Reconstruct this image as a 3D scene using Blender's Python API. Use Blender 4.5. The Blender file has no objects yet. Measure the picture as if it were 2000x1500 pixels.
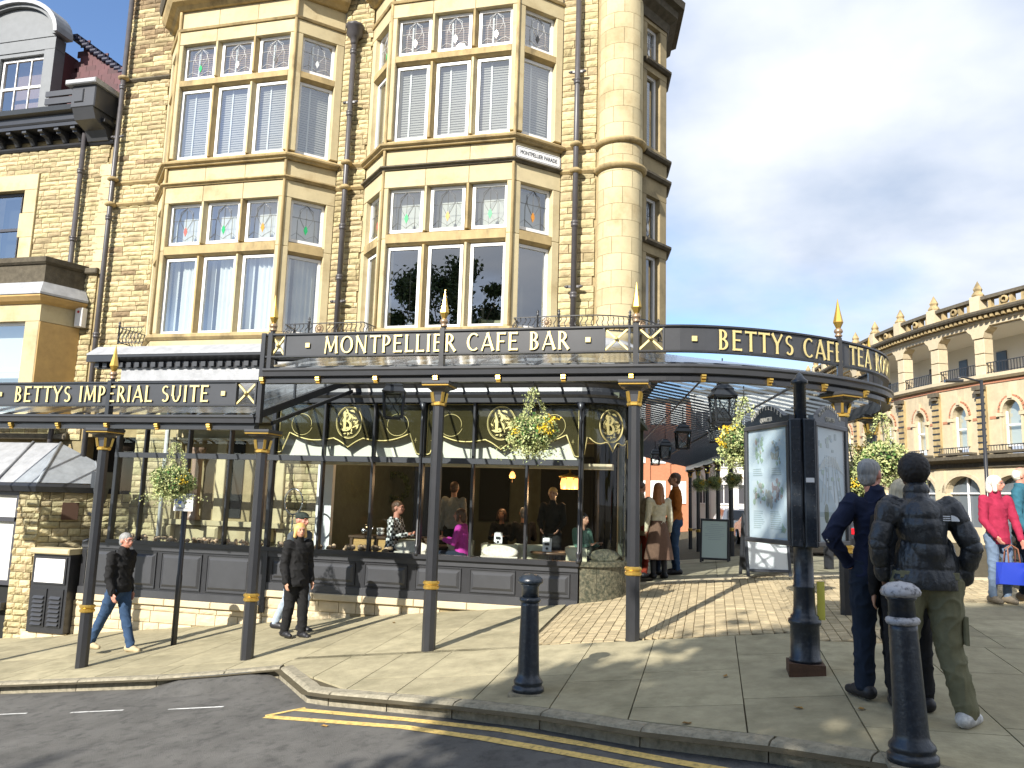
import bpy, bmesh, math, random
import numpy as np
from mathutils import Vector, Matrix, noise
from math import sin, cos, pi, radians as R
random.seed(7)
# ---------------------------------------------------------------- camera, sky, sun, exposure
scene = bpy.context.scene
C = scene.collection
cam_d = bpy.data.cameras.new('camera'); cam = bpy.data.objects.new('camera', cam_d); C.objects.link(cam)
cam_d.sensor_width = 36; cam_d.lens = 36 * 1553.6 / 2000; cam_d.clip_start = .05; cam_d.clip_end = 2000
YAW, PITCH, ROLL = R(14.262), R(8.262), R(1.733)
fw = Vector((-sin(YAW) * cos(PITCH), cos(YAW) * cos(PITCH), sin(PITCH)))
rt0 = Vector((cos(YAW), sin(YAW), 0)); up0 = rt0.cross(fw)
rt = rt0 * cos(ROLL) + up0 * sin(ROLL); up = up0 * cos(ROLL) - rt0 * sin(ROLL)
cam.matrix_world = Matrix(((rt.x, up.x, -fw.x, 0), (rt.y, up.y, -fw.y, 0), (rt.z, up.z, -fw.z, 0), (0, 0, 0, 1)))
scene.camera = cam
SAZ, SEL = R(19), R(31)
sun_d = bpy.data.lights.new('sun', 'SUN'); sun_d.energy = 4.8; sun_d.angle = R(.5); sun_d.color = (1, .945, .85)
sun = bpy.data.objects.new('sun', sun_d); C.objects.link(sun)
Ldir = Vector((sin(SAZ) * cos(SEL), cos(SAZ) * cos(SEL), -sin(SEL)))
sun.rotation_euler = Ldir.to_track_quat('-Z', 'Y').to_euler()
w = bpy.data.worlds.new('World'); scene.world = w; w.use_nodes = True
nt = w.node_tree; N = nt.nodes; L = nt.links; N.clear()
def nn(t, x=None, **k):
    n = N.new(t)
    for a, b in k.items(): setattr(n, a, b)
    return n
sky = nn('ShaderNodeTexSky', sky_type='NISHITA', sun_disc=False, sun_elevation=SEL, sun_rotation=pi + SAZ, air_density=1.0, dust_density=.4, ozone_density=3.0)
bg = nn('ShaderNodeBackground'); bg.inputs[1].default_value = .115
out = nn('ShaderNodeOutputWorld')
tc = nn('ShaderNodeTexCoord')
sep = nn('ShaderNodeSeparateXYZ'); L.new(tc.outputs['Generated'], sep.inputs[0])
# project the view direction onto a cloud layer
def mth(op, a, b=None, clamp=False):
    m = nn('ShaderNodeMath', operation=op, use_clamp=clamp)
    for i, v in enumerate((a, b)):
        if v is None: continue
        if isinstance(v, (int, float)): m.inputs[i].default_value = v
        else: L.new(v, m.inputs[i])
    return m.outputs[0]
zc = mth('ADD', mth('MAXIMUM', sep.outputs[2], 0.0), .28)
cx = mth('DIVIDE', sep.outputs[0], zc); cy = mth('DIVIDE', sep.outputs[1], zc)
cmb = nn('ShaderNodeCombineXYZ'); L.new(cx, cmb.inputs[0]); L.new(cy, cmb.inputs[1])
n1 = nn('ShaderNodeTexNoise'); n1.inputs['Scale'].default_value = 1.1; n1.inputs['Detail'].default_value = 9; n1.inputs['Roughness'].default_value = .52; n1.inputs['Distortion'].default_value = .25
L.new(cmb.outputs[0], n1.inputs['Vector'])
# a weather front: overcast towards +X, clearing towards -X
cov = mth('ADD', mth('MULTIPLY', n1.outputs[0], 1.0), mth('ADD', mth('MULTIPLY', cx, .40), mth('MULTIPLY', cy, -.12)))
mr = nn('ShaderNodeMapRange'); mr.interpolation_type = 'SMOOTHSTEP'
mr.inputs['From Min'].default_value = .17; mr.inputs['From Max'].default_value = .42
L.new(cov, mr.inputs['Value'])
n2 = nn('ShaderNodeTexNoise'); n2.inputs['Scale'].default_value = 1.9; n2.inputs['Detail'].default_value = 6; n2.inputs['Roughness'].default_value = .5
mp = nn('ShaderNodeVectorMath', operation='ADD'); mp.inputs[1].default_value = (5.3, 2.1, 0); L.new(cmb.outputs[0], mp.inputs[0]); L.new(mp.outputs[0], n2.inputs['Vector'])
cr = nn('ShaderNodeValToRGB'); e = cr.color_ramp.elements
e[0].position = .34; e[0].color = (2.6, 3.15, 4.1, 1); e[1].position = .62; e[1].color = (5.1, 5.3, 5.7, 1)
L.new(n2.outputs[0], cr.inputs[0])
tint = nn('ShaderNodeMix', data_type='RGBA', blend_type='MULTIPLY'); tint.inputs[0].default_value = 1
L.new(sky.outputs[0], tint.inputs[6]); tint.inputs[7].default_value = (.95, 1.0, 1.1, 1)
mix = nn('ShaderNodeMix', data_type='RGBA'); L.new(mr.outputs[0], mix.inputs[0]); L.new(tint.outputs[2], mix.inputs[6]); L.new(cr.outputs[0], mix.inputs[7])
L.new(mix.outputs[2], bg.inputs[0]); L.new(bg.outputs[0], out.inputs[0])
vs = scene.view_settings; vs.view_transform = 'Standard'; vs.look = 'None'; vs.exposure = .85; vs.gamma = 1; vs.use_curve_mapping = False
scene.cycles.max_bounces = 6; scene.cycles.diffuse_bounces = 3; scene.cycles.glossy_bounces = 3; scene.cycles.transparent_max_bounces = 12; scene.cycles.transmission_bounces = 3
scene.cycles.use_denoising = True; scene.cycles.caustics_reflective = False; scene.cycles.caustics_refractive = False
scene.cycles.sample_clamp_indirect = 6

# ---------------------------------------------------------------- terrain heights (camera is the origin of z)
def cl(v, a, b): return max(a, min(b, v))
def gz(X, Y):
    return -1.31 + .1175 * min(X - 1, 0) * 1.0 + .03 * cl(X - 1, 0, 8) + .05 * (cl(Y, 4.5, 14.5) - 9.3) - .033 * cl(Y - 14.5, 0, 15) \
        + (.1175 * -(X + 18) if X < -18 else 0)
# ---------------------------------------------------------------- materials
MATS = {}
def mat(name, col, rough=.6, metal=0, var=0., vscale=6, bump=0., bscale=40, isl=0., hue=0., col2=None, emit=None, spec=.5, dirt=0., dcol=(.02, .02, .02), dscale=3., coat=0, bd=3, stretch=None):
    """var: noise lightness variation; isl: per piece variation; dirt: patchy stains of dcol."""
    if name in MATS: return MATS[name]
    m = bpy.data.materials.new(name); m.use_nodes = True; t = m.node_tree; n = t.nodes; l = t.links
    b = n['Principled BSDF']; b.inputs['Roughness'].default_value = rough; b.inputs['Metallic'].default_value = metal
    b.inputs['Specular IOR Level'].default_value = spec; b.inputs['Coat Weight'].default_value = coat
    c = (*col, 1); b.inputs['Base Color'].default_value = c
    if emit: b.inputs['Emission Color'].default_value = (*emit[0], 1); b.inputs['Emission Strength'].default_value = emit[1]
    vec = None
    if var or bump or dirt or col2:
        tcn = n.new('ShaderNodeTexCoord'); geo = n.new('ShaderNodeNewGeometry')
        vec = geo.outputs['Position']
        if stretch:
            mm = n.new('ShaderNodeVectorMath'); mm.operation = 'MULTIPLY'; mm.inputs[1].default_value = stretch; l.new(vec, mm.inputs[0]); vec = mm.outputs[0]
    cur = None
    def noise_(sc, det=4, rg=.55):
        q = n.new('ShaderNodeTexNoise'); q.inputs['Scale'].default_value = sc; q.inputs['Detail'].default_value = det; q.inputs['Roughness'].default_value = rg
        l.new(vec, q.inputs['Vector']); return q.outputs[0]
    def mixc(f, a, bb, bt='MIX'):
        q = n.new('ShaderNodeMix'); q.data_type = 'RGBA'; q.blend_type = bt
        for i, v in ((0, f), (6, a), (7, bb)):
            if isinstance(v, (int, float)): q.inputs[i].default_value = v
            elif isinstance(v, tuple): q.inputs[i].default_value = v
            else: l.new(v, q.inputs[i])
        return q.outputs[2]
    def rng(v, a, bb, c0, d):
        q = n.new('ShaderNodeMapRange'); q.inputs[1].default_value = a; q.inputs[2].default_value = bb; q.inputs[3].default_value = c0; q.inputs[4].default_value = d; l.new(v, q.inputs[0]); return q.outputs[0]
    cur = c
    if col2: cur = mixc(rng(noise_(vscale * .6, 5, .6), .38, .62, 0, 1), c, (*col2, 1))
    if var: cur = mixc(1., cur, cmbg(n, l, rng(noise_(vscale, 6, .62), .25, .75, 1 - var, 1 + var)), 'MULTIPLY')
    if isl:
        g2 = n.new('ShaderNodeNewGeometry'); oi = n.new('ShaderNodeObjectInfo')
        ad = n.new('ShaderNodeMath'); ad.operation = 'ADD'; l.new(g2.outputs['Random Per Island'], ad.inputs[0]); l.new(oi.outputs['Random'], ad.inputs[1])
        fr = n.new('ShaderNodeMath'); fr.operation = 'FRACT'; l.new(ad.outputs[0], fr.inputs[0])
        cur = mixc(1., cur, cmbg(n, l, rng(fr.outputs[0], 0, 1, 1 - isl, 1 + isl)), 'MULTIPLY')
        if hue:
            hs = n.new('ShaderNodeHueSaturation'); m2 = n.new('ShaderNodeMath'); m2.operation = 'MULTIPLY'; m2.inputs[1].default_value = 7.31; l.new(fr.outputs[0], m2.inputs[0])
            f2 = n.new('ShaderNodeMath'); f2.operation = 'FRACT'; l.new(m2.outputs[0], f2.inputs[0])
            l.new(rng(f2.outputs[0], 0, 1, .5 - hue, .5 + hue), hs.inputs['Hue']); l.new(cur, hs.inputs['Color']); cur = hs.outputs[0]
    if dirt: cur = mixc(rng(noise_(dscale, 7, .68), .5, .68, 0, dirt), cur, (*dcol, 1))
    if not isinstance(cur, tuple): l.new(cur, b.inputs['Base Color'])
    if bump:
        bp = n.new('ShaderNodeBump'); bp.inputs['Distance'].default_value = .02; bp.inputs['Strength'].default_value = bump
        l.new(noise_(bscale, bd, .6), bp.inputs['Height']); l.new(bp.outputs[0], b.inputs['Normal'])
    MATS[name] = m; return m
def cmbg(n, l, v):
    q = n.new('ShaderNodeCombineColor')
    for i in range(3): l.new(v, q.inputs[i])
    return q.outputs[0]
def glass(name, r0=.1, tr=(.86, .9, .88), rough=.0):
    """thin sheet: clear, with a facing-dependent mirror"""
    m = bpy.data.materials.new(name); m.use_nodes = True; t = m.node_tree; n = t.nodes; l = t.links; n.clear()
    o = n.new('ShaderNodeOutputMaterial'); mx = n.new('ShaderNodeMixShader'); a = n.new('ShaderNodeBsdfTransparent'); g = n.new('ShaderNodeBsdfGlossy'); f = n.new('ShaderNodeLayerWeight')
    a.inputs[0].default_value = (*tr, 1); g.inputs['Roughness'].default_value = rough; f.inputs[0].default_value = .5
    p = n.new('ShaderNodeMath'); p.operation = 'POWER'; p.inputs[1].default_value = 4.5; q = n.new('ShaderNodeMapRange'); q.inputs[3].default_value = r0; q.inputs[4].default_value = 1
    l.new(f.outputs['Facing'], p.inputs[0]); l.new(p.outputs[0], q.inputs[0]); l.new(q.outputs[0], mx.inputs[0])
    l.new(a.outputs[0], mx.inputs[1]); l.new(g.outputs[0], mx.inputs[2]); l.new(mx.outputs[0], o.inputs[0]); MATS[name] = m; return m
STONE = mat('rock_faced_sandstone', (.50, .42, .245), .9, var=.2, vscale=14, bump=.45, bscale=60, isl=.24, hue=.012, dirt=.55, dcol=(.17, .125, .065), dscale=1.3, spec=.2)
MORTAR = mat('sandstone_mortar', (.34, .27, .15), .95, var=.2, bump=.4, spec=.1)
ASH = mat('ashlar_sandstone', (.54, .46, .285), .85, var=.14, vscale=3, bump=.15, bscale=60, isl=.09, dirt=.6, dcol=(.26, .185, .09), dscale=1.5, spec=.2)
ASHD = mat('weathered_ashlar', (.42, .32, .165), .85, var=.2, vscale=6, bump=.2, bscale=50, dirt=.6, dcol=(.06, .05, .035), dscale=2.5, spec=.2, stretch=(1, 1, .5))
PLINTH = mat('pale_plinth_stone', (.56, .47, .32), .85, var=.1, bump=.15, isl=.06, spec=.2)
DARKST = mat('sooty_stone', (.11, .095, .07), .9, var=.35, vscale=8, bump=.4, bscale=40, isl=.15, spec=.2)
WHITE = mat('white_paint', (.80, .80, .80), .4, var=.04)
BLACK = mat('black_gloss_paint', (.025, .026, .030), .32, var=.15, vscale=5, bump=.03, bscale=12, spec=.55)
GREY = mat('dark_grey_paint', (.048, .050, .056), .35, var=.12, vscale=4, spec=.5)
BLUEBLK = mat('blue_black_iron', (.012, .019, .03), .3, var=.3, vscale=20, bump=.12, bscale=60, dirt=.3, dcol=(.10, .11, .12), dscale=30, spec=.6)
GOLD = mat('gilding', (.62, .40, .09), .3, metal=.75, var=.1, spec=.6)
GOLDP = mat('gold_paint', (.76, .62, .27), .45, metal=.35, var=.06)
BRONZE = mat('bronze_paint', (.36, .25, .16), .4, metal=.6)
LEAD = mat('lead_sheet', (.34, .35, .37), .55, var=.22, vscale=5, bump=.25, bscale=18, metal=.1)
PIPE = mat('grey_iron_pipe', (.075, .07, .075), .38, var=.2, spec=.5)
GLS = glass('window_glass', .34)
GLSHOP = glass('shop_glass', .05, (.93, .96, .94))
GLROOF = glass('roof_glass', .06, (.80, .86, .90), .15)
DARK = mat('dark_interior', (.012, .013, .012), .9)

# ---------------------------------------------------------------- mesh builder
def clean(o):
    return o
class MB:
    def __init__(s, M=None): s.v = []; s.f = []; s.m = []; s.M = M or Matrix(); s.mi = 0; s.sm = []
    def add(s, vs, fs, smooth=False, M=None):
        k = len(s.v); MM = s.M @ M if M is not None else s.M
        s.v += [tuple(MM @ Vector(p)) for p in vs]
        s.f += [tuple(i + k for i in f) for f in fs]; s.m += [s.mi] * len(fs); s.sm += [smooth] * len(fs); return s
    def box(s, x0, x1, y0, y1, z0, z1, M=None):
        v = [(x, y, z) for z in (z0, z1) for y in (y0, y1) for x in (x0, x1)]
        return s.add(v, [(0, 2, 3, 1), (4, 5, 7, 6), (0, 1, 5, 4), (2, 6, 7, 3), (0, 4, 6, 2), (1, 3, 7, 5)], M=M)
    def bbox(s, x0, x1, y0, y1, z0, z1, b=.01, M=None):
        """box with its front (y0) face bevelled"""
        v = [(x0, y1, z0), (x1, y1, z0), (x1, y1, z1), (x0, y1, z1), (x0, y0 + b, z0), (x1, y0 + b, z0), (x1, y0 + b, z1), (x0, y0 + b, z1),
             (x0 + b, y0, z0 + b), (x1 - b, y0, z0 + b), (x1 - b, y0, z1 - b), (x0 + b, y0, z1 - b)]
        return s.add(v, [(0, 3, 2, 1), (8, 9, 10, 11), (4, 5, 9, 8), (5, 6, 10, 9), (6, 7, 11, 10), (7, 4, 8, 11), (0, 1, 5, 4), (1, 2, 6, 5), (2, 3, 7, 6), (3, 0, 4, 7)], M=M)
    def prism(s, poly, a, b, axis='z', M=None):
        """extrude a 2D polygon between a and b along axis; for y the polygon is (x, z)"""
        n = len(poly)
        if axis == 'z': P = lambda p, h: (p[0], p[1], h)
        elif axis == 'y': P = lambda p, h: (p[0], h, p[1])
        else: P = lambda p, h: (h, p[0], p[1])
        v = [P(p, a) for p in poly] + [P(p, b) for p in poly]
        f = [tuple(range(n))[::-1], tuple(range(n, 2 * n))] + [(i, (i + 1) % n, (i + 1) % n + n, i + n) for i in range(n)]
        return s.add(v, f, M=M)
    def pane(s, x0, x1, y, z0, z1, M=None): return s.add([(x0, y, z0), (x1, y, z0), (x1, y, z1), (x0, y, z1)], [(0, 1, 2, 3)], M=M)
    def lathe(s, prof, n=16, M=None, smooth=True, ph=0., cap=True, a0=0, a1=2 * pi):
        full = abs(a1 - a0 - 2 * pi) < 1e-6; k = n if full else n + 1
        v = [(r * cos(a0 + (a1 - a0) * i / n + ph), r * sin(a0 + (a1 - a0) * i / n + ph), z) for r, z in prof for i in range(k)]
        f = []
        for j in range(len(prof) - 1):
            for i in range(n):
                i2 = (i + 1) % k
                f.append((j * k + i, j * k + i2, (j + 1) * k + i2, (j + 1) * k + i))
        s.add(v, f, smooth, M)
        if cap and full:
            kk = len(s.v) - len(v)
            for j, rev in ((0, True), (len(prof) - 1, False)):
                if prof[j][0] > 1e-4:
                    q = [kk + j * k + i for i in range(k)]; s.f.append(tuple(q[::-1] if rev else q)); s.m.append(s.mi); s.sm.append(False)
        return s
    def tube(s, pts, r, n=6, M=None, smooth=True):
        pts = [Vector(p) for p in pts]; rs = r if isinstance(r, (list, tuple)) else [r] * len(pts)
        v = []; f = []; u = None
        for i, p in enumerate(pts):
            d = (pts[min(i + 1, len(pts) - 1)] - pts[max(i - 1, 0)])
            if d.length < 1e-9: d = Vector((0, 0, 1))
            d.normalize()
            if u is None: u = d.orthogonal().normalized()
            else:
                u = u - d * u.dot(d)
                u = u.normalized() if u.length > 1e-6 else d.orthogonal().normalized()
            w_ = d.cross(u)
            v += [tuple(p + (u * cos(2 * pi * k / n) + w_ * sin(2 * pi * k / n)) * rs[i]) for k in range(n)]
        for i in range(len(pts) - 1):
            f += [(i * n + k, i * n + (k + 1) % n, (i + 1) * n + (k + 1) % n, (i + 1) * n + k) for k in range(n)]
        f += [tuple(range(n))[::-1], tuple(range(len(v) - n, len(v)))]
        return s.add(v, f, smooth, M)
    def bar(s, a, b, w_, h, M=None):
        """square bar from a to b, w wide, h high"""
        a = Vector(a); b = Vector(b); d = (b - a).normalized(); x = d.cross(Vector((0, 0, 1)))
        x = x.normalized() if x.length > 1e-4 else Vector((1, 0, 0)); z = x.cross(d)
        v = [tuple(p + x * sx * w_ / 2 + z * sz * h / 2) for p in (a, b) for sx, sz in ((-1, -1), (1, -1), (1, 1), (-1, 1))]
        return s.add(v, [(0, 1, 2, 3)[::-1], (4, 5, 6, 7), (0, 1, 5, 4), (1, 2, 6, 5), (2, 3, 7, 6), (3, 0, 4, 7)], M=M)
    def sweep(s, path, prof, M=None, smooth=False, closed=True):
        """profile [(out, z)] swept along a plan path with mitres; out is to the right of the path"""
        P = [Vector((p[0], p[1])) for p in path]; zz = [p[2] if len(p) > 2 else 0 for p in path]; n = len(prof); v = []
        for i, p in enumerate(P):
            ds = []
            if i: ds.append((p - P[i - 1]).normalized())
            if i < len(P) - 1: ds.append((P[i + 1] - p).normalized())
            ns = [Vector((d.y, -d.x)) for d in ds]
            m = ns[0] if len(ns) == 1 else (ns[0] + ns[1]).normalized()
            k = 1 / max(.3, m.dot(ns[0]))
            v += [(p.x + m.x * k * o, p.y + m.y * k * o, z + zz[i]) for o, z in prof]
        f = []
        for i in range(len(P) - 1):
            for j in range(n if closed else n - 1):
                j2 = (j + 1) % n; f.append((i * n + j, i * n + j2, (i + 1) * n + j2, (i + 1) * n + j))
        if closed: f += [tuple(range(n)), tuple(range(len(v) - n, len(v)))[::-1]]
        return s.add(v, f, smooth, M)
    def sphere(s, c, r, n=10, m=8, M=None):
        r = r if isinstance(r, (tuple, list)) else (r, r, r)
        T = Matrix.Translation(c) @ Matrix.Diagonal((*r, 1)); T = M @ T if M is not None else T
        return s.lathe([(max(1e-5, sin(pi * j / m)), -cos(pi * j / m)) for j in range(m + 1)], n, T, True, cap=False)
    def mesh(s, name, mats, fixn=True):
        me = bpy.data.meshes.new(name); me.from_pydata(s.v, [], s.f)
        for m in (mats if isinstance(mats, (list, tuple)) else [mats]): me.materials.append(m)
        me.polygons.foreach_set('material_index', s.m); me.polygons.foreach_set('use_smooth', s.sm)
        me.update()
        if fixn and len(s.f) < 60000:
            bm = bmesh.new(); bm.from_mesh(me); bmesh.ops.recalc_face_normals(bm, faces=bm.faces); bm.to_mesh(me); bm.free()
        return me
    def obj(s, name, mats, parent=None, **k):
        return link(name, s.mesh(name, mats), parent, **k)
def link(name, me, parent=None, loc=None, rot=None, scale=None, label=None, kind=None, cat=None, group=None):
    o = bpy.data.objects.new(name, me); C.objects.link(o)
    if parent: o.parent = parent
    if loc is not None: o.location = loc
    if rot is not None: o.rotation_euler = rot
    if scale is not None: o.scale = scale
    for k, v in (('label', label), ('kind', kind), ('category', cat), ('group', group)):
        if v: o[k] = v
    return o
def thing(name, label, cat, loc=(0, 0, 0), rz=0., group=None):
    o = bpy.data.objects.new(name, None); C.objects.link(o); o.location = loc; o.rotation_euler = (0, 0, rz); o.empty_display_size = .1
    o['label'] = label; o['category'] = cat
    if group: o['group'] = group
    return o
KIDS = {}
def dup(root, loc, rz, label, group=None, scale=None, keep=None):
    r = root.copy(); C.objects.link(r); r.location = loc; r.rotation_euler = (0, 0, rz); r['label'] = label
    if scale: r.scale = (scale,) * 3
    if group: r['group'] = group
    if root not in KIDS: KIDS[root] = [(c, list(c.children)) for c in root.children]
    for c, gs in KIDS[root]:
        d = c.copy(); C.objects.link(d); d.parent = r
        for g_ in gs:
            h = g_.copy(); C.objects.link(h); h.parent = d
    return r
def TR(x, y, z=0, rz=0.): return Matrix.Translation((x, y, z)) @ Matrix.Rotation(rz, 4, 'Z')
def facet(p, q):
    """local frame: x from p to q, y inward (away from the viewer's side), z up"""
    a = math.atan2(q[1] - p[1], q[0] - p[0]); return TR(p[0], p[1], 0, a), math.hypot(q[0] - p[0], q[1] - p[1])
RX90 = Matrix.Rotation(pi / 2, 4, 'X')

# ---------------------------------------------------------------- rock-faced stones
def rock_mesh(i, amp=.22):
    rd = random.Random(100 + i); nx, nz = 4, 3; v = []; f = []
    for j in range(nz + 1):
        for k in range(nx + 1):
            x = k / nx; z = j / nz; e_ = (k in (0, nx)) or (j in (0, nz))
            y = -.15 if e_ else -.5 - rd.random() * amp * 2.2
            v.append((x + (0 if e_ else rd.uniform(-.08, .08)), y, z + (0 if e_ else rd.uniform(-.06, .06))))
    for j in range(nz):
        for k in range(nx): a = j * (nx + 1) + k; f.append((a, a + 1, a + nx + 2, a + nx + 1))
    b = len(v); v += [(0, 1, 0), (1, 1, 0), (1, 1, 1), (0, 1, 1)]
    f += [(0, b, b + 1, nx) , (nx, b + 1, b + 2, (nz + 1) * (nx + 1) - 1), ((nz + 1) * (nx + 1) - 1, b + 2, b + 3, nz * (nx + 1)), (nz * (nx + 1), b + 3, b, 0)]
    f[-4] = tuple([b + 1, b] + list(range(0, nx + 1))); f[-2] = tuple([b + 3, b + 2] + [nz * (nx + 1) + k for k in range(nx, -1, -1)])
    f[-1] = tuple([b, b + 3] + [j * (nx + 1) for j in range(nz, -1, -1)]); f[-3] = tuple([b + 2, b + 1] + [j * (nx + 1) + nx for j in range(0, nz + 1)])
    return v, f
ROCKV = [rock_mesh(i) for i in range(8)]
ROCKM = {}
def stones(parent, M, rects, m, depth=.026, limit=300, name='stone', gap=.006):
    """rects (x0,x1,z0,z1) in the frame M. The largest become parts, the rest one joined part."""
    rects = sorted(rects, key=lambda r: -(r[1] - r[0]) * (r[3] - r[2]))
    for i, r in enumerate(rects[:limit]):
        k = (i * 5 + int(r[0] * 91)) % 8; key = (k, m.name)
        if key not in ROCKM:
            b = MB(); b.add(*ROCKV[k]); ROCKM[key] = b.mesh(name, m)
        T = M @ Matrix.Translation((r[0] + gap, 0, r[2] + gap)); o = link(name, ROCKM[key], parent)
        o.location = T.translation; o.rotation_euler = (0, 0, T.to_euler().z); o.scale = (r[1] - r[0] - 2 * gap, depth, r[3] - r[2] - 2 * gap)
    if len(rects) > limit:
        b = MB(M)
        for i, r in enumerate(rects[limit:]):
            v, f = ROCKV[(i * 3 + int(r[2] * 77)) % 8]
            b.add([(r[0] + gap + x * (r[1] - r[0] - 2 * gap), y * depth, r[2] + gap + z * (r[3] - r[2] - 2 * gap)) for x, y, z in v], f)
        b.obj(name + '_courses', m, parent, kind='stuff')
def courses(x0, x1, z0, z1, h=(.085, .125), w_=(.2, .5), holes=(), seed=1, clipf=None):
    rd = random.Random(seed); out_ = []; z = z0
    while z < z1 - .03:
        hh = min(rd.uniform(*h), z1 - z)
        if z1 - z - hh < .05: hh = z1 - z
        x = x0 - rd.uniform(0, w_[0] * .8)
        while x < x1:
            ww = rd.uniform(*w_); a, b = max(x, x0), min(x + ww, x1); x += ww
            segs = [(a, b)]
            for hx0, hx1, hz0, hz1 in holes:
                if z + hh * .5 > hz0 and z + hh * .5 < hz1:
                    ns = []
                    for p, q in segs:
                        if q <= hx0 or p >= hx1: ns.append((p, q)); continue
                        if p < hx0: ns.append((p, hx0))
                        if q > hx1: ns.append((hx1, q))
                    segs = ns
            for p, q in segs:
                if q - p > .05 and (clipf is None or clipf((p + q) / 2, z + hh)): out_.append((p, q, z, z + hh))
        z += hh
    return out_
# ---------------------------------------------------------------- ground, road, pavement
ASPH = mat('asphalt', (.15, .145, .135), .9, var=.28, vscale=2.2, bump=1.0, bscale=130, dirt=.55, dcol=(.045, .045, .045), dscale=7, spec=.3, bd=2)
FLAG = mat('york_flagstone', (.355, .315, .205), .85, var=.22, vscale=5, bump=.3, bscale=26, isl=.13, dirt=.6, dcol=(.20, .18, .11), dscale=1.7, spec=.25)
JOINT = mat('paving_joint', (.10, .085, .055), .95, var=.3, bump=.4, spec=.1)
SETT = mat('sandstone_sett', (.42, .345, .215), .85, var=.15, vscale=20, bump=.3, bscale=60, isl=.2, spec=.2)
KERB = mat('kerb_gritstone', (.30, .27, .20), .9, var=.3, vscale=16, bump=.5, bscale=70, dirt=.5, dcol=(.09, .085, .06), dscale=14, spec=.2)
GRND = mat('far_ground', (.16, .15, .12), .95, var=.2)
YEL = mat('yellow_road_paint', (.66, .47, .16), .8, var=.25, vscale=20, dirt=.7, dcol=(.12, .1, .06), dscale=22, spec=.2)
WHT = mat('worn_white_road_paint', (.62, .62, .6), .8, var=.2, dirt=.7, dcol=(.12, .12, .11), dscale=18, spec=.2)
KP = [(-60, 8.6), (-12, 8.62), (-8.7, 8.6), (-6.42, 8.56), (-5.6, 8.66), (-4.95, 8.80), (-4.02, 7.72), (-3.7, 7.57), (-2.25, 7.05), (-1.38, 6.68), (-.53, 6.22), (.35, 5.86), (.93, 5.55), (3, 4.4), (8, 1.2), (40, -19)]
def yk(X):
    for (a, b), (c, d) in zip(KP, KP[1:]):
        if X <= c: return b + (d - b) * (X - a) / (c - a)
    return KP[-1][1]
def sheet(name, xs, f0, f1, nv, dz, m, kind='structure'):
    v = []; f = []
    for i, x in enumerate(xs):
        a, b = f0(x), f1(x)
        for j in range(nv + 1):
            t = (j / nv); y = a + (b - a) * t; v.append((x, y, gz(x, y) + (dz(x, y) if callable(dz) else dz)))
    for i in range(len(xs) - 1):
        for j in range(nv): q = i * (nv + 1) + j; f.append((q, q + nv + 1, q + nv + 2, q + 1))
    b = MB(); b.add(v, f, True); o = b.obj(name, m); o['kind'] = kind
    return o
xs = [-60, -40, -25, -18] + [-15 + .5 * i for i in range(50)] + [10, 13, 18, 25, 40]
for k_, _ in KP:
    if -16 < k_ < 12: xs.append(k_)
xs = sorted(set(xs))
road = sheet('road', xs, lambda x: -30, lambda x: yk(x) + .02, 60, -.125, ASPH)
pav = sheet('pavement', xs, lambda x: yk(x) - .1, lambda x: 75, 160, -.02, JOINT)
b = MB(); b.box(-900, 900, -900, 900, -3.95, -3.9); g_ = b.obj('ground', GRND); g_['kind'] = 'structure'
# kerb stones, each its own part of the pavement
def kerbs():
    rd = random.Random(3)
    for (a, b_), (c, d) in zip(KP, KP[1:]):
        if c < -15 or a > 4: continue
        a_ = max(a, -14); bb = b_ if a_ == a else yk(a_)
        p = Vector((a_, bb)); q = Vector((c, d)) if c <= 4 else Vector((4, yk(4))); Ln = (q - p).length; n = max(1, round(Ln / .92)); dr = (q - p).normalized(); nr = Vector((-dr.y, dr.x))
        for i in range(n):
            s0 = Ln * i / n + .006; s1 = Ln * (i + 1) / n - .006; m = MB(); v = []
            low = False
            nseg = 3; wd = .15; tz = -.095 if low else 0
            sec = [(0, -.20), (0, tz - .028), (.02, tz - .004), (.045, tz + .004), (wd, tz + .002), (wd, -.20)]
            for k in range(nseg + 1):
                s_ = s0 + (s1 - s0) * k / nseg
                for o_, z_ in sec:
                    jx = rd.uniform(-.004, .004); P_ = p + dr * s_ + nr * (o_ + jx)
                    v.append((P_.x, P_.y, gz(P_.x, P_.y) + z_ + rd.uniform(-.003, .003)))
            ns = len(sec); f = [(k * ns + j, k * ns + j + 1, (k + 1) * ns + j + 1, (k + 1) * ns + j) for k in range(nseg) for j in range(ns - 1)]
            f += [tuple(range(ns)), tuple(range(len(v) - ns, len(v)))[::-1]]
            m.add(v, f); m.obj('kerb_stone', KERB, pav)
kerbs()
b = MB(); v = []
for i in range(9):
    x_ = -6.5 + 1.62 * i / 8; k_ = min(1, i / 2, (8 - i) / 1.5); y_ = yk(x_) + .0
    v += [(x_, y_ - .004, gz(x_, y_) - .125 + .11 * k_), (x_ + .05, y_ - .5, gz(x_, y_ - .5) - .121)]
b.add(v, [(2 * i, 2 * i + 1, 2 * i + 3, 2 * i + 2) for i in range(8)], True); b.obj('asphalt_ramp', ASPH, road)
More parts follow.
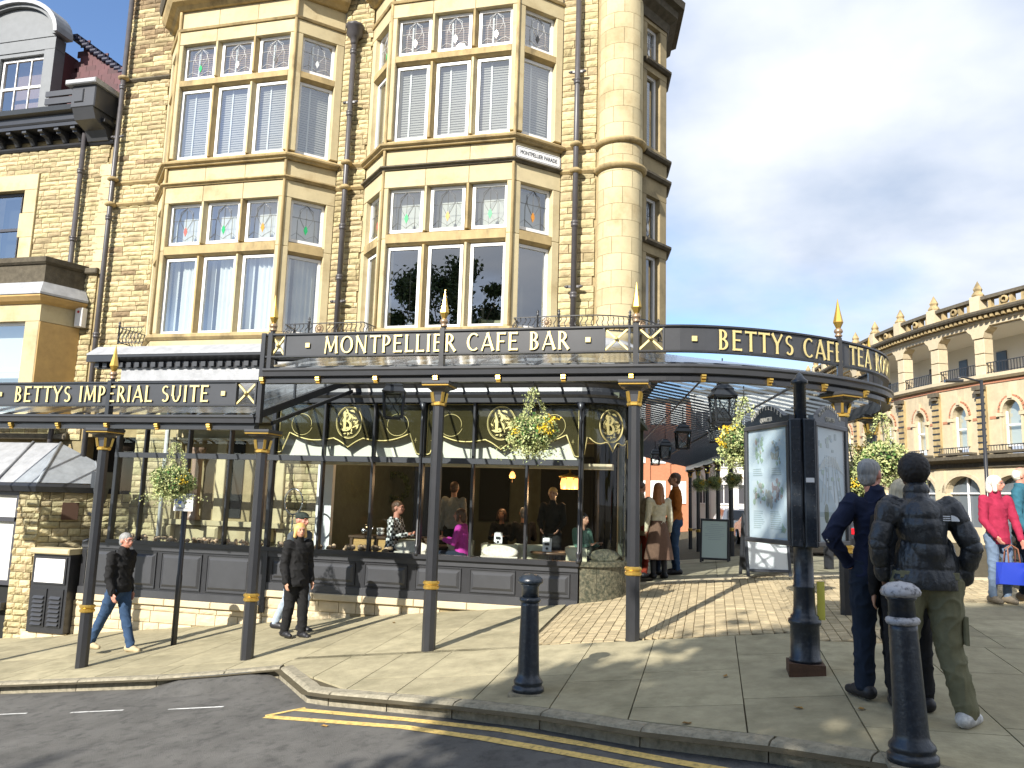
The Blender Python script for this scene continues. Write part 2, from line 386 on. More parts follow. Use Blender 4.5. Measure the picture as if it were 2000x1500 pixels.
# flagstones
def in_shop(x, y):
    if x < -1.96: return y > 12.17
    if y < 12.95: return (x + 1.96) ** 2 + (y - 12.95) ** 2 < .68 ** 2
    return x < -1.30 - .155 * (y - 12.95)
def flag_poly(x0, x1, y0, y1, z=0.0, g=.0045):
    v = [(x0 + g, y0 + g), (x1 - g, y0 + g), (x1 - g, y1 - g), (x0 + g, y1 - g)]
    b = MB(); t = [(x, y, gz(x, y) + z) for x, y in v]; lo = [(x, y, gz(x, y) - .04) for x, y in v]
    b.add(t + lo, [(0, 1, 2, 3), (0, 4, 5, 1), (1, 5, 6, 2), (2, 6, 7, 3), (3, 7, 4, 0)]); return b
rd = random.Random(11)
def flags_strip(x0, x1, ylo, yhi, wr, lr, shift=0, z=0):
    """courses of slabs whose long joints run away from the kerb"""
    x = x0
    while x < x1 - .1:
        ww = rd.uniform(*wr); xe = min(x + ww, x1); xe = x1 if x1 - xe < .32 else xe; xm = (x + xe) / 2
        y = yhi(xm) if callable(yhi) else yhi; lo = max(ylo(x), ylo(xe)) if callable(ylo) else ylo
        while y > lo + .12:
            ll = rd.uniform(*lr); ye = max(y - ll, lo)
            if ye - lo < .25: ye = lo
            if not in_shop(xm, (y + ye) / 2):
                if ye == lo and callable(ylo):
                    b = MB(); q = [(x + .006, ylo(x) + .008), (xe - .006, ylo(xe) + .008), (xe - .006, y - .006), (x + .006, y - .006)]
                    b.add([(a, c, gz(a, c) + z) for a, c in q] + [(a, c, gz(a, c) - .04) for a, c in q], [(0, 1, 2, 3), (0, 4, 5, 1), (1, 5, 6, 2), (2, 6, 7, 3), (3, 7, 4, 0)])
                else: b = flag_poly(x, xe, ye, y, z)
                b.obj('flagstone', FLAG, pav)
            y = ye
        x = xe
kin = lambda X: yk(X) + .16 * (1.75 if -5 < X < -3.6 else 1.08)
flags_strip(-13.5, -5.0, kin, 9.2, (.6, .95), (.4, .7))
flags_strip(-5.0, 1.0, kin, 9.33, (.6, .92), (.85, 1.7))
flags_strip(1.0, 5.2, kin, 8.9, (.65, .95), (.9, 1.6))
flags_strip(-13.5, -2.15, 9.2, 12.17, (.7, 1.1), (.8, 1.5))
flags_strip(1.75, 9.0, 8.9, 11.6, (.7, 1.0), (.8, 1.4))
flags_strip(-2.2, 3.4, 14.1, 24, (.8, 1.2), (.6, 1.1))
def setts():
    big = []; cw = 1.5; Rr = .86; st = .108
    for ci in range(-3, 5):
        xc = -1.35 + ci * cw
        j = 0
        while j < 60:
            base = 8.3 + j * st
            n = 14
            th0 = math.asin(cw / 2 / Rr)
            for k in range(n):
                a0 = -th0 + 2 * th0 * k / n; a1 = -th0 + 2 * th0 * (k + 1) / n
                pts = []
                for a_, rr in ((a0, 0), (a1, 0), (a1, 1), (a0, 1)):
                    pts.append((xc + Rr * sin(a_), base + Rr * cos(a_) - .3 + rr * st))
                cxm = sum(p[0] for p in pts) / 4; cym = sum(p[1] for p in pts) / 4
                lim0 = 9.37 if cxm < 1.0 else 8.95
                if cym < lim0 + .05 or cym > 13.75 or in_shop(cxm, cym) or cxm > 4.6 - .1 * (cym - 9): continue
                if cxm < -2.12 : continue
                if cxm > 1.72 and 8.8 < cym < 11.65: continue
                sc = .90; q = [(cxm + (x - cxm) * sc, cym + (y - cym) * sc) for x, y in pts]
                big.append((cym, q))
            j += 1
    big.sort(key=lambda t: t[0]); rest = MB()
    for i, (_, q) in enumerate(big):
        dz = rd.uniform(-.004, .003)
        t = [(x, y, gz(x, y) + dz) for x, y in q]; cxm = sum(p[0] for p in q) / 4; cym = sum(p[1] for p in q) / 4
        lo = [(cxm + (x - cxm) * 1.1, cym + (y - cym) * 1.1, gz(x, y) - .018) for x, y in q]
        F = [(0, 1, 2, 3), (0, 4, 5, 1), (1, 5, 6, 2), (2, 6, 7, 3), (3, 7, 4, 0)]
        if i < 300: b = MB(); b.add(t + lo, F); b.obj('sett', SETT, pav)
        else: rest.add(t + lo, F)
    rest.obj('setts_beyond', SETT, pav, kind='stuff')
setts()
# pale granite threshold band across the mouth of the side street
x = -1.25
while x < 5.5:
    b = flag_poly(x, x + .78, 13.8, 14.06, .004); b.obj('threshold_stone', PLINTH, pav); x += .78
# road markings
def stripe(name, pts, wd, m, label, cat, kind=None):
    v = []; n = 0
    P = []
    for (a, b_), (c, d) in zip(pts, pts[1:]):
        k = max(2, int(math.hypot(c - a, d - b_) / .25))
        P += [(a + (c - a) * i / k, b_ + (d - b_) * i / k) for i in range(k)]
    P.append(pts[-1]); b = MB(); f = []
    for i, p in enumerate(P):
        q = P[min(i + 1, len(P) - 1)]; o = P[max(i - 1, 0)]; d = Vector((q[0] - o[0], q[1] - o[1])).normalized(); nr = Vector((-d.y, d.x))
        for s in (-1, 1):
            e_ = rd.uniform(-.004, .004); x_, y_ = p[0] + nr.x * s * (wd / 2 + e_), p[1] + nr.y * s * (wd / 2 + e_); v.append((x_, y_, gz(x_, y_) - .125 + .005))
    f = [(2 * i, 2 * i + 1, 2 * i + 3, 2 * i + 2) for i in range(len(P) - 1)]
    b.add(v, f); o = b.obj(name, m); o['label'] = label; o['category'] = cat
    return o
stripe('yellow_line', [(-3.98, 7.47), (-2.64, 7.03), (-1.7, 6.68), (-.91, 6.27), (-.22, 5.88), (.9, 5.3), (3, 4.1)], .09, YEL, 'yellow line painted on the road nearest the kerb of the double pair', 'road marking')
stripe('yellow_line', [(-4.2, 7.26), (-2.6, 6.82), (-1.8, 6.48), (-1.09, 6.13), (-.32, 5.72), (.8, 5.15), (3, 3.9)], .09, YEL, 'outer yellow line of the double pair, farther from the kerb', 'road marking')
stripe('yellow_line_end_bar', [(-4.22, 7.29), (-3.92, 7.52)], .06, YEL, 'short yellow bar closing the end of the double yellow lines', 'road marking')
for i, (a, c, lb) in enumerate([(-8.9, -7.36, 'worn white dash on the road at the left edge of the photo'), (-6.76, -6.12, 'middle of the three short white dashes in the parking bay'), (-5.55, -4.92, 'white parking bay dash nearest the corner of the kerb')]):
    stripe('white_dash', [(a, 7.63), (c, 7.66)], .035, WHT, lb, 'road marking')
# fallen leaves
LEAFM = mat('fallen_leaf', (.30, .17, .04), .7, isl=.4)
for i, (x_, y_, dz) in enumerate([(-3.4, 6.9, -.125), (.1, 7.6, 0), (.62, 6.6, 0), (1.05, 6.55, 0), (-4.6, 11.4, 0), (-.2, 6.3, 0)]):
    b = MB(TR(x_, y_, gz(x_, y_) + dz + .006, i * 1.3)); b.add([(-.035, 0, .002), (-.01, -.022, .012), (.03, -.012, .004), (.045, 0, .015), (.02, .02, .006), (-.012, .018, .012), (0, 0, 0)], [(0, 1, 6), (1, 2, 6), (2, 3, 6), (3, 4, 6), (4, 5, 6), (5, 0, 6)])
    o = b.obj('fallen_leaf', LEAFM); o['label'] = ['small brown leaf on the road just outside the double yellow lines', 'fallen leaf on the pavement left of the information board', 'fallen leaf in front of the information board, nearer the kerb', 'fallen leaf beside the grey-haired man\'s shoes', 'fallen leaf on the paving under the canopy near the shopfront', 'fallen leaf by the kerb stones in the tree shade'][i]; o['category'] = 'leaf'; o['group'] = 'fallen leaves'

# ---------------------------------------------------------------- cafe building, upper floors
YW, YB = 13.5, 12.8
cafe = thing('cafe_building', 'tall yellow sandstone building with two stone bay windows and a round corner turret', 'building', (0, 0, 0))
BLIND = mat('window_blind', (.44, .42, .40), .7); BLINDB = mat('brown_blind', (.30, .19, .13), .8); CURT = mat('white_curtain', (.80, .82, .82), .9, var=.05)
NET = mat('pale_roller_blind', (.72, .72, .68), .9); CAME = mat('lead_came', (.16, .16, .16), .5)
GRN = mat('green_stained_glass', (.02, .35, .12), .2); REDG = mat('red_stained_glass', (.45, .12, .10), .2); AMB = mat('amber_stained_glass', (.6, .25, .03), .2); CLR = mat('clear_bevel_glass', (.7, .72, .74), .2); BLKG = mat('dark_stained_glass', (.03, .03, .03), .2)
# window openings of a bay facet: z of the lights
ZL = [(2.93, 4.44, 'low1'), (4.70, 5.53, 'up1'), (6.46, 7.93, 'low2'), (8.15, 8.88, 'up2')]
FR = .055
def light(par, M, x0, x1, z0, z1, kind, tulip=None, inner=None):
    """one casement in local frame M (y=0 is stone face): frame, pane, leadwork or blind as children of the bay"""
    b = MB(M); y0, y1 = .10, .15
    for q in ((x0, x1, z0, z0 + FR), (x0, x1, z1 - FR, z1), (x0, x0 + FR, z0 + FR, z1 - FR), (x1 - FR, x1, z0 + FR, z1 - FR)):
        b.box(q[0], q[1], y0, y1, q[2], q[3])
    fr = b.obj('window_frame', WHITE, par)
    b = MB(M); b.pane(x0 + FR - .005, x1 - FR + .005, .125, z0 + FR - .005, z1 - FR + .005); b.obj('pane', GLS, par)
    a, c, d, e_ = x0 + FR, x1 - FR, z0 + FR, z1 - FR; w_, h = c - a, e_ - d; xm = (a + c) / 2
    if tulip is not None:
        b = MB(M); yy = .119
        def ln(pts, r=.0035): b.tube([(p[0], yy, p[1]) for p in pts], r, 4)
        for t in (.2, .8): ln([(a + w_ * t, d), (a + w_ * t, d + h * .55), (a + w_ * (t + (.1 if t < .5 else -.1)), d + h * .8), (xm, e_)])
        ln([(a, d + h * .62), (c, d + h * .62)]); ln([(xm, d + h * .38), (xm, d + h * .92)])
        for sgn in (-1, 1):
            ln([(xm + sgn * w_ * .5, d + h * .08), (xm + sgn * w_ * .32, d + h * .2), (xm + sgn * w_ * .12, d + h * .12), (xm, d + h * .05)])
            ln([(xm, d + h * .3), (xm + sgn * w_ * .22, d + h * .6), (xm + sgn * w_ * .24, d + h * .85), (xm + sgn * .01, e_ - .01)])
        b.obj('leadwork', CAME if kind == 'up1' else CLR, par)
        b = MB(M); r = .04
        b.prism([(xm, d + h * .17), (xm + r, d + h * .3), (xm + r * .6, d + h * .38), (xm, d + h * .44), (xm - r * .6, d + h * .38), (xm - r, d + h * .3)], yy - .003, yy + .001, 'y'); b.obj('stained_bud', tulip, par)
    if kind == 'low2' or kind == 'up2':
        b = MB(M); n = int(h / .047)
        for i in range(n):
            z = d + h * (i + .5) / n
            b.add([(a - .01, .215, z + .020), (c + .01, .215, z + .020), (c + .01, .203, z - .020), (a - .01, .203, z - .020)], [(0, 1, 2, 3)])
        b.obj('blind_slats', BLIND if kind == 'low2' else BLINDB, par, kind='stuff')
        b = MB(M); b.box(a + w_ * .33, a + w_ * .33 + .03, .19, .194, d, e_); b.obj('blind_tape', WHITE, par)
    if kind == 'up1':
        b = MB(M); b.box(a - .02, c + .02, .34, .35, d - .1, e_ + .05); b.obj('pale_blind', NET, par)
    if inner == 'curtain':
        b = MB(M); n = 26; v = []; k0 = a - .02; k1 = c + .02
        for i in range(n + 1):
            t = i / n; x = k0 + (k1 - k0) * t; y = .30 + .03 * sin(t * 34 + x * 9) + .015 * sin(t * 71); 
            v += [(x, y, d - .1), (x, y - .0, e_ + .1)]
        gp = [i for i in range(n) if not (.16 < i / n < .30)]
        b.add(v, [(2 * i, 2 * i + 2, 2 * i + 3, 2 * i + 1) for i in gp], True); b.obj('curtain', CURT, par)
TUL = [GRN, REDG, GRN, AMB, GRN, CLR, BLKG]
def ashband(par, M, x0, x1, y0, y1, z0, z1, bl=.8, name='ashlar_block', m=ASH):
    n = max(1, round((x1 - x0) / bl)); g = .003
    for i in range(n):
        a, c = x0 + (x1 - x0) * i / n, x0 + (x1 - x0) * (i + 1) / n
        b = MB(M); b.bbox(a + (g if i else 0), c - (g if i < n - 1 else 0), y0, y1, z0 + g, z1 - g, .005); b.obj(name, m, par)
def bay(X0, X1, label, inner1, seed, left_lights=1):
    par = link('bay_window', None, cafe); par['label'] = label; par.empty_display_size = .1
    D = YW - YB; sp = [(X0 - D, YW), (X0, YB), (X1, YB), (X1 + D, YW)]; cnt = 0
    for k in range(3):
        M, W = facet(sp[k], sp[k + 1]); nl = 3 if k == 1 else 1
        ce = .11 if k == 1 else .16; mul = .13; lw = (W - 2 * ce - mul * (nl - 1)) / nl
        # horizontal stone members
        for z0, z1, nm in ((4.44, 4.70, 'transom'), (7.93, 8.15, 'transom')):
            b = MB(M); b.box(ce, W - ce, .0, .26, z0 + .05, z1 - .05)
            b.add([(ce, .0, z1 - .05), (W - ce, .0, z1 - .05), (W - ce, .12, z1), (ce, .12, z1), (ce, .26, z1), (W - ce, .26, z1), (ce, .26, z1 - .05), (W - ce, .26, z1 - .05)], [(0, 1, 2, 3), (3, 2, 5, 4), (4, 5, 7, 6), (0, 3, 4, 6), (1, 7, 5, 2)])
            b.add([(ce, 0, z0 + .05), (W - ce, 0, z0 + .05), (W - ce, .12, z0), (ce, .12, z0), (ce, .26, z0), (W - ce, .26, z0)], [(0, 3, 2, 1), (3, 4, 5, 2)]); b.obj(nm, ASHD, par)
        ashband(par, M, 0 if k == 0 else .0, W, 0.0, .28, 5.53, 5.86); ashband(par, M, 0, W, .02, .28, 5.93, 6.26)
        ashband(par, M, 0, W, 0.0, .28, 8.88, 9.16); ashband(par, M, 0, W, .03, .28, 9.2, 9.62)
        for j, (z0, z1, kd) in enumerate(ZL):
            for s_ in (0, 1):
                a = 0 if s_ == 0 else W - ce
                b = MB(M); b.bbox(a, a + ce, .0 if not j % 2 else .001, .28, z0 - (.13 if j % 2 else 0), z1 + (.13 if not j % 2 else 0), .012); b.obj('jamb', ASH, par)
            for i in range(nl):
                xa = ce + i * (lw + mul)
                if i:
                    b = MB(M); xm0, xm1 = xa - mul, xa
                    b.prism([(xm0, .14), (xm0 + .045, .0), (xm1 - .045, .0), (xm1, .14), (xm1, .26), (xm0, .26)], z0, z1); b.obj('mullion', ASHD if (i + j) % 2 else ASH, par)
                tp = TUL[(i + k + (j > 1) * 3 + seed) % 7] if kd[0] == 'u' else None
                light(par, M, xa + .004, xa + lw - .004, z0 + .004, z1 - .004, kd, tp, inner1 if kd == 'low1' else None)
        b = MB(M); b.box(0, W, 0.0, .28, 2.3, 2.93); b.obj('sill_wall', ASH, par)
    # mouldings mitred round the bay
    def mold(z, prof, m=ASHD, nm='string_course'):
        b = MB(); b.sweep(sp, [(o, z + h) for o, h in prof]); b.obj(nm, m, par)
    sp_out = sp
    mold(5.86, [(-.05, 0), (.03, 0), (.045, .03), (.085, .04), (.085, .065), (-.05, .07)], DARKST if seed else ASHD)
    mold(6.26, [(-.05, 0), (.05, .0), (.06, .03), (.11, .05), (.12, .08), (.03, .13), (-.05, .19)])
    mold(9.16, [(-.05, 0), (.03, 0), (.05, .04), (-.05, .05)]); mold(9.62, [(-.2, 0), (.04, 0), (.10, .06), (.2, .10), (.26, .2), (.28, .26), (-.2, .3)], ASHD, 'cornice')
    mold(2.80, [(-.05, 0), (.02, 0), (.07, .05), (.07, .1), (-.05, .14)], ASHD, 'sill')
    for (px, py), nmx in ((sp[1], 0), (sp[2], 0)):
        b = MB(TR(px, py, 0, pi / 4 if nmx else 0)); b.lathe([(.03, 2.93), (.03, 9.6)], 8, M=Matrix()); b.obj('corner_shaft', ASHD, par)
    return par
bay1 = bay(-10.42, -7.80, 'bay window nearer the left, white curtains behind its lower lights', 'curtain', 0)
bay2 = bay(-5.79, -3.34, 'bay window nearer the turret, armchairs behind its lower lights', None, 1)
# flat walls between the bays (frame: x along wall, y in)
MW = TR(0, YW)
b = MB(MW); 
for x0, x1 in ((-12.33, -11.12), (-7.1, -6.49), (-2.64, -1.7)): b.box(x0, x1, .03, .3, 1.0, 14.0)
b.obj('wall', MORTAR, cafe)
rects = courses(-12.3, -11.12, 1.9, 13.6, seed=1)
BRST = mat('brown_weathered_sandstone', (.27, .20, .12), .9, var=.3, vscale=14, bump=.45, bscale=60, isl=.3, dirt=.5, dcol=(.07, .055, .04), dscale=2, spec=.2)
rw = random.Random(77); isb = [rw.random() < .04 + .55 * cl((r[2] - 7.2) / 3.5, 0, 1) for r in rects]
stones(cafe, MW, [r for r, k in zip(rects, isb) if not k], STONE, limit=130); stones(cafe, MW, [r for r, k in zip(rects, isb) if k], BRST, limit=45)
stones(cafe, MW, courses(-7.1, -6.49, 2.5, 11, w_=(.2, .45), seed=2), STONE, limit=70)
stones(cafe, MW, courses(-2.64, -2.0, 2.5, 11, w_=(.25, .6), h=(.11, .17), seed=3), STONE, limit=55)
for x0, x1 in ((-12.32, -11.1), (-7.1, -6.49), (-2.64, -1.95)):
    for z, m in ((5.84, ASHD), (6.3, ASHD)):
        b = MB(MW); b.sweep([(x0, 0), (x1, 0)], [(-.02, z), (.03, z), (.07, z + .04), (.07, z + .07), (-.02, z + .09)]); b.obj('string_course', m, cafe)
b = MB(MW); b.sweep([(-12.32, 0), (-11.1, 0)], [(-.02, 8.62), (.03, 8.62), (.07, 8.66), (.07, 8.69), (-.02, 8.71)]); b.obj('string_course', DARKST, cafe)
# upper cornice over the wall and bays
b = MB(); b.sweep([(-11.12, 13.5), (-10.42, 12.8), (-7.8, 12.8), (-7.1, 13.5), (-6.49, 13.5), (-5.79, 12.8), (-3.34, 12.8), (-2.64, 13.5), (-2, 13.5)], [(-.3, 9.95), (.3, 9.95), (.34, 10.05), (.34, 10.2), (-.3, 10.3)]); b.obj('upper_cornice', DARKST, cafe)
# turret of ashlar drums
TX, TY, TRd = -1.58, 13.62, .40
Tm = TR(TX, TY)
def drum(z0, z1, r, n, ph, m):
    g = .003
    for i in range(n):
        a0 = ph + 2 * pi * i / n; a1 = a0 + 2 * pi / n; am = (a0 + a1) / 2 % (2 * pi)
        if not (pi * .85 < am < 2 * pi + .2 or am < .3): continue
        b = MB(Tm); b.lathe([(r, z0 + g), (r, z1 - g)], 5, smooth=True, a0=a0 + g / r, a1=a1 - g / r, cap=False); b.lathe([(r - .03, z0 + g), (r, z0 + g)], 5, smooth=False, a0=a0 + g / r, a1=a1 - g / r, cap=False); b.lathe([(r, z1 - g), (r - .03, z1 - g)], 5, smooth=False, a0=a0 + g / r, a1=a1 - g / r, cap=False); b.obj('turret_block', m, cafe)
z = 3.05; k = 0
while z < 11:
    h = .30 if not (5.9 < z < 6.1) else .3
    if abs(z - 5.75) < .15 or abs(z - 6.35) < .15: pass
    drum(z, z + h, TRd, 7, k * .45, ASH); z += h; k += 1
b = MB(Tm); b.lathe([(TRd - .012, 2.9), (TRd - .012, 11)], 32, cap=False); b.obj('turret_core', MORTAR, cafe)
for z in (5.80, 6.27): b = MB(Tm); b.lathe([(TRd - .02, z), (TRd + .03, z), (TRd + .075, z + .05), (TRd + .075, z + .085), (TRd - .02, z + .12)], 40); b.obj('turret_string', ASHD, cafe)
b = MB(Tm); b.lathe([(.12, 2.45), (.2, 2.52), (.26, 2.62), (.27, 2.70), (.33, 2.76), (.36, 2.84), (.37, 2.92), (.44, 2.95), (.46, 3.03), (.40, 3.07)], 36); b.obj('corbel', ASH, cafe)
b = MB(Tm); b.lathe([(.2, 2.2), (.2, 3.0)], 20); b.obj('turret_stem', ASH, cafe)
# side facet with narrow lights, in shade, then the flank up the side street
sf = [(-1.18, 13.75), (-.80, 14.40)]
Ms, Ws = facet(*sf); side = link('side_bay', None, cafe); side.empty_display_size = .1; side['label'] = 'shaded narrow bay right of the turret'
STS = mat('shaded_side_sandstone', (.36, .29, .17), .85, var=.15, bump=.15, bscale=50, dirt=.5, dcol=(.07, .06, .04), dscale=3, spec=.2)  # darker copy of the ashlar, with the side's shade in its colour
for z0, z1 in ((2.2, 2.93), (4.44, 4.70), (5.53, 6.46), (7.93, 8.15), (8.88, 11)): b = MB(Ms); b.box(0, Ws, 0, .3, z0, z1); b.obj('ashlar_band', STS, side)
for z0, z1, kd in ZL:
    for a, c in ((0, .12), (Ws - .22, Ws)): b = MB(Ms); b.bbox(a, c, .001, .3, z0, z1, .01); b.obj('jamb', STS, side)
    light(side, Ms, .125, Ws - .225, z0 + .004, z1 - .004, kd, CLR if kd[0] == 'u' else None)
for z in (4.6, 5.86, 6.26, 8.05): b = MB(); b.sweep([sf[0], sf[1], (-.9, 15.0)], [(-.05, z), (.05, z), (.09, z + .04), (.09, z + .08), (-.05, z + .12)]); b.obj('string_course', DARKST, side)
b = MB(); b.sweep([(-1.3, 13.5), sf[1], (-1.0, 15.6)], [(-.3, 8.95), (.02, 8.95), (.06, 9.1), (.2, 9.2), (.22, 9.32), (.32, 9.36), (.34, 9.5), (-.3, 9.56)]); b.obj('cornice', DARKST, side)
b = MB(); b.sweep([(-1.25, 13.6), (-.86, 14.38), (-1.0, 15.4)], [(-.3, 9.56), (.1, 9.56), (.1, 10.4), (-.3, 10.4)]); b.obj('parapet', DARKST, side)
Mf, Wf = facet((-.82, 14.45), (-4.4, 36)); b = MB(Mf); b.box(0, Wf, 0, .4, 2.36, 11); b.obj('side_wall', MORTAR, cafe)
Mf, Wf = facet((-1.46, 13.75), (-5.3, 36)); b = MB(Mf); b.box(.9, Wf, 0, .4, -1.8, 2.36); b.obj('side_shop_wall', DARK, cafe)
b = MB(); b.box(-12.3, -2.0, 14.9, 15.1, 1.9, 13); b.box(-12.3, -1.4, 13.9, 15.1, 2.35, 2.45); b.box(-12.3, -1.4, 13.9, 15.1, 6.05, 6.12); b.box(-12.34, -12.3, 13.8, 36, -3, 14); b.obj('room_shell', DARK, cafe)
# pale armchairs behind the right-hand bay
CH = mat('pale_green_chair', (.50, .50, .36), .9)
def armchair(x, y, z, rz, label, s=1.):
    t = thing('armchair', label, 'chair', (x, y, z), rz, 'tub chairs upstairs')
    b = MB(); b.lathe([(.26, .0), (.31, .3), (.33, .62), (.30, .66), (.27, .62), (.24, .3)], 20, a0=-.1, a1=pi + .1, cap=False); b.obj('backrest', CH, t)
    b = MB(); b.lathe([(.05, -.1), (.26, -.1), (.27, .08), (.2, .12), (0.001, .13)], 18); b.obj('seat', CH, t)
armchair(-5.1, 13.35, 2.5, 0.3, 'pale upholstered chair seen through the left light of the right-hand bay')
armchair(-3.75, 13.3, 2.55, -.4, 'pale upholstered chair seen through the right light of the right-hand bay')
# downpipes
def downpipe(x, y, z0, z1, label, collars, hopper=None, stonecol=(), splay=()):
    t = thing('downpipe', label, 'drainpipe', (x, y, 0)); b = MB(); b.lathe([(.052, z0), (.052, z1)], 14); b.obj('pipe', PIPE, t)
    for z in collars: b = MB(); b.lathe([(.052, z), (.068, z + .01), (.068, z + .05), (.058, z + .06), (.072, z + .07), (.072, z + .10), (.052, z + .12)], 14); b.obj('collar', PIPE, t)
    for z in splay:
        b = MB(); b.box(-.10, .10, -.01, .03, z - .02, z + .02)
        for sx in (-1, 1): b.sphere((sx * .12, .0, z), (.035, .03, .03)); b.sphere((sx * .15, 0, z), (.018, .018, .018))
        b.obj('bracket', PIPE, t)
    for z in stonecol: b = MB(); b.lathe([(.06, z), (.11, z + .03), (.11, z + .06), (.06, z + .1)], 18); b.obj('stone_collar', ASHD, t)
    if hopper:
        b = MB(); b.lathe([(.055, hopper - .15), (.07, hopper - .1), (.09, hopper), (.16, hopper + .05), (.16, hopper + .2), (.19, hopper + .22), (.19, hopper + .26)], 8, ph=pi / 8); b.obj('hopper', PIPE, t)
    return t
downpipe(-12.17, 13.36, -2.8, 13, 'long grey downpipe left of the bays, running up past the roof of the lower house', (3.0, 5.5, 8.4), stonecol=(5.8, 6.35, 8.62), splay=(7.35,))
downpipe(-6.83, 13.36, 2.5, 9.3, 'grey downpipe on the wall between the two bay windows, with a hopper at its top', (4.0, 5.0, 7.3, 8.6), 8.95, (5.80, 6.3), (3.6, 7.6))
downpipe(-2.34, 13.36, 2.5, 11, 'grey downpipe between the right-hand bay and the turret', (3.5, 4.8, 7.5), None, (5.80, 6.3), (3.72, 7.75))
# street name plate on the right facet of bay 2
Mp, Wp = facet((-3.34, 12.8), (-2.64, 13.5))
t = thing('street_name_plate', 'white street name plate reading MONTPELLIER PARADE fixed on the angled bay face', 'street sign')
b = MB(Mp); pts = []
for cx_, cz_, a0 in ((.93, 6.0, -pi / 2), (.93, 6.13, 0), (.07, 6.13, pi / 2), (.07, 6.0, pi)):
    for i in range(4): a = a0 + i * pi / 6; pts.append((cx_ + .04 * cos(a), cz_ + .04 * sin(a)))
b.prism(pts, -.02, .015, 'y'); b.obj('plate', WHITE, t)
b = MB(Mp); P2 = [((x - .5) * .97 + .5, (z - 6.065) * .86 + 6.065) for x, z in pts]; b.tube([(x, -.021, z) for x, z in P2 + [P2[0]]], .004, 4); b.obj('border', BLACK, t)
def text(s, size, M, m, name, parent, ext=.002, sx=1., align='CENTER', sp=1.):
    cu = bpy.data.curves.new(name, 'FONT'); cu.body = s; cu.size = size; cu.align_x = align; cu.align_y = 'CENTER'; cu.extrude = ext; cu.resolution_u = 2; cu.space_character = sp
    o = bpy.data.objects.new(name, cu); me = bpy.data.meshes.new_from_object(o); bpy.data.objects.remove(o); me.transform(M @ Matrix.Rotation(pi / 2, 4, 'X') @ Matrix.Diagonal((sx, 1, 1, 1)))
    me.materials.clear(); me.materials.append(m); return link(name, me, parent)
text('MONTPELLIER PARADE', .105, Mp @ Matrix.Translation((.5, -.022, 6.065)), BLACK, 'lettering', t, sx=.72)
# ---------------------------------------------------------------- shop front
YS = 12.2
shop = thing('shopfront', 'long black and gold glazed cafe shopfront with a curved glass corner', 'shopfront', (0, 0, 0))
CREAM = mat('cream_blind', (.74, .72, .62), .9, var=.04)
BRN = mat('brown_painted_glass', (.045, .038, .016), .12, var=.15, spec=.6, coat=.4)
GRAN = mat('green_granite', (.05, .055, .04), .25, var=.5, vscale=30, col2=(.14, .13, .09), spec=.5)
SILLM = mat('marble_sill', (.62, .58, .52), .5, var=.3, vscale=14, col2=(.38, .30, .24))
PX = [-7.25, -6.31, -5.41, -4.56, -3.69, -2.81, -1.96]
PL = [-10.35, -9.78, -8.89, -8.07, -7.25]
ARC = [(-1.96 + .65 * sin(a), 12.85 - .65 * cos(a)) for a in [pi / 2 * i / 12 for i in range(13)]]
SIDE0 = ARC[-1]
def sidept(s): return (SIDE0[0] - .155 * s, SIDE0[1] + s)
SIDE = [sidept(s) for s in (.05, .6, 1.2)]
FULL = [(-7.25, YS)] + [(x, YS) for x in PX[1:-1]] + ARC + SIDE
def scal(t):
    """depth of the painted header's lower edge, t in 0..1 across two panes pairs"""
    u = abs(t - .5) * 2
    if u > .93: return .82 - 0 * u
    if u > .83: return .82 - (.93 - u) / .10 * .30 if True else 0
    if u > .18: return .58 + .05 * sin((u - .18) / .65 * pi * .95) - .09 * ((u - .18) / .65) ** 3
    return .60 + .13 * (1 - u / .18) ** 1.3
Z_T, Z_TR0, Z_TR1 = 1.53, .54, .63
def header(M, W, name, par):
    n = 80; top = [(W * i / n, Z_T) for i in range(n + 1)]; low = [(W * i / n, Z_T - scal(i / n) * 1.06) for i in range(n + 1)]
    b = MB(M); v = [(p[0], .028, p[1]) for p in top] + [(p[0], .028, p[1]) for p in low]
    b.add(v, [(i, i + 1, n + 2 + i, n + 1 + i) for i in range(n)]); b.obj(name, BRN, par)
    b = MB(M); b.tube([(p[0], .022, p[1] + .024) for p in low], .012, 4)
    b.tube([(.03, .022, Z_T - .03), (W - .03, .022, Z_T - .03)], .006, 4)
    for s in (0, 1):
        X = lambda u: u if s == 0 else W - u
        b.tube([(X(.035), .022, Z_T - .03), (X(.035), .022, Z_T - .84)], .006, 4)
        cx_ = X(W * .17); k = 1 if s == 0 else -1
        b.tube([(cx_ + k * (.20 - .02 * i / 24) * cos(pi * (1.9 - 1.9 * i / 26 * 1.05)), .022, Z_T - .36 + .17 * sin(pi * (1.9 - 1.9 * i / 26 * 1.05)) * (1.15 - .2 * i / 26)) for i in range(27)], .005, 4)
        cx_ = X(.12)
        for dx, dz in ((.025, 0), (0, .04)): b.tube([(cx_ - dx, .022, Z_T - .62 - dz), (cx_ + dx, .022, Z_T - .62 + dz)], .004, 4)
    b.obj('gold_scroll', GOLDP, par)
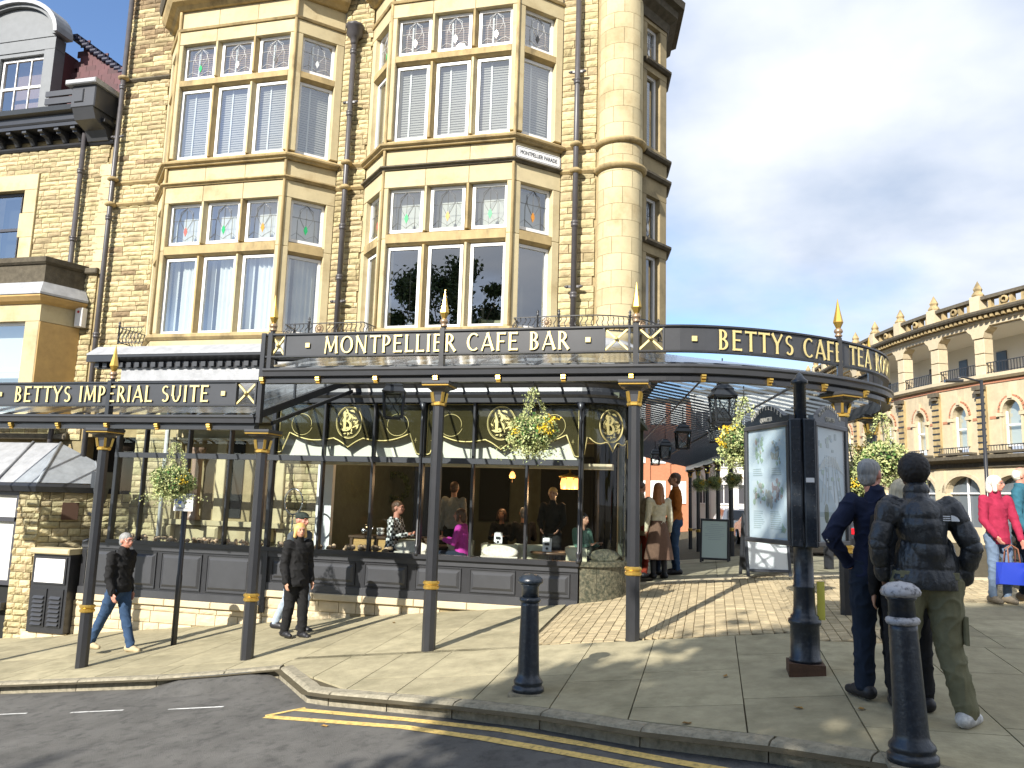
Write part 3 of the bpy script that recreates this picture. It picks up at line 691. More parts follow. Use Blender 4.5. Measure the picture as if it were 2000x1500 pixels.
# flared capitals for the painted lettering
def glyph(ch):
    S, A = 's', 'a'; t, h = .15, .075
    G = {'I': [(S, .12, 0, .12, 1, t)], 'T': [(S, .36, 0, .36, 1, t), (S, .0, .95, .72, .95, .1)], 'E': [(S, .12, 0, .12, 1, t), (S, .1, .95, .58, .95, .1), (S, .1, .52, .5, .52, h), (S, .1, .05, .6, .05, .1)],
         'F': [(S, .12, 0, .12, 1, t), (S, .1, .95, .58, .95, .1), (S, .1, .50, .5, .50, h)], 'L': [(S, .12, 0, .12, 1, t), (S, .1, .05, .58, .05, .1)],
         'B': [(S, .12, 0, .12, 1, t), (A, .2, .75, .30, .25, -90, 90, t, .06), (A, .2, .28, .36, .28, -90, 90, t, .06)],
         'P': [(S, .12, 0, .12, 1, t), (A, .2, .70, .36, .30, -90, 90, t, .06)], 'R': [(S, .12, 0, .12, 1, t), (A, .2, .73, .34, .27, -90, 90, t, .06), (S, .28, .5, .66, .0, .14)],
         'Y': [(S, .36, 0, .36, .5, t), (S, .02, 1, .38, .45, .14), (S, .70, 1, .35, .45, .09)], 'A': [(S, .04, 0, .40, 1, .08), (S, .76, 0, .38, 1, t), (S, .16, .30, .64, .30, .07)],
         'M': [(S, .08, 0, .16, 1, .09), (S, .14, 1, .48, .12, .13), (S, .82, 1, .46, .12, .08), (S, .88, 0, .80, 1, t)], 'N': [(S, .10, 0, .10, 1, .09), (S, .08, 1, .70, .0, .14), (S, .70, 0, .70, 1, .09)],
         'O': [(A, .45, .5, .43, .5, 0, 360, t, .07)], 'C': [(A, .45, .5, .43, .5, 52, 308, t, .07)], 'U': [(S, .12, .35, .12, 1, t), (A, .40, .35, .28, .35, 180, 360, .13, .07), (S, .68, .35, .68, 1, .09)],
         'S': [(A, .33, .74, .25, .25, 40, 270, .11, .08), (A, .33, .27, .28, .27, -140, 90, .14, .08)]}
    W_ = {'I': .30, 'T': .72, 'E': .66, 'F': .62, 'L': .60, 'B': .66, 'P': .62, 'R': .72, 'Y': .74, 'A': .82, 'M': 1.0, 'N': .86, 'O': .92, 'C': .82, 'U': .84, 'S': .66, ' ': .42}
    return G.get(ch, []), W_.get(ch, .6)
GLC = {}
def glyph_mesh(ch, m):
    if (ch, m.name) in GLC: return GLC[(ch, m.name)]
    b = MB(); e = 0
    for s in glyph(ch)[0]:
        e += .004; d0, d1 = -.05 - e, .0
        if s[0] == 's':
            _, x0, y0, x1, y1, w_ = s; p = Vector((x0, y0)); q = Vector((x1, y1)); d = (q - p).normalized(); n_ = Vector((-d.y, d.x)); Ls = (q - p).length; fl = min(.1, Ls * .2)
            L_, R_ = [], []
            for tt, ww in ((0, w_ * .5 * 1.35), (fl, w_ * .5), (Ls - fl, w_ * .5), (Ls, w_ * .5 * 1.35)): c_ = p + d * tt; L_.append(tuple(c_ + n_ * ww)); R_.append(tuple(c_ - n_ * ww))
            b.prism(L_ + R_[::-1], d0, d1, 'y')
        else:
            _, cx_, cy_, rx, ry, a0, a1, wt, wn = s; k = max(8, int(abs(a1 - a0) / 15)); v = []; f = []
            for i in range(k + 1):
                a = R(a0 + (a1 - a0) * i / k); ww = wn + (wt - wn) * abs(cos(a)) ** 1.3
                for r_ in (0, 1):
                    x = cx_ + (rx - ww * r_) * cos(a); z = cy_ + (ry - ww * r_) * sin(a); v += [(x, d0, z), (x, d1, z)]
            for i in range(k): o = 4 * i; f += [(o, o + 2, o + 6, o + 4), (o, o + 4, o + 5, o + 1), (o + 2, o + 3, o + 7, o + 6)]
            f += [(0, 1, 3, 2), (4 * k, 4 * k + 2, 4 * k + 3, 4 * k + 1)]; b.add(v, f)
    me = b.mesh('letter', m); GLC[(ch, m.name)] = me; return me
def roundel(M, xc, zc, par, k=1.):
    b = MB(M); r = .27 * k
    b.tube([(xc + r * .86 * cos(a), .02, zc + r * sin(a)) for a in [2 * pi * i / 32 for i in range(33)]], .009, 4)
    b.tube([(xc + r * .8 * cos(a), .02, zc + r * .93 * sin(a)) for a in [2 * pi * i / 32 for i in range(33)]], .003, 4)
    rr = random.Random(5)
    for i in range(26):
        a = rr.uniform(0, 2 * pi); q = rr.uniform(.35, .76) * r; cx_, cz_ = xc + q * .86 * cos(a), zc + q * sin(a); s_ = rr.uniform(.018, .036) * k; t_ = rr.uniform(0, pi)
        b.prism([(cx_ + s_ * 1.7 * cos(t_), cz_ + s_ * 1.7 * sin(t_)), (cx_ - s_ * .6 * sin(t_), cz_ + s_ * .6 * cos(t_)), (cx_ - s_ * 1.7 * cos(t_), cz_ - s_ * 1.7 * sin(t_)), (cx_ + s_ * .6 * sin(t_), cz_ - s_ * .6 * cos(t_))], .016 - i * .0002, .02, 'y')
    for i in range(5): b.tube([(xc + (.05 + .028 * i) * k * cos(a), .018, zc + (-.04 + .05 * sin(a) * (1 + .5 * i)) * k + .03 * k) for a in [pi * 1.5 * j / 10 - .8 for j in range(11)]], .003, 4)
    b.obj('gold_roundel', GOLDP, par)
    o = link('monogram', glyph_mesh('B', GOLDP), par); T = M @ Matrix.Translation((xc - .11 * k, .012, zc - .15 * k)); o.location = T.translation; o.rotation_euler = T.to_euler(); o.scale = (.3 * k, .1, .32 * k)
M0 = TR(0, YS)
# header panels: two of three panes each on the flat front, one on the curved corner
for a, c in ((-7.22, -4.58), (-4.54, -1.98)):
    Mh = TR(a, YS); header(Mh, c - a, 'painted_header', shop); roundel(Mh, (c - a) / 2, 1.20, shop)
n = 24; Wc = .65 * pi / 2
b = MB(); v = []
for i in range(n + 1):
    a = (pi / 2) * i / n; v.append((-1.96 + .635 * sin(a), 12.85 - .635 * cos(a), Z_T)); v.append((-1.96 + .635 * sin(a), 12.85 - .635 * cos(a), Z_T - scal(i / n) * 1.06))
b.add(v, [(2 * i, 2 * i + 2, 2 * i + 3, 2 * i + 1) for i in range(n)], True); b.obj('painted_header', BRN, shop)
b = MB(); b.tube([(v[2 * i + 1][0] + .012 * sin(pi / 2 * i / n), v[2 * i + 1][1] - .012 * cos(pi / 2 * i / n), v[2 * i + 1][2] + .022) for i in range(n + 1)], .009, 4); b.obj('gold_scroll', GOLDP, shop)
Mr = TR(-1.96 + .652 * sin(.75), 12.85 - .652 * cos(.75), 0, .75); roundel(Mr @ Matrix.Translation((0, -.005, 0)), 0, 1.18, shop, .95)
# posts, glazing bars, transom, head
def postat(x, y, w_=.05, z0=-.92, z1=1.56, rz=0., d=.07):
    b = MB(TR(x, y, 0, rz)); b.bbox(-w_ / 2, w_ / 2, -d, .03, z0, z1, .008); b.obj('glazing_bar', BLACK, shop)
for x in PX[1:-1]: postat(x, YS, .07 if abs(x + 4.56) < .01 else .042)
for x in PL[1:-1]: postat(x, YS, .04)
postat(-7.25, YS, .075); postat(-10.35, YS, .07); postat(-1.96, YS, .07); postat(*SIDE0, .05, rz=pi / 2)
for x in (-4.56, -1.97):   # turned colonnette in front of the party posts
    b = MB(TR(x, YS - .09)); b.lathe([(.03, -.92), (.035, -.88), (.018, -.85), (.034, -.80), (.034, -.77), (.016, -.74), (.018, 1.2), (.03, 1.24), (.018, 1.27), (.022, 1.4), (.07, 1.52)], 10); b.obj('colonnette', BLACK, shop)
def band(name, m, z0, z1, o0, o1, path, par=shop, extra=()):
    b = MB(); b.sweep(path, [(o0, z0), (o1, z0)] + list(extra) + [(o1, z1), (o0, z1)]); return b.obj(name, m, par)
SEG = [(-10.38, YS), (-7.2, YS)] ; RT = [(-7.2, YS)] + ARC + SIDE
band('transom', GREY, Z_TR0, Z_TR1, -.03, .075, SEG); band('transom', GREY, Z_TR0, Z_TR1, -.03, .075, [(-7.2, YS), (-1.96, YS)])
band('glazing_head', BLACK, 1.52, 1.60, -.05, .09, SEG + ARC + SIDE)
band('cill', BLACK, -.97, -.90, -.05, .10, SEG + ARC[:1]); band('cill', GRAN, -.97, -.90, -.05, .06, ARC + SIDE)
b = MB()
for xs_ in (PL, PX):
    for a, c in zip(xs_, xs_[1:]):
        for z0, z1 in ((-.9, Z_TR0), (Z_TR1, 1.53)): q = MB(); q.pane(a + .01, c - .01, YS - .002, z0 - .01, z1 + .01); q.obj('pane', GLSHOP, shop)
for q0, q1 in ((-.9, Z_TR0), (Z_TR0 + .002, 1.53)): b = MB(); b.sweep(ARC, [(0, q0), (0, q1)], closed=False, smooth=True); b.obj('curved_pane', GLSHOP, shop)
b = MB(); b.sweep(SIDE, [(0, -.9), (0, 1.53)], closed=False); b.obj('side_pane', GLSHOP, shop)
# cream blinds behind the header
b = MB(); b.box(-7.2, -2.0, YS + .16, YS + .17, .64, 1.5); b.obj('cream_blind', CREAM, shop)
b = MB(); b.box(-7.2, -1.5, YS + .12, YS + .35, .50, .585); b.obj('pelmet', PLINTH, shop)
# entablature above the glazing: cove, fascia, lead flat roof edge
ENT = SEG + [(-1.96, YS)] + [(-1.96 + .65 * sin(a), 12.85 - .65 * cos(a)) for a in [pi / 2 * i / 14 for i in range(1, 15)]] + SIDE
b = MB(); b.sweep(ENT, [(-.1, 1.6), (.10, 1.6), (.13, 1.64), (.06, 1.70), (.05, 1.76), (.09, 1.82), (.17, 1.87), (.19, 1.90), (-.1, 1.90)], smooth=False); b.obj('cove', BLACK, shop)
b = MB(); b.sweep(ENT, [(-.1, 1.90), (.12, 1.90), (.12, 2.12), (.14, 2.13), (.14, 2.22), (-.1, 2.22)]); b.obj('lead_fascia', LEAD, shop)
b = MB(); b.sweep(ENT, [(-.1, 2.24), (.14, 2.24), (.26, 2.30), (.30, 2.32), (.30, 2.36), (-.6, 2.42)]); b.obj('cornice_moulding', BLACK, shop)
b = MB(); b.sweep([(-11.0, YS)] + ENT, [(-.62, 2.424), (.31, 2.364), (.31, 2.385), (.05, 2.56), (-.62, 2.62)]); b.obj('lead_flat_roof', LEAD, shop)
b = MB(); b.box(-11.0, -10.38, YS - .30, YS + .3, 2.24, 2.36); b.obj('cornice_return', BLACK, shop)
x = -10.9
while x < -7.3: b = MB(); b.box(x, x + .09, YS - .20, YS - .13, 2.15, 2.235); b.obj('dentil', GREY, shop); x += .17
b = MB(); b.box(-10.9, -7.3, YS - .145, YS - .13, 2.13, 2.24); b.obj('dentil_backing', BLACK, shop)
# stall riser with raised panels
def riser(x0, x1, z0, z1, pan, y=YS):
    b = MB(); b.box(x0, x1, y - .02, y + .1, z0, z1); b.obj('stall_riser', BLACK, shop)
    b = MB(); b.box(x0, x1, y - .045, y - .021, z1 - .09, z1 - .002); b.box(x0, x1, y - .045, y - .021, z0 + .002, z0 + .12); b.obj('riser_rail', GREY, shop)
    for a, c in pan:
        b = MB(TR(0, y - .022)); p0, p1 = z0 + .17, z1 - .13
        b.prism([(a, p0), (c, p0), (c, p1), (a, p1)], -.004, 0, 'y')
        v = [(a + .03, 0, p0 + .03), (c - .03, 0, p0 + .03), (c - .03, 0, p1 - .03), (a + .03, 0, p1 - .03), (a + .07, -.028, p0 + .07), (c - .07, -.028, p0 + .07), (c - .07, -.028, p1 - .07), (a + .07, -.028, p1 - .07)]
        b.add([(x, yy - .0045, z) for x, yy, z in v], [(4, 5, 6, 7), (0, 1, 5, 4), (1, 2, 6, 5), (2, 3, 7, 6), (3, 0, 4, 7)]); b.obj('riser_panel', GREY, shop)
        for q in ((a, a + .012, p0, p1), (c - .012, c, p0, p1), (a, c, p1, p1 + .012), (a, c, p0 - .012, p0)):
            b = MB(); b.box(q[0], q[1], y - .04, y - .023, q[2], q[3]); b.obj('panel_bead', BLACK, shop)
riser(-7.24, -1.98, -1.60, -.97, [(-7.12, -6.72), (-6.5, -5.62), (-5.45, -4.72), (-4.58, -3.82), (-3.68, -2.95), (-2.82, -2.1)])
riser(-10.9, -7.26, -1.86, -.97, [(-10.8, -10.2), (-10.1, -9.35), (-9.25, -8.45), (-8.35, -7.5)])
b = MB(); b.box(-7.28, -7.20, YS - .055, YS + .1, -1.97, -.90); b.obj('riser_end_post', GREY, shop)
x0 = -7.22
for i in range(6): b = MB(); b.bbox(-7.2 + .875 * i + .004, -7.2 + .875 * (i + 1) - .004, YS - .075, YS + .2, -1.71, -1.602, .012); b.obj('plinth_course', PLINTH, shop)
for i in range(4): b = MB(); b.bbox(-10.9 + .9 * i + .004, -10.9 + .9 * (i + 1) - .004, YS - .075, YS + .2, -1.97, -1.862, .012); b.obj('plinth_course', PLINTH, shop)
b = MB(); b.box(-7.25, -2.0, YS, YS + .3, -2.9, -1.72); b.box(-11, -7.25, YS, YS + .3, -3, -1.98); b.obj('footing', MORTAR, shop)
stones(shop, TR(0, YS - .012), courses(-7.25, -2.0, -2.35, -1.72, h=(.14, .19), w_=(.3, .6), seed=9, clipf=lambda x, z: z > gz(x, YS) + .03), PLINTH, depth=.02)
stones(shop, TR(0, YS - .012), courses(-11.0, -7.25, -2.8, -1.98, h=(.15, .2), w_=(.3, .6), seed=10, clipf=lambda x, z: z > gz(x, YS) + .03), PLINTH, depth=.02)
# curved granite base
for i in range(4):
    a0, a1 = pi / 2 * i / 4, pi / 2 * (i + 1) / 4; P = [(-1.96 + .65 * sin(a0 + (a1 - a0) * (k + .04) / 4.08), 12.85 - .65 * cos(a0 + (a1 - a0) * (k + .04) / 4.08)) for k in range(5)]
    b = MB(); b.sweep(P, [(-.06, -1.66), (.01, -1.66), (.01, -.975), (-.06, -.975)], smooth=False); b.obj('granite_panel', GRAN, shop)
b = MB(); b.sweep(SIDE, [(-.1, -1.6), (0, -1.6), (0, -.975), (-.1, -.975)]); b.obj('granite_panel', GRAN, shop)
# oval carved plaques and marble sill inside the window
b = MB(); b.box(-7.2, -1.9, YS + .02, YS + .42, -.99, -.93); b.box(-10.3, -7.25, YS + .02, YS + .30, -.99, -.93); b.obj('inner_sill', SILLM, shop)
b = MB(); rr = random.Random(4)
for i in range(150): x = rr.uniform(-10.2, -5.1); b.sphere((x, YS + rr.uniform(.05, .24), -.91 + rr.uniform(0, .07)), (rr.uniform(.03, .06), .04, rr.uniform(.025, .05)), 6, 4)
PEB = mat('dried_petals', (.42, .30, .2), .9, isl=.6); o = b.obj('potpourri', PEB, shop); o['kind'] = 'stuff'
OVAL = mat('carved_white_oval', (.52, .49, .43), .6, var=.3, vscale=30)
for x, y, rz, lb in ((-4.78, 12.45, 0, 'pale oval plaque lying in the window by the plaid man'), (-3.28, 12.40, 0, 'pale oval plaque in the window below the green chair'), (-1.62, 12.62, .8, 'dark oval plaque inside the curved corner glass')):
    t = thing('oval_plaque', lb, 'plaque', (x, y, -.92), rz, 'oval window plaques'); b = MB(Matrix.Rotation(R(-18), 4, 'X')); m_ = OVAL if rz == 0 else GRAN
    b.lathe([(.001, -.03), (.26, -.03), (.28, 0), (.25, .03), (.21, .02), (.001, .025)], 28, M=Matrix.Translation((0, 0, .10)) @ Matrix.Rotation(pi / 2, 4, 'X') @ Matrix.Diagonal((1.1, .38, 1, 1))); b.obj('oval', m_, t)
    b = MB(); b.box(-.3, .3, -.02, .04, -.01, .03); b.obj('foot', m_, t)
# ---------------------------------------------------------------- inside the cafe
WALLI = mat('cafe_inner_wall', (.11, .12, .085), .9, var=.2); FLOORI = mat('cafe_carpet', (.05, .07, .03), .95)
room = link('cafe_room', None, cafe)
b = MB(); b.box(-6.35, -1.5, 18, 18.1, -1.6, 1.9); b.obj('back_wall', WALLI, room)
for i, (x_, w_, z0, z1) in enumerate(((-6.0, .5, -1.5, .9), (-4.9, .35, -.5, .7), (-3.2, .6, -1.5, 1.0), (-2.0, .3, -.3, .6))): b = MB(); b.box(x_ - w_, x_ + w_, 17.9, 17.98, z0, z1); b.obj('dark_archway' if i % 2 == 0 else 'picture', DARK, room)
b = MB(); b.box(-7.22, -1.4, 12.35, 18, -1.62, -1.56); b.obj('cafe_floor', FLOORI, room)
b = MB(); b.box(-10.3, -1.4, 12.3, 18, 1.62, 1.7); b.obj('ceiling', WALLI, room)
Mside, Wside = facet((SIDE[0][0] - .02, SIDE[0][1]), (SIDE[0][0] - .8, 18)); b = MB(Mside); b.box(1.2, Wside, 0, .08, -1.6, 1.7); b.obj('side_lining', WALLI, room)
b = MB(); b.box(-7.0, -6.9, 13.4, 18, -1.6, 1.6); b.obj('partition', WALLI, room)
b = MB(); b.box(-6.98, -6.68, 13.3, 13.4, -1.5, .6); b.obj('white_jamb', WHITE, room)
# stone return wall and old facade with granite columns behind the left glazing
old = link('old_facade', None, cafe)
Mo = TR(0, 13.5)
b = MB(Mo); b.box(-11.1, -7.0, .03, .3, -2.6, 2.3); b.obj('wall', MORTAR, old)
op = [(-9.95, -9.25, -.55, .72), (-9.0, -8.25, -.55, .72)]
stones(old, Mo, courses(-11.1, -10.25, -2.4, 2.0, h=(.10, .15), seed=21) + courses(-7.75, -6.98, -2.0, 2.0, h=(.10, .15), seed=22) + courses(-10.25, -7.75, -2, -.95, h=(.12, .16), seed=23), STONE, limit=220)
for x0, x1 in ((-10.25, -10.0), (-9.2, -9.0), (-8.2, -7.75)): b = MB(Mo); b.bbox(x0, x1, -.06, .1, -.6, .95); b.obj('pilaster', ASH, old)
for z0, z1, y0 in ((-.66, -.56, -.16), (.95, 1.0, -.14), (1.0, 1.25, -.05), (1.3, 1.6, -.08), (-.95, -.68, -.03)): b = MB(Mo); b.bbox(-10.3, -7.7, y0, .1, z0, z1); b.obj('ashlar_course', ASH, old)
for x in (-10.12, -9.1, -8.0): b = MB(Mo); b.bbox(x - .12, x + .12, -.2, .05, -.9, -.67, .04); b.obj('bracket', ASH, old)
for x in (-9.5, -8.1):
    PG = mat('pink_granite', (.34, .22, .16), .35, var=.3, vscale=60); b = MB(TR(x, 13.28)); b.lathe([(.13, -.56), (.13, -.5), (.11, -.46), (.105, -.43), (.095, .55), (.11, .6), (.1, .63), (.15, .75), (.15, .8)], 20); b.obj('granite_column', PG, old)
b = MB(Mo); b.box(-9.0, -8.65, .0, .04, -.5, .95); b.obj('dark_opening', DARK, old)
b = MB(); b.box(-10.36, -10.3, YS + .05, 13.4, -2.2, -1.0); b.box(-7.24, -7.18, YS + .05, 12.9, -2.2, -1.0); b.obj('return_base', BLACK, shop)
b = MB(); b.add([(-10.34, YS + .03, -1), (-10.34, 13.4, -1), (-10.34, 13.4, 1.5), (-10.34, YS + .03, 1.5)], [(0, 1, 2, 3)]); b.obj('end_pane', GLSHOP, shop)
b = MB(); b.lathe([(.045, -1.0), (.045, 1.6)], 12, M=TR(-10.15, 13.2)); o = b.obj('white_pipe', WHITE, old)
WOOD = mat('light_oak', (.42, .26, .09), .5, var=.2, vscale=3, stretch=(1, 1, 8)); DW = mat('dark_walnut', (.07, .04, .02), .4, var=.2)
t = thing('sideboard', 'long light oak sideboard with drawers inside the shop window', 'sideboard', (-6.35, 13.5, -1.56))
b = MB(); b.box(0, 1.5, .0, .5, .08, .80); b.obj('carcass', WOOD, t); b = MB(); b.box(-.03, 1.53, -.04, .52, .80, .84); b.obj('worktop', DW, t)
for i in range(3):
    for z0, z1 in ((.42, .74), (.12, .39)): b = MB(); b.bbox(.06 + .48 * i, .48 + .48 * i, -.02, -.001, z0, z1, .008); b.obj('drawer', WOOD, t); b = MB(); b.sphere((.27 + .48 * i, -.035, (z0 + z1) / 2), .018); b.obj('knob', DW, t)
for i in range(4): b = MB(); b.bbox(.48 * i - .01, .05 + .48 * i, -.03, 0, .0, .8, .006); b.obj('stile', DW, t)
CRK = mat('white_crockery', (.8, .8, .78), .25)
def cup(x, y, z, r, h, lb, i):
    t = thing('bowl', lb, 'bowl', (x, y, z), 0, 'crockery on the sideboard'); b = MB(); b.lathe([(r * .5, 0), (r * .9, h * .4), (r, h), (r * .92, h), (r * .8, h * .4), (.001, h * .15)], 14); b.obj('bowl_body', CRK, t)
for i, (x, r) in enumerate(((-5.83, .07), (-5.62, .06), (-5.45, .07))): cup(x, 13.62, -.72, r, .07, ['leftmost', 'middle', 'rightmost'][i] + ' of the three white bowls on the sideboard', i)
cup(-5.83, 13.62, -.65, .07, .07, 'white bowl stacked on the leftmost bowl of the sideboard', 3)
STEEL = mat('polished_steel', (.5, .5, .5), .15, metal=1)
t = thing('teapot', 'steel teapot at the left end of the sideboard', 'teapot', (-6.15, 13.65, -.72)); b = MB(); b.lathe([(.05, 0), (.09, .04), (.095, .09), (.06, .15), (.02, .17), (.02, .19), (.001, .2)], 16); b.obj('pot_body', STEEL, t); b = MB(); b.tube([(.08, 0, .06), (.14, 0, .1), (.16, 0, .16)], .012); b.obj('spout', STEEL, t)
t = thing('round_mirror_stand', 'round silver-rimmed mirror on a slim stand behind the left window', 'mirror', (-7.05, 12.62, -.93))
b = MB(); b.tube([(.17 * cos(a), 0, .78 + .22 * sin(a)) for a in [2 * pi * i / 32 for i in range(33)]], .016, 8); b.obj('rim', STEEL, t); b = MB(); b.tube([(0, 0, 0), (0, 0, .56)], .014); b.lathe([(.09, 0), (.09, .01), (.02, .03)], 14); b.obj('stand', STEEL, t)
LAMPG = mat('warm_lamp_glass', (.8, .35, .1), .4, emit=((1, .42, .12), 1.6))
def sconce(x, y, z, lb, s=1.):
    t = thing('wall_lamp', lb, 'lamp', (x, y, z), 0, 'warm lamps inside the cafe'); b = MB(); b.lathe([(.09 * s, .0), (.11 * s, .08 * s), (.07 * s, .18 * s), (.03 * s, .22 * s)], 12); b.obj('lamp_shade', LAMPG, t)
    b = MB(); b.tube([(0, 0, .2 * s), (0, 0, .34 * s)], .01); b.tube([(0, 0, -.02), (0, 0, -.14 * s)], .008); b.obj('rod', DW, t)
sconce(-8.2, 16, .30, 'orange glowing lamp above the sideboard at the left of the cafe'); sconce(-3.85, 15.4, .42, 'small warm lamp hanging in the middle of the cafe', .6)
for x_, y_, z_, e_ in ((-8.2, 15.8, .1, 12), (-3.85, 15.2, .3, 14), (-2.55, 14.5, .1, 16), (-5.4, 14.2, 1.2, 20)):  # lamps, then an added fill with no lamp there, to brighten the room
    ld = bpy.data.lights.new('lamp_and_fill_glow', 'POINT'); ld.energy = e_; ld.color = (1, .62, .32); ld.shadow_soft_size = .15; lo_ = bpy.data.objects.new('lamp_and_fill_glow', ld); C.objects.link(lo_); lo_.location = (x_, y_, z_); lo_.parent = room
t = thing('wall_lamp', 'large brass chandelier with orange shades above the blonde waitress', 'lamp', (-2.55, 14.6, .42), 0, 'warm lamps inside the cafe')
for i in range(4): a = i * pi / 2; b = MB(TR(.12 * cos(a), .12 * sin(a))); b.lathe([(.05, -.2), (.065, -.1), (.04, 0)], 10); b.obj('lamp_shade', LAMPG, t)
b = MB(); b.lathe([(.2, 0), (.22, .04), (.08, .07), (.02, .1), (.02, .5)], 16); b.obj('canopy', GOLD, t)
def table(x, y, lb):
    t = thing('cafe_table', lb, 'table', (x, y, -1.56), 0, 'round cafe tables'); b = MB(); b.lathe([(.36, .70), (.38, .72), (.36, .74), (.001, .74)], 24); b.obj('tabletop', DW, t)
    b = MB(); b.lathe([(.24, 0), (.22, .03), (.035, .06), (.03, .7)], 14); b.obj('pedestal', STEEL, t)
table(-4.7, 13.25, 'round table between the plaid-shirted man and the woman in magenta'); table(-2.55, 13.1, 'round table in front of the standing blonde waitress')
def menu(x, y, z, lb): t = thing('menu_card', lb, 'menu', (x, y, z), 0, 'menus on the cafe tables'); b = MB(); b.prism([(-.05, 0), (.05, 0), (0, .03)], 0, .22, 'z', Matrix.Rotation(0, 4, 'Z')); b.add([(-.075, -.02, 0), (.075, -.02, 0), (.075, .02, .21), (-.075, .02, .21)], [(0, 1, 2, 3)]); b.obj('card', WHITE, t); b = MB(); b.box(-.04, .04, -.024, -.02, .10, .14); b.lathe([(.022, 0), (.022, .004)], 10, M=Matrix.Translation((0, -.015, .05)) @ RX90); b.obj('print', BLACK, t)
menu(-4.62, 13.05, -.82, 'white folded menu card on the table by the plaid man'); menu(-2.62, 12.95, -.82, 'white menu card with a round logo on the table by the waitress'); menu(-3.7, 13.9, -.8, 'menu card standing farther back near the middle of the cafe')
def tub(x, y, rz, lb):
    t = thing('tub_chair', lb, 'chair', (x, y, -1.56), rz, 'pale green tub chairs in the cafe'); b = MB(); b.lathe([(.24, .35), (.28, .4), (.31, .82), (.27, .84), (.25, .45)], 20, a0=-.3, a1=pi + .3, cap=False); b.obj('backrest', CH, t)
    b = MB(); b.lathe([(.03, .36), (.24, .36), (.26, .42), (.2, .47), (.001, .48)], 18); b.obj('seat', CH, t)
    for sx in (-1, 1):
        for sy in (-1, 1): b = MB(); b.tube([(sx * .17, sy * .17, .36), (sx * .2, sy * .2, 0)], .018); b.obj('leg', DW, t)
tub(-3.42, 12.95, pi - .2, 'pale green tub chair just inside the glass right of the magenta woman'); tub(-2.95, 13.3, pi + .5, 'pale green tub chair second from the glass, beside the waitress table')
tub(-2.02, 13.0, pi / 2, 'pale green tub chair nearest the curved corner glass'); tub(-5.22, 13.25, pi / 2 - pi, 'tub chair under the plaid-shirted man'); tub(-4.13, 13.3, pi / 2 , 'tub chair under the woman in magenta')
WR = mat('wreath_leaves', (.06, .09, .03), .8, isl=.4)
t = thing('wreath', 'round green leaf wreath hanging on the dark wall inside the cafe', 'wreath', (-6.75, 16.5, .2)); b = MB(); rr = random.Random(8)
for i in range(260):
    a = rr.uniform(0, 2 * pi); r = .28 + rr.uniform(-.06, .06); c_ = Vector((r * cos(a), rr.uniform(-.05, .05), r * sin(a))); d = Vector((rr.uniform(-1, 1), rr.uniform(-1, 1), rr.uniform(-1, 1))).normalized() * .05; e_ = d.orthogonal().normalized() * .02
    b.add([c_ - d, c_ + e_, c_ + d, c_ - e_], [(0, 1, 2, 3)])
b.obj('leaves', WR, t, kind='stuff')
# ---------------------------------------------------------------- canopies
def catmull(P, n):
    out_ = []
    for i in range(len(P) - 1):
        p0 = P[max(i - 1, 0)]; p1 = P[i]; p2 = P[i + 1]; p3 = P[min(i + 2, len(P) - 1)]
        for k in range(n):
            t = k / n; out_.append(tuple(.5 * ((2 * b_) + (-a + c) * t + (2 * a - 5 * b_ + 4 * c - d) * t * t + (-a + 3 * b_ - 3 * c + d) * t ** 3) for a, b_, c, d in zip(p0, p1, p2, p3)))
    return out_ + [P[-1]]
class Path:
    def __init__(s, pts):
        s.p = [Vector((a, b)) for a, b in pts]; s.L = [0]
        for a, b in zip(s.p, s.p[1:]): s.L.append(s.L[-1] + (b - a).length)
    def at(s, d):
        d = cl(d, 0, s.L[-1] - 1e-6)
        for i in range(len(s.L) - 1):
            if d <= s.L[i + 1] + 1e-9: break
        t = (d - s.L[i]) / (s.L[i + 1] - s.L[i]); q = s.p[i].lerp(s.p[i + 1], t)
        # smooth tangent
        a = s.p[max(i - 1, 0)] if t < .5 else s.p[i]; b = s.p[i + 1] if t < .5 else s.p[min(i + 2, len(s.p) - 1)]
        e_ = (b - a).normalized(); return q, math.atan2(e_.y, e_.x)
    def sub(s, d0, d1):
        q = [s.at(d0)[0]] + [p for p, l_ in zip(s.p, s.L) if d0 + .01 < l_ < d1 - .01] + [s.at(d1)[0]]; return [tuple(v) for v in q]
YC = 9.35
RAFT = mat('sky_tinted_glazing_bar', (.13, .15, .18), .3, spec=.6)  # the sky's reflection on the bars is put into this grey-blue
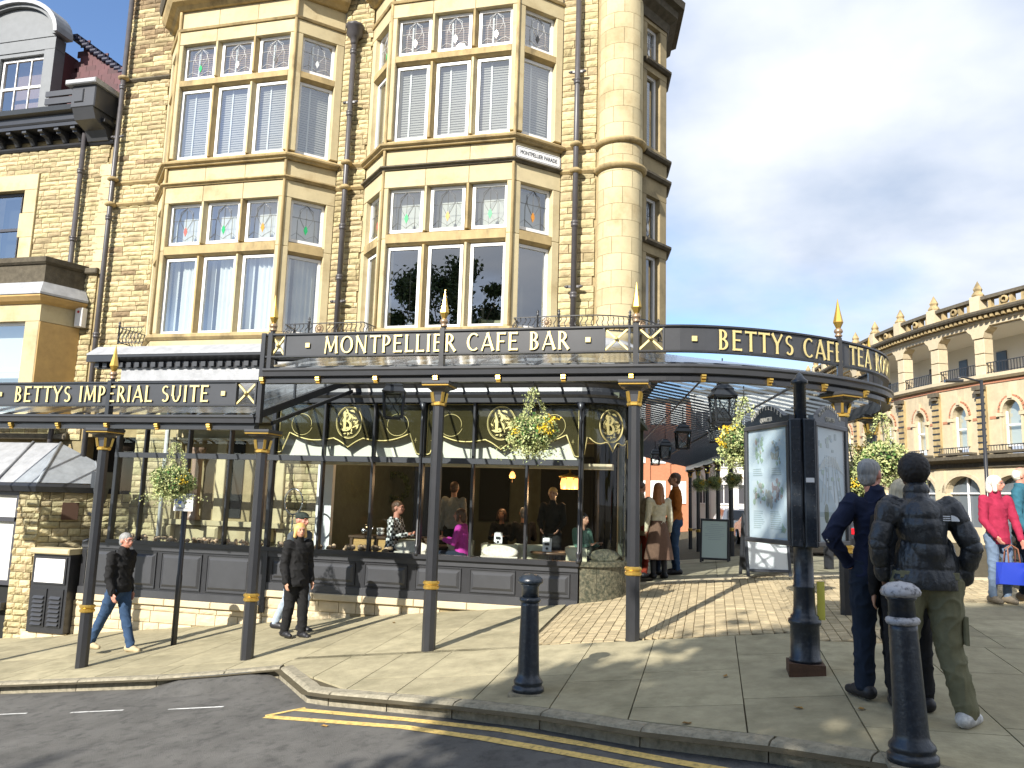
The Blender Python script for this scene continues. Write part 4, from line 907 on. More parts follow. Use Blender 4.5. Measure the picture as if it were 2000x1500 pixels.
def column(par, x, y, ztop, rz=0., lab=None):
    """octagonal column: shaft, gilt ring, capital"""
    zb = gz(x, y) - .05; M = TR(x, y, 0, rz); s8 = pi / 8
    c = link('column', None, par); c.empty_display_size = .1
    b = MB(M); zr = gz(x, y) + .765
    b.lathe([(.083, zb), (.083, zr - .04)], 8, ph=s8, smooth=False); b.lathe([(.074, zr + .04), (.072, ztop - .28)], 8, ph=s8, smooth=False); b.obj('shaft', BLACK, c)
    b = MB(M); b.lathe([(.084, zr - .05), (.096, zr - .04), (.096, zr - .015), (.084, zr - .005), (.084, zr + .005), (.1, zr + .015), (.1, zr + .035), (.08, zr + .05)], 16, ph=s8, smooth=False); b.obj('ring', GOLD, c)
    b = MB(M); b.lathe([(.075, ztop - .30), (.094, ztop - .29), (.094, ztop - .265), (.078, ztop - .25)], 8, ph=s8, smooth=False)
    for k in range(4): a = pi / 4 + k * pi / 2; b.bar((.082 * cos(a), .082 * sin(a), ztop - .25), (.105 * cos(a), .105 * sin(a), ztop - .13), .03, .03)
    b.lathe([(.235, ztop - .062), (.245, ztop - .055), (.245, ztop - .048), (.235, ztop - .045)], 4, ph=pi / 4, smooth=False); b.obj('gilt_neck', GOLD, c)
    b = MB(M); b.lathe([(.077, ztop - .25), (.082, ztop - .16), (.10, ztop - .13), (.15, ztop - .09), (.21, ztop - .075), (.215, ztop - .062), (.235, ztop - .044), (.25, ztop - .03), (.25, ztop)], 4, ph=pi / 4, smooth=False); b.obj('capital', GREY, c)
    return c
def finial(par, x, y, z, dark=False):
    b = MB(TR(x, y, z)); b.lathe([(.03, -.45), (.03, .0), (.03, .03)], 10); b.obj('post', BLACK, par)
    b = MB(TR(x, y, z)); b.lathe([(.03, .0), (.045, .01), (.045, .025), (.03, .04), (.05, .06), (.055, .075), (.045, .1), (.028, .115)], 12); b.obj('finial_ball', BRONZE, par)
    b = MB(TR(x, y, z)); b.lathe([(.028, .115), (.062, .19), (.03, .34), (.001, .50)], 6, smooth=False); b.obj('finial_spear', GOLD, par)
def fascia_text(par, P, s0, s1, z, txt, h, m, gap=.13):
    """letters of height h set along the fascia between s0 and s1"""
    ad = [glyph(c)[1] + gap for c in txt]; k = (s1 - s0) / sum(ad); s_ = s0
    for ch, a in zip(txt, ad):
        if ch != ' ':
            q, an = P.at(s_ + a * k / 2); o = link('letter', glyph_mesh(ch, m), par)
            nx, ny = sin(an), -cos(an); wd = glyph(ch)[1] * k
            o.location = (q.x + nx * .048 - cos(an) * wd / 2, q.y + ny * .048 - sin(an) * wd / 2, z - h / 2); o.rotation_euler = (0, 0, an); o.scale = (k, .12, h)
        s_ += a * k
def dotsq(par, P, s_, z, m):
    q, an = P.at(s_); b = MB(TR(q.x, q.y, 0, an)); b.bbox(-.032, .032, -.056, -.046, z - .032, z + .032, .004); b.obj('gilt_square', m, par)
def xpanel(par, P, s0, s1, z0, z1):
    a, an = P.at(s0); c, _ = P.at(s1); M, W = facet(a, c); g = .022
    b = MB(M)
    for q in ((0, g, z0, z1), (W - g, W, z0, z1)): b.box(q[0], q[1], -.045, .02, q[2], q[3])
    b.obj('panel_frame', GREY, par); b = MB(M); b.bar((g, -.01, z0 + .01), (W - g, -.01, z1 - .01), .03, .022); b.bar((g, .0, z1 - .01), (W - g, .0, z0 + .01), .03, .022); b.obj('gilt_cross', GOLDP, par)
    b = MB(M); b.lathe([(.001, 0), (.026, .005), (.001, .03)], 8, M=Matrix.Translation((W / 2, -.03, (z0 + z1) / 2)) @ RX90); b.obj('boss', GOLDP, par)
def canopy(name, label, outer, inner_f, zg, zi, s_brk, step, sign, zsign, cols, fin, posts):
    t = thing(name, label, 'canopy'); P = Path(outer); T = P.L[-1]
    # gutter, lower beam, sign fascia
    b = MB(); b.sweep(outer, [(-.05, zg - .10), (.05, zg - .10), (.075, zg - .085), (.085, zg - .03), (.105, zg - .01), (.105, zg + .012), (.09, zg + .02), (.075, zg + .0), (-.05, zg + .0)], smooth=False); b.obj('gutter', GREY, t)
    b = MB(); b.sweep(outer, [(-.06, zg - .175), (.06, zg - .175), (.06, zg - .125), (.02, zg - .12), (.02, zg - .10), (-.06, zg - .10)]); b.obj('beam', BLACK, t)
    s_ = s_brk
    while s_ < T:
        q, an = P.at(s_); b = MB(TR(q.x, q.y, 0, an)); b.prism([(-.11, zg - .105), (-.055, zg - .105), (-.055, zg - .19), (-.085, zg - .18), (-.075, zg - .16), (-.105, zg - .15), (-.10, zg - .13), (-.115, zg - .125)], -.026, .026, 'x'); b.obj('bracket', GOLD, t); s_ += .807
    z0, z1 = zsign
    for s0, s1 in sign:
        sub = P.sub(s0, s1)
        b = MB(); b.sweep(sub, [(.0, z0), (.03, z0), (.03, z1), (.0, z1)], smooth=False); b.obj('fascia_board', GREY, t)
    for s0, s1 in posts:
        sub = P.sub(s0, s1)
        for q in ((z0 - .02, z0 + .0), (z1, z1 + .022)): b = MB(); b.sweep(sub, [(-.03, q[0]), (.055, q[0]), (.055, q[1]), (-.03, q[1])]); b.obj('fascia_rail', BLACK, t)
    # rafters and panes
    n = int(T / step); prev = None
    for i in range(n + 1):
        s_ = min(i * step, T); q, an = P.at(s_); r = inner_f(q, s_); a = Vector((q.x, q.y, zg + .02)); c = Vector((r[0], r[1], zi))
        b = MB(); b.bar(a, c, .028, .034); b.obj('rafter', RAFT, t)
        if prev:
            b = MB(); v = [prev[0] + Vector((0, 0, .035)), a + Vector((0, 0, .035)), c + Vector((0, 0, .035)), prev[1] + Vector((0, 0, .035))]; b.add([tuple(x) for x in v], [(0, 1, 2, 3)]); b.obj('roof_pane', GLROOF, t)
        prev = (a, c)
    for x, y, rz in cols: column(t, x, y, zg - .175, rz)
    for x, y in fin:
        finial(t, x, y, z1 + .06); b = MB(TR(x, y)); b.box(-.03, .03, -.06, .03, zg, z1 + .04); b.obj('sign_post', BLACK, t)
    return t, P
front = [(-5.76, YC)] + [(-5.76 + .807 * i, YC) for i in range(1, 7)]
curve = catmull([(-.90, 9.35), (-.22, 9.40), (.42, 9.64), (1.02, 10.02), (1.56, 10.50), (2.02, 11.08), (2.31, 11.75), (2.40, 12.45), (2.34, 13.05)], 5)
sidel = [(2.34 - .155 * k, 13.05 + k) for k in (1, 4, 8, 12, 16, 22)]
outer = front + curve + sidel
def inner_main(q, s_):
    if q.x < -1.9 and q.y < 9.5: return (q.x, 12.1)
    if q.y < 9.5 and q.x < -.85: return (-1.96 + (q.x + 1.96) * .6, 12.1 + (q.x + 1.96) * .12)
    if q.y < 13:   # corner: spread round the curved glass
        L0 = 4.86; k = cl((s_ - L0) / 5.2, 0, 1); a = pi / 2 * (.55 + .45 * k)
        x, y = -1.96 + .75 * sin(a), 12.85 - .75 * cos(a)
        yy = y + k * .6; return (x + .0, yy)
    return (-1.30 - .155 * (q.y - 12.95), q.y)
PO = Path(outer); Ls = PO.L[-1]
sA = 4.86
main, PM = canopy('glass_canopy', 'large black and glass canopy with a curved corner, wrapping the cafe', outer, inner_main, 1.60, 2.42, .0, .4035,
                  [(.28, sA - .36), (sA + .36, Ls)], (1.79, 2.07), [(x, YC, 0) for x in (-3.31, -.885)] + [(1.55, 10.47, .75)] + [(2.34 - .155 * (y - 13), y, .15) for y in (13.0, 15.3, 17.7, 20.1, 22.4, 24.7, 27.0, 29.3, 31.6, 33.9)],
                  [(-3.29, YC), (-.87, YC), (1.54, 10.45), (2.33, 12.9), (-5.70, YC)], [(0, Ls)])
# flat glazed corner infill under the curved part, purlins
for k in (.33, .66):
    pts = []
    for i in range(0, int(Ls / .4)):
        s_ = i * .4; q, an = PM.at(s_); r = inner_main(q, s_); pts.append((q.x + (r[0] - q.x) * k, q.y + (r[1] - q.y) * k, 1.62 + (2.42 - 1.62) * k - .05))
    b = MB(); b.tube(pts, .02, 4, smooth=False); b.obj('purlin', GREY, main)
fascia_text(main, PM, .84, 4.11, 1.925, 'MONTPELLIER CAFE BAR', .225, GOLDP)
PINKG = GOLDP
fascia_text(main, PM, 5.82, 9.42, 1.925, 'BETTYS CAFE TEA ROOMS', .24, GOLDP)
for s_ in (.61, 4.32, 5.56, 9.68): dotsq(main, PM, s_, 1.925, GOLDP)
for s0, s1 in ((.05, .28), (sA - .36, sA - .04), (sA + .04, sA + .36)): xpanel(main, PM, s0, s1, 1.79, 2.07)
# lower canopy of the left-hand suite
outl = [(-13.2, YC), (-12.4, YC), (-11.59, YC)] + [(-11.59 + .807 * i, YC) for i in range(1, 8)] + [(-5.84, YC)]
low, PLo = canopy('lower_glass_canopy', 'lower black and glass canopy over the left part of the shopfront', outl, lambda q, s_: (q.x, 12.05), 1.06 - .08, 1.86, .24, .4035,
                  [(.3, 13.2 - 5.84 - .34)], (1.14, 1.44), [(x, YC, 0) for x in (-10.63, -8.19, -5.73)], [(-8.16, YC), (-10.63, YC)], [(0, 7.36)])
XL = lambda x: x + 13.2
fascia_text(low, PLo, XL(-9.77), XL(-6.55), 1.29, 'BETTYS IMPERIAL SUITE', .225, GOLDP)
for x in (-10.02, -6.35): dotsq(low, PLo, XL(x), 1.29, GOLDP)
xpanel(low, PLo, XL(-6.18), XL(-5.86), 1.14, 1.44)
b = MB(); b.box(-5.83, -5.77, YC - .06, YC + .02, .9, 2.1); b.obj('end_post', BLACK, low)
b = MB(); b.bar((-5.80, YC, 1.02), (-5.80, 12.05, 1.90), .07, .10); b.bar((-5.80, YC + .3, .93), (-5.80, 12.05, 1.70), .04, .05); b.obj('verge', BLACK, low)
b = MB(); b.add([(-5.80, YC, 1.07), (-5.80, 12.05, 1.95), (-5.80, 12.05, 2.35), (-5.80, YC, 1.55)], [(0, 1, 2, 3)]); b.obj('gable_pane', GLROOF, low)
b = MB()
for y in (10.2, 11.1): b.bar((-5.80, y, 1.02 + (y - YC) * .326), (-5.8, y, 1.6 + (y - YC) * .29), .03, .03)
b.obj('gable_bar', BLACK, low)
# ---------------------------------------------------------------- lanterns
LG = glass('lantern_glass', .05, (.82, .86, .86))
def lantern(x, y, z, rz, label, zroof=1.9):
    t = thing('hanging_lantern', label, 'lantern', (x, y, z), rz, 'black lanterns hanging under the canopy')
    h = .36; r0, r1 = .17, .205
    cs = lambda r, zz: [(r * cos(pi / 4 + pi / 2 * i), r * sin(pi / 4 + pi / 2 * i), zz) for i in range(4)]
    lo, hi = cs(r0, 0), cs(r1, h)
    b = MB()
    for i in range(4):
        j = (i + 1) % 4; b.bar(lo[i], hi[i], .022, .022); b.bar(lo[i], lo[j], .022, .022); b.bar(hi[i], hi[j], .026, .026)
    b.obj('frame', BLACK, t)
    b = MB()
    for i in range(4): j = (i + 1) % 4; b.bar(lo[i], hi[j], .009, .009); b.bar(lo[j], hi[i], .009, .009)
    b.obj('cross_bars', BLACK, t)
    for i in range(4): j = (i + 1) % 4; b = MB(); b.add([lo[i], lo[j], hi[j], hi[i]], [(0, 1, 2, 3)]); b.obj('pane', LG, t)
    b = MB(); b.lathe([(.23, h), (.24, h + .01), (.17, h + .08), (.17, h + .10), (.18, h + .105), (.09, h + .17), (.09, h + .19), (.001, h + .2)], 4, ph=pi / 4, smooth=False); b.obj('roof', BLACK, t)
    b = MB(); b.tube([(0, 0, h + .18), (0, 0, max(h + .25, zroof - z))], .01); b.obj('hanging_rod', BLACK, t); return t
L0 = lantern(-4.42, 10.55, 1.10, .35, 'lantern hanging in front of the left gold roundel of the shopfront', 2.0)
def lcopy(x, y, z, rz, lb): r = dup(L0, (x, y, z), rz, lb); return r
lcopy(.14, 11.2, 1.12, .3, 'large lantern left of the hanging basket by the curved corner of the canopy')
lcopy(.12, 12.9, .98, .3, 'lantern just behind and below the large one at the canopy corner')
lcopy(-.62, 17.6, 1.2, .2, 'lantern third in the row going back under the side canopy')
lcopy(-1.28, 22.6, 1.25, .2, 'second smallest lantern of the row going back under the side canopy')
lcopy(-1.85, 27, 1.28, .2, 'farthest and smallest lantern under the side canopy')
# ---------------------------------------------------------------- hanging baskets
LEAFA = mat('variegated_leaf', (.42, .46, .20), .6, isl=.45, hue=.03, spec=.3); LEAFG = mat('green_leaf', (.07, .16, .035), .6, isl=.5, hue=.02, spec=.3); FLY = mat('yellow_flower', (.80, .55, .03), .6, isl=.2)
MOSS = mat('basket_moss', (.05, .06, .03), .95, var=.3)
def leafcloud(b, n, fn, s0, s1, rr, up_=.3):
    for i in range(n):
        c_ = Vector(fn(rr)); d = Vector((rr.gauss(0, 1), rr.gauss(0, 1), rr.gauss(0, 1) + up_)).normalized(); u = d.orthogonal().normalized(); u.rotate(Matrix.Rotation(rr.uniform(0, 6.28), 3, d)); w_ = d.cross(u); s_ = rr.uniform(s0, s1)
        b.add([c_ - u * s_, c_ + w_ * s_ * .55 + d * s_ * .2, c_ + u * s_, c_ - w_ * s_ * .55 + d * s_ * .2], [(0, 1, 2, 3)])
def blob(rr, rx, rz_, zc=0, lump=.25):
    a = rr.uniform(0, 6.28); c_ = rr.uniform(-1, 1); s_ = math.sqrt(1 - c_ * c_); k = (.75 + .25 * rr.random()) * (1 + lump * sin(a * 3 + c_ * 4) * .6)
    return (rx * s_ * cos(a) * k, rx * s_ * sin(a) * k, zc + rz_ * c_ * k)
def basket(x, y, z, label, s=1., rz=0.):
    rr = random.Random(int(abs(x) * 100)); t = thing('hanging_basket', label, 'hanging basket', (x, y, z), rz, 'flower baskets hanging from the canopy'); t.scale = (s,) * 3
    b = MB(); leafcloud(b, 2600, lambda r_: blob(r_, .30, .22), .011, .024, rr)
    def vine(r_):
        h = r_.random(); a = r_.choice((0, 2.09, 4.18)) + h * 1.2; rad = .17 * (1 - h) + .02; return (rad * cos(a) + r_.gauss(0, .022), rad * sin(a) + r_.gauss(0, .022), .15 + .40 * h)
    leafcloud(b, 520, vine, .009, .019, rr); leafcloud(b, 620, lambda r_: (r_.gauss(0, .17), r_.gauss(0, .17), -.17 - abs(r_.gauss(0, .07))), .010, .020, rr); b.obj('trailing_foliage', LEAFA, t, kind='stuff')
    b = MB(); leafcloud(b, 620, lambda r_: blob(r_, .28, .20, .01), .014, .03, rr); b.obj('green_foliage', LEAFG, t, kind='stuff')
    b = MB()
    for _ in range(5):
        a = rr.uniform(0, 6.28); c0 = (.21 * cos(a), .21 * sin(a), rr.uniform(-.03, .14)); leafcloud(b, 55, lambda r_: (c0[0] * 1.15 + r_.gauss(0, .035), c0[1] * 1.15 + r_.gauss(0, .035), c0[2] + .03 + r_.gauss(0, .03)), .012, .02, rr)
    b.obj('yellow_flowers', FLY, t, kind='stuff'); b = MB(); b.sphere((0, 0, 0), (.22, .22, .16), 14, 8); b.obj('basket', MOSS, t)
    b = MB()
    for i in range(3): a = i * 2.09; b.tube([(.2 * cos(a), .2 * sin(a), .02), (0, 0, .56)], .005, 4)
    b.tube([(0, 0, .56), (0, 0, .68)], .006, 4); b.obj('chains', BLACK, t); return t
B0 = basket(-2.10, 9.32, .80, 'flower basket hanging in the middle, in front of the right gold roundel')
dup(B0, (-7.02, 9.32, .10), 1.9, 'flower basket hanging lower at the left, above the parking sign', scale=.95)
dup(B0, (.36, 9.62, .72), 3.9, 'flower basket hanging just left of the information board')
dup(B0, (2.12, 11.1, .62), 2.6, 'flower basket with yellow blooms above the grey-haired man', scale=1.15); dup(B0, (1.66, 10.75, .30), .8, 'flower basket peeping out between the information board and the grey-haired man', scale=.95)
for x, y, z, lb in ((.55, 22.6, .72, 'far flower basket nearest the left edge of the information board'), (.05, 25.8, .72, 'middle one of the three far dark flower baskets'), (-.45, 28.6, .72, 'farthest small flower basket, right of the man in the brown jacket')):
    dup(B0, (x, y, z), x, lb, scale=.85)
# ---------------------------------------------------------------- balcony railings
def railing(path, label, posts, rosettes, h=.26, z=2.64):
    t = thing('balcony_railing', label, 'railing', (0, 0, 0), 0, 'iron railings on the shopfront roof'); P = Path(path)
    b = MB(); b.sweep(path, [(-.008, z + h), (.008, z + h), (.008, z + h + .016), (-.008, z + h + .016)]); b.sweep(path, [(-.008, z + .02), (.008, z + .02), (.008, z + .035), (-.008, z + .035)]); b.obj('rail', BLACK, t)
    s_ = .05
    while s_ < P.L[-1]:
        q, an = P.at(s_)
        if not any(abs(s_ - r) < .10 for r in rosettes):
            b = MB(TR(q.x, q.y, z, an)); b.tube([(.014 * sin(k / 8 * 3 * pi), -.03 * sin(k / 8 * pi * 1.6), .03 + (h - .03) * k / 8) for k in range(9)], .0075, 5); b.obj('baluster', BLACK, t)
        s_ += .085
    for s_ in posts: q, an = P.at(s_); b = MB(TR(q.x, q.y, z)); b.lathe([(.016, 0), (.016, h + .02), (.03, h + .04), (.012, h + .06), (.026, h + .085), (.001, h + .13)], 8); b.obj('post', BLACK, t)
    for s_ in rosettes:
        q, an = P.at(s_); M = TR(q.x, q.y, z + .17, an) @ RX90; b = MB(M); b.lathe([(.075, -.01), (.085, 0), (.075, .01)], 16, cap=False); b.lathe([(.001, .02), (.03, .015), (.04, -.01)], 12, cap=False)
        for k in range(12): a = k * pi / 6; b.tube([(.04 * cos(a), .04 * sin(a), 0), (.07 * cos(a), .07 * sin(a), 0)], .009, 5)
        b.obj('rosette', BRONZE, t)
railing([(-7.30, 12.7), (-7.22, 12.22), (-6.55, 12.2), (-5.74, 12.2), (-5.70, 12.6)], 'short iron railing between the two bay windows', (.05, .95), (1.15,))
rc = [(-3.12, 12.5), (-3.10, 12.2)] + [(-2.6, 12.16), (-1.96, 12.14)] + [(-1.96 + 1.0 * sin(a), 13.14 - 1.0 * cos(a)) for a in [pi / 2 * i / 8 for i in range(1, 9)]] + [(-.72, 13.5)]
railing([(a + .12 * max(0, (a + 1.96)) , b_) for a, b_ in rc], 'curved iron railing round the foot of the corner turret', (.7, 1.05, 2.2, 3.0), (.85, 2.45))
railing([(-10.62, 12.9), (-10.62, 12.2), (-10.1, 12.2)], 'small iron railing at the left end of the lead flat roof', (.7,), (), .3, 2.62)
# ---------------------------------------------------------------- neighbouring house on the left
house = thing('neighbour_house', 'lower sandstone house at the left edge with a round-topped dormer', 'building')
MH = TR(0, 13.52)
b = MB(MH)
for q in ((-18, -12.33, 6.4, 8.0), (-14.5, -12.33, -3.2, 6.4), (-18, -15.55, -3.2, 6.4), (-15.55, -14.5, -3.2, 4.65)): b.box(q[0], q[1], .03, .3, q[2], q[3])
b.obj('wall', MORTAR, house)
hol = [(-16.4, -14.2, 4.6, 6.75), (-18, -13.3, 1.5, 4.5), (-18, -11, -3, .9)]
stones(house, MH, [r for r in courses(-15.6, -12.45, -3, 7.3, h=(.085, .13), seed=31, holes=hol) if r[0] > -15.7], STONE, limit=300)
for i in range(9): z = 4.4 + i * .27; b = MB(MH); b.bbox(-12.66 + (.06 if i % 2 else 0), -12.34, -.02, .1, z + .003, z + .267, .005); b.obj('quoin', ASH, house)
# upper window with stone surround
for i, (x0, x1, z0, z1) in enumerate(((-16.4, -14.22, 6.38, 6.74), (-14.55, -14.22, 4.7, 5.3), (-14.62, -14.22, 5.303, 5.85), (-14.55, -14.22, 5.853, 6.377), (-16.4, -13.3, 4.45, 4.68))): b = MB(MH); b.bbox(x0, x1, -.035, .2, z0, z1, .008); b.obj('surround_block', ASH, house)
DKF = mat('dark_window_frame', (.05, .05, .06), .4)
def sash(par, M, x0, x1, z0, z1, m, y=.1, bars=(), blind=None):
    b = MB(M); f = .06; zm = (z0 + z1) / 2
    for q in ((x0, x1, z0, z0 + f), (x0, x1, z1 - f, z1), (x0, x0 + f, z0 + f, z1 - f), (x1 - f, x1, z0 + f, z1 - f), (x0 + f, x1 - f, zm - .03, zm + .03)): b.box(q[0], q[1], y, y + .06, q[2], q[3])
    for t_ in bars: xx = x0 + (x1 - x0) * t_; b.box(xx - .012, xx + .012, y + .01, y + .04, z0 + f, zm - .03); b.box(xx - .012, xx + .012, y + .01, y + .04, zm + .03, z1 - f)
    b.obj('window_frame', m, par); b = MB(M); b.pane(x0 + f, x1 - f, y + .03, z0 + f, z1 - f); b.obj('pane', GLS, par)
    b = MB(M); b.box(x0, x1, y + .3, y + .32, z0, z1); b.obj('room_dark', DARK if not blind else blind, par)
sash(house, MH, -15.5, -14.56, 4.7, 6.37, DKF, .1, (.8,), None)
# oriel below
orp = [(-18, 12.75), (-13.0, 12.75), (-12.72, 13.52)]
OR = mat('warm_painted_stone', (.50, .33, .13), .8, var=.15)
def sw(nm, prof, m, path=orp): b = MB(); b.sweep(path, prof); b.obj(nm, m, house)
sw('oriel_parapet', [(-.3, 4.05), (.0, 4.05), (0, 4.42), (-.3, 4.42)], DARKST); sw('oriel_coping', [(-.3, 4.42), (.03, 4.42), (.07, 4.46), (.07, 4.56), (-.3, 4.6)], DARKST)
sw('oriel_lead_roof', [(-.3, 4.04), (.04, 4.04), (.2, 3.80), (.2, 3.76), (-.3, 3.76)], LEAD); sw('oriel_cornice', [(-.3, 3.75), (.18, 3.75), (.18, 3.72), (.1, 3.64), (.02, 3.60), (-.3, 3.60)], OR)
sw('oriel_lintel', [(-.2, 3.25), (.0, 3.25), (0, 3.6), (-.2, 3.6)], ASH)
b = MB(); b.bbox(-13.36, -13.0, 12.75, 13.0, 1.3, 3.25, .02); b.obj('oriel_jamb', ASH, house); Mj, Wj = facet((-13.0, 12.75), (-12.72, 13.52)); b = MB(Mj); b.bbox(0, Wj, 0, .2, 1.3, 3.25, .02); b.obj('oriel_jamb', OR, house)
sash(house, TR(0, 12.75), -14.6, -13.36, 1.3, 3.25, WHITE, .1, (), NET)
t = thing('alarm_box', 'white alarm box with a red dot on the wall left of the long downpipe', 'alarm box', (-12.65, 13.4, 3.25)); b = MB(); b.bbox(-.09, .09, -.06, .08, 0, .40, .015); b.obj('case', WHITE, t)
RED = mat('red_plastic', (.5, .02, .02), .3); b = MB(); b.sphere((0, -.065, .31), (.028, .012, .028)); b.obj('red_lens', RED, t)
# eaves: brackets, gutter, parapet box
b = MB(MH); b.box(-18, -12.36, -.35, .3, 7.62, 7.70); b.obj('soffit', BLACK, house)
b = MB(MH); b.sweep([(-18, 0), (-12.9, 0)], [(-.1, 7.70), (.36, 7.70), (.38, 7.74), (.38, 7.86), (.5, 7.90), (.52, 8.0), (-.1, 8.04)]); b.obj('eaves_gutter', BLACK, house)
b = MB(MH); b.sweep([(-18, 0), (-12.36, 0)], [(-.02, 7.27), (.04, 7.27), (.07, 7.31), (.05, 7.36), (-.02, 7.38)]); b.obj('string_course', BLACK, house)
b = MB(MH); b.box(-18, -12.9, -.02, .1, 7.5, 7.62); b.obj('frieze', BLACK, house)
x = -17.4
while x < -12.9:
    b = MB(MH); b.prism([(-.32, 7.61), (0, 7.61), (0, 7.38), (-.05, 7.39), (-.08, 7.44), (-.14, 7.50), (-.24, 7.51), (-.24, 7.55), (-.32, 7.56)], x - .055, x + .055, 'x'); b.obj('eaves_bracket', GREY, house); x += .42
b = MB(MH); b.bbox(-13.02, -12.42, -.62, .2, 7.84, 8.32, .02); b.obj('parapet_box', GREY, house); b = MB(MH); b.bbox(-13.12, -12.36, -.72, .3, 8.32, 8.43, .02); b.obj('parapet_cap', LEAD, house)
b = MB(MH); b.bbox(-12.92, -12.70, -.645, -.6, 7.95, 8.24, .015); b.obj('raised_panel', GREY, house)
b = MB(MH); b.prism([(-.6, 7.84), (.0, 7.84), (0, 7.3), (-.1, 7.33), (-.2, 7.52), (-.5, 7.62)], -12.98, -12.46, 'x'); b.obj('end_bracket', GREY, house)
b = MB(MH); b.box(-13.9, -13.05, -.42, -.38, 8.10, 8.24); b.box(-13.9, -13.05, -.42, -.38, 8.28, 8.40); b.obj('gutter_board', GREY, house)
# dormer and mansard
DM = mat('slate_grey_paint', (.17, .18, .19), .5, var=.1); TILE = mat('purple_roof_tile', (.085, .03, .035), .7, isl=.3, var=.2)
Md = TR(0, 14.1)
b = MB(Md)
for x0, x1, z0, z1 in ((-17.4, -16.4, 8.2, 10.1), (-15.14, -14.85, 8.2, 10.12), (-16.4, -15.14, 10.02, 10.1), (-16.4, -15.14, 8.2, 8.5)): b.box(x0, x1, 0, .6, z0, z1)
b.box(-17.4, -14.85, .0, .3, 10.13, 10.42); b.obj('dormer_front', DM, house)
b = MB(Md); n = 20; cxd = -16.1
b.prism([(cxd + 1.22 * cos(pi * i / n), 10.46 + .80 * sin(pi * i / n)) for i in range(n + 1)], .02, .3, 'y'); b.obj('dormer_pediment', DM, house)
arc = lambda r, k: [(cxd + r * cos(pi * i / n), 10.46 + r * k * sin(pi * i / n)) for i in range(n + 1)]
for r0, r1, y0, m in ((1.20, 1.30, -.08, DM), (1.302, 1.40, -.16, LEAD)):
    b = MB(Md); o, q = arc(r1, .70), arc(r0, .68)
    for i in range(n): b.prism([o[i], o[i + 1], q[i + 1], q[i]], y0, .34, 'y')
    b.obj('dormer_hood', m, house)
sash(house, Md, -16.38, -15.16, 8.52, 10.0, WHITE, .08, (.33, .67), mat('slatted_blind', (.34, .22, .17), .8))
b = MB(Md); b.box(-14.9, -14.84, .3, .7, 8.3, 10.2); b.obj('dormer_cheek', TILE, house)
def slope(x, y, z): return (x, y, z)
rows = 15
for j in range(rows):
    z0 = 8.7 + j * .155; y0 = 14.45 + j * .03
    x = -14.84 + (j % 2) * .13
    xe = -12.9
    while x < xe:
        zt = 10.86 - (x + 15.0) * .72
        if z0 + .13 < zt: b = MB(); b.box(x, x + .255, y0, y0 + .03, z0, z0 + .16); b.obj('roof_tile', TILE, house)
        x += .262
b = MB(); b.add([(-14.85, 14.95, 8.3), (-12.7, 14.95, 8.3), (-12.7, 14.95, 8.95), (-14.85, 14.95, 10.55)], [(0, 1, 2, 3)]); b.obj('roof_deck', DARK, house)
for i in range(18): t_ = i / 17; b = MB(TR(-14.9 + 2.1 * t_, 14.72, 10.76 - 1.51 * t_)); b.bbox(-.1, .1, -.12, .12, -.05, .05, .03); b.obj('verge_tile', mat('blue_black_ridge', (.02, .022, .05), .6), house)
b = MB(); b.box(-20, -12.4, 15.2, 22, 2, 8.6); b.obj('rear_block', MORTAR, house)
downpipe(-13.05, 13.40, -2.5, 7.9, 'thinner downpipe on the lower house, left of the long grey downpipe', (3.2, 5.1, 6.6))
# bracketed stone ledge, lead bay roof, stone pier, low window, cabinet with notice
b = MB(MH); b.bbox(-13.3, -12.4, -.1, .2, 4.4, 4.52, .02); b.bbox(-18, -12.7, -.12, .2, .93, 1.05, .02); b.obj('stone_ledge', DARKST, house)
def leadroof():
    t = thing('lead_bay_roof', 'grey lead covered bay roof with rolls, low at the left edge', 'roof'); A = [(-14.2, 13.3, .80), (-12.75, 13.3, .80)]; 
    P = [(-14.2, 13.3, .85), (-12.68, 13.3, .85), (-12.0, 12.15, .05), (-14.4, 12.15, .02), (-11.35, 13.0, .06), (-11.9, 13.4, .5)]
    b = MB(); b.add([P[0], P[1], P[2], P[3]], [(0, 3, 2, 1)]); b.add([P[1], P[5], P[4], P[2]], [(0, 1, 2, 3)]); b.obj('lead_sheets', LEAD, t)
    b = MB(); b.tube([P[1], P[2]], .035); b.tube([(-13.35, 13.3, .86), (-12.95, 12.13, .06)], .035); b.tube([P[5], P[4]], .02); b.obj('lead_roll', LEAD, t)
    b = MB(); b.sweep([(-14.6, 12.15), (-12.0, 12.15), (-11.3, 13.0)], [(-.3, -.12), (.05, -.12), (.08, -.02), (.02, .04), (-.3, .04)]); b.obj('eaves', BLACK, t)
leadroof()
pier = link('stone_pier', None, house)
b = MB(); b.box(-12.42, -11.98, 12.24, 13.5, -3.1, -.12); b.obj('core', MORTAR, pier)
stones(pier, TR(0, 12.22), courses(-12.45, -11.95, -3.05, -.12, h=(.10, .15), w_=(.15, .32), seed=41), STONE, depth=.045)
Mq, Wq = facet((-11.97, 12.24), (-11.0, 13.4)); stones(pier, Mq, courses(0, Wq, -2.9, -.12, h=(.10, .15), w_=(.2, .4), seed=42), STONE)
b = MB(Mq); b.box(.35, .62, -.05, .02, -.62, -.3); b.obj('vent', mat('rust_brown', (.10, .05, .03), .8), pier)
b = MB(); b.box(-13.6, -12.48, 12.3, 12.4, -1.75, -.15); b.obj('low_window_blind', NET, pier)
b = MB()
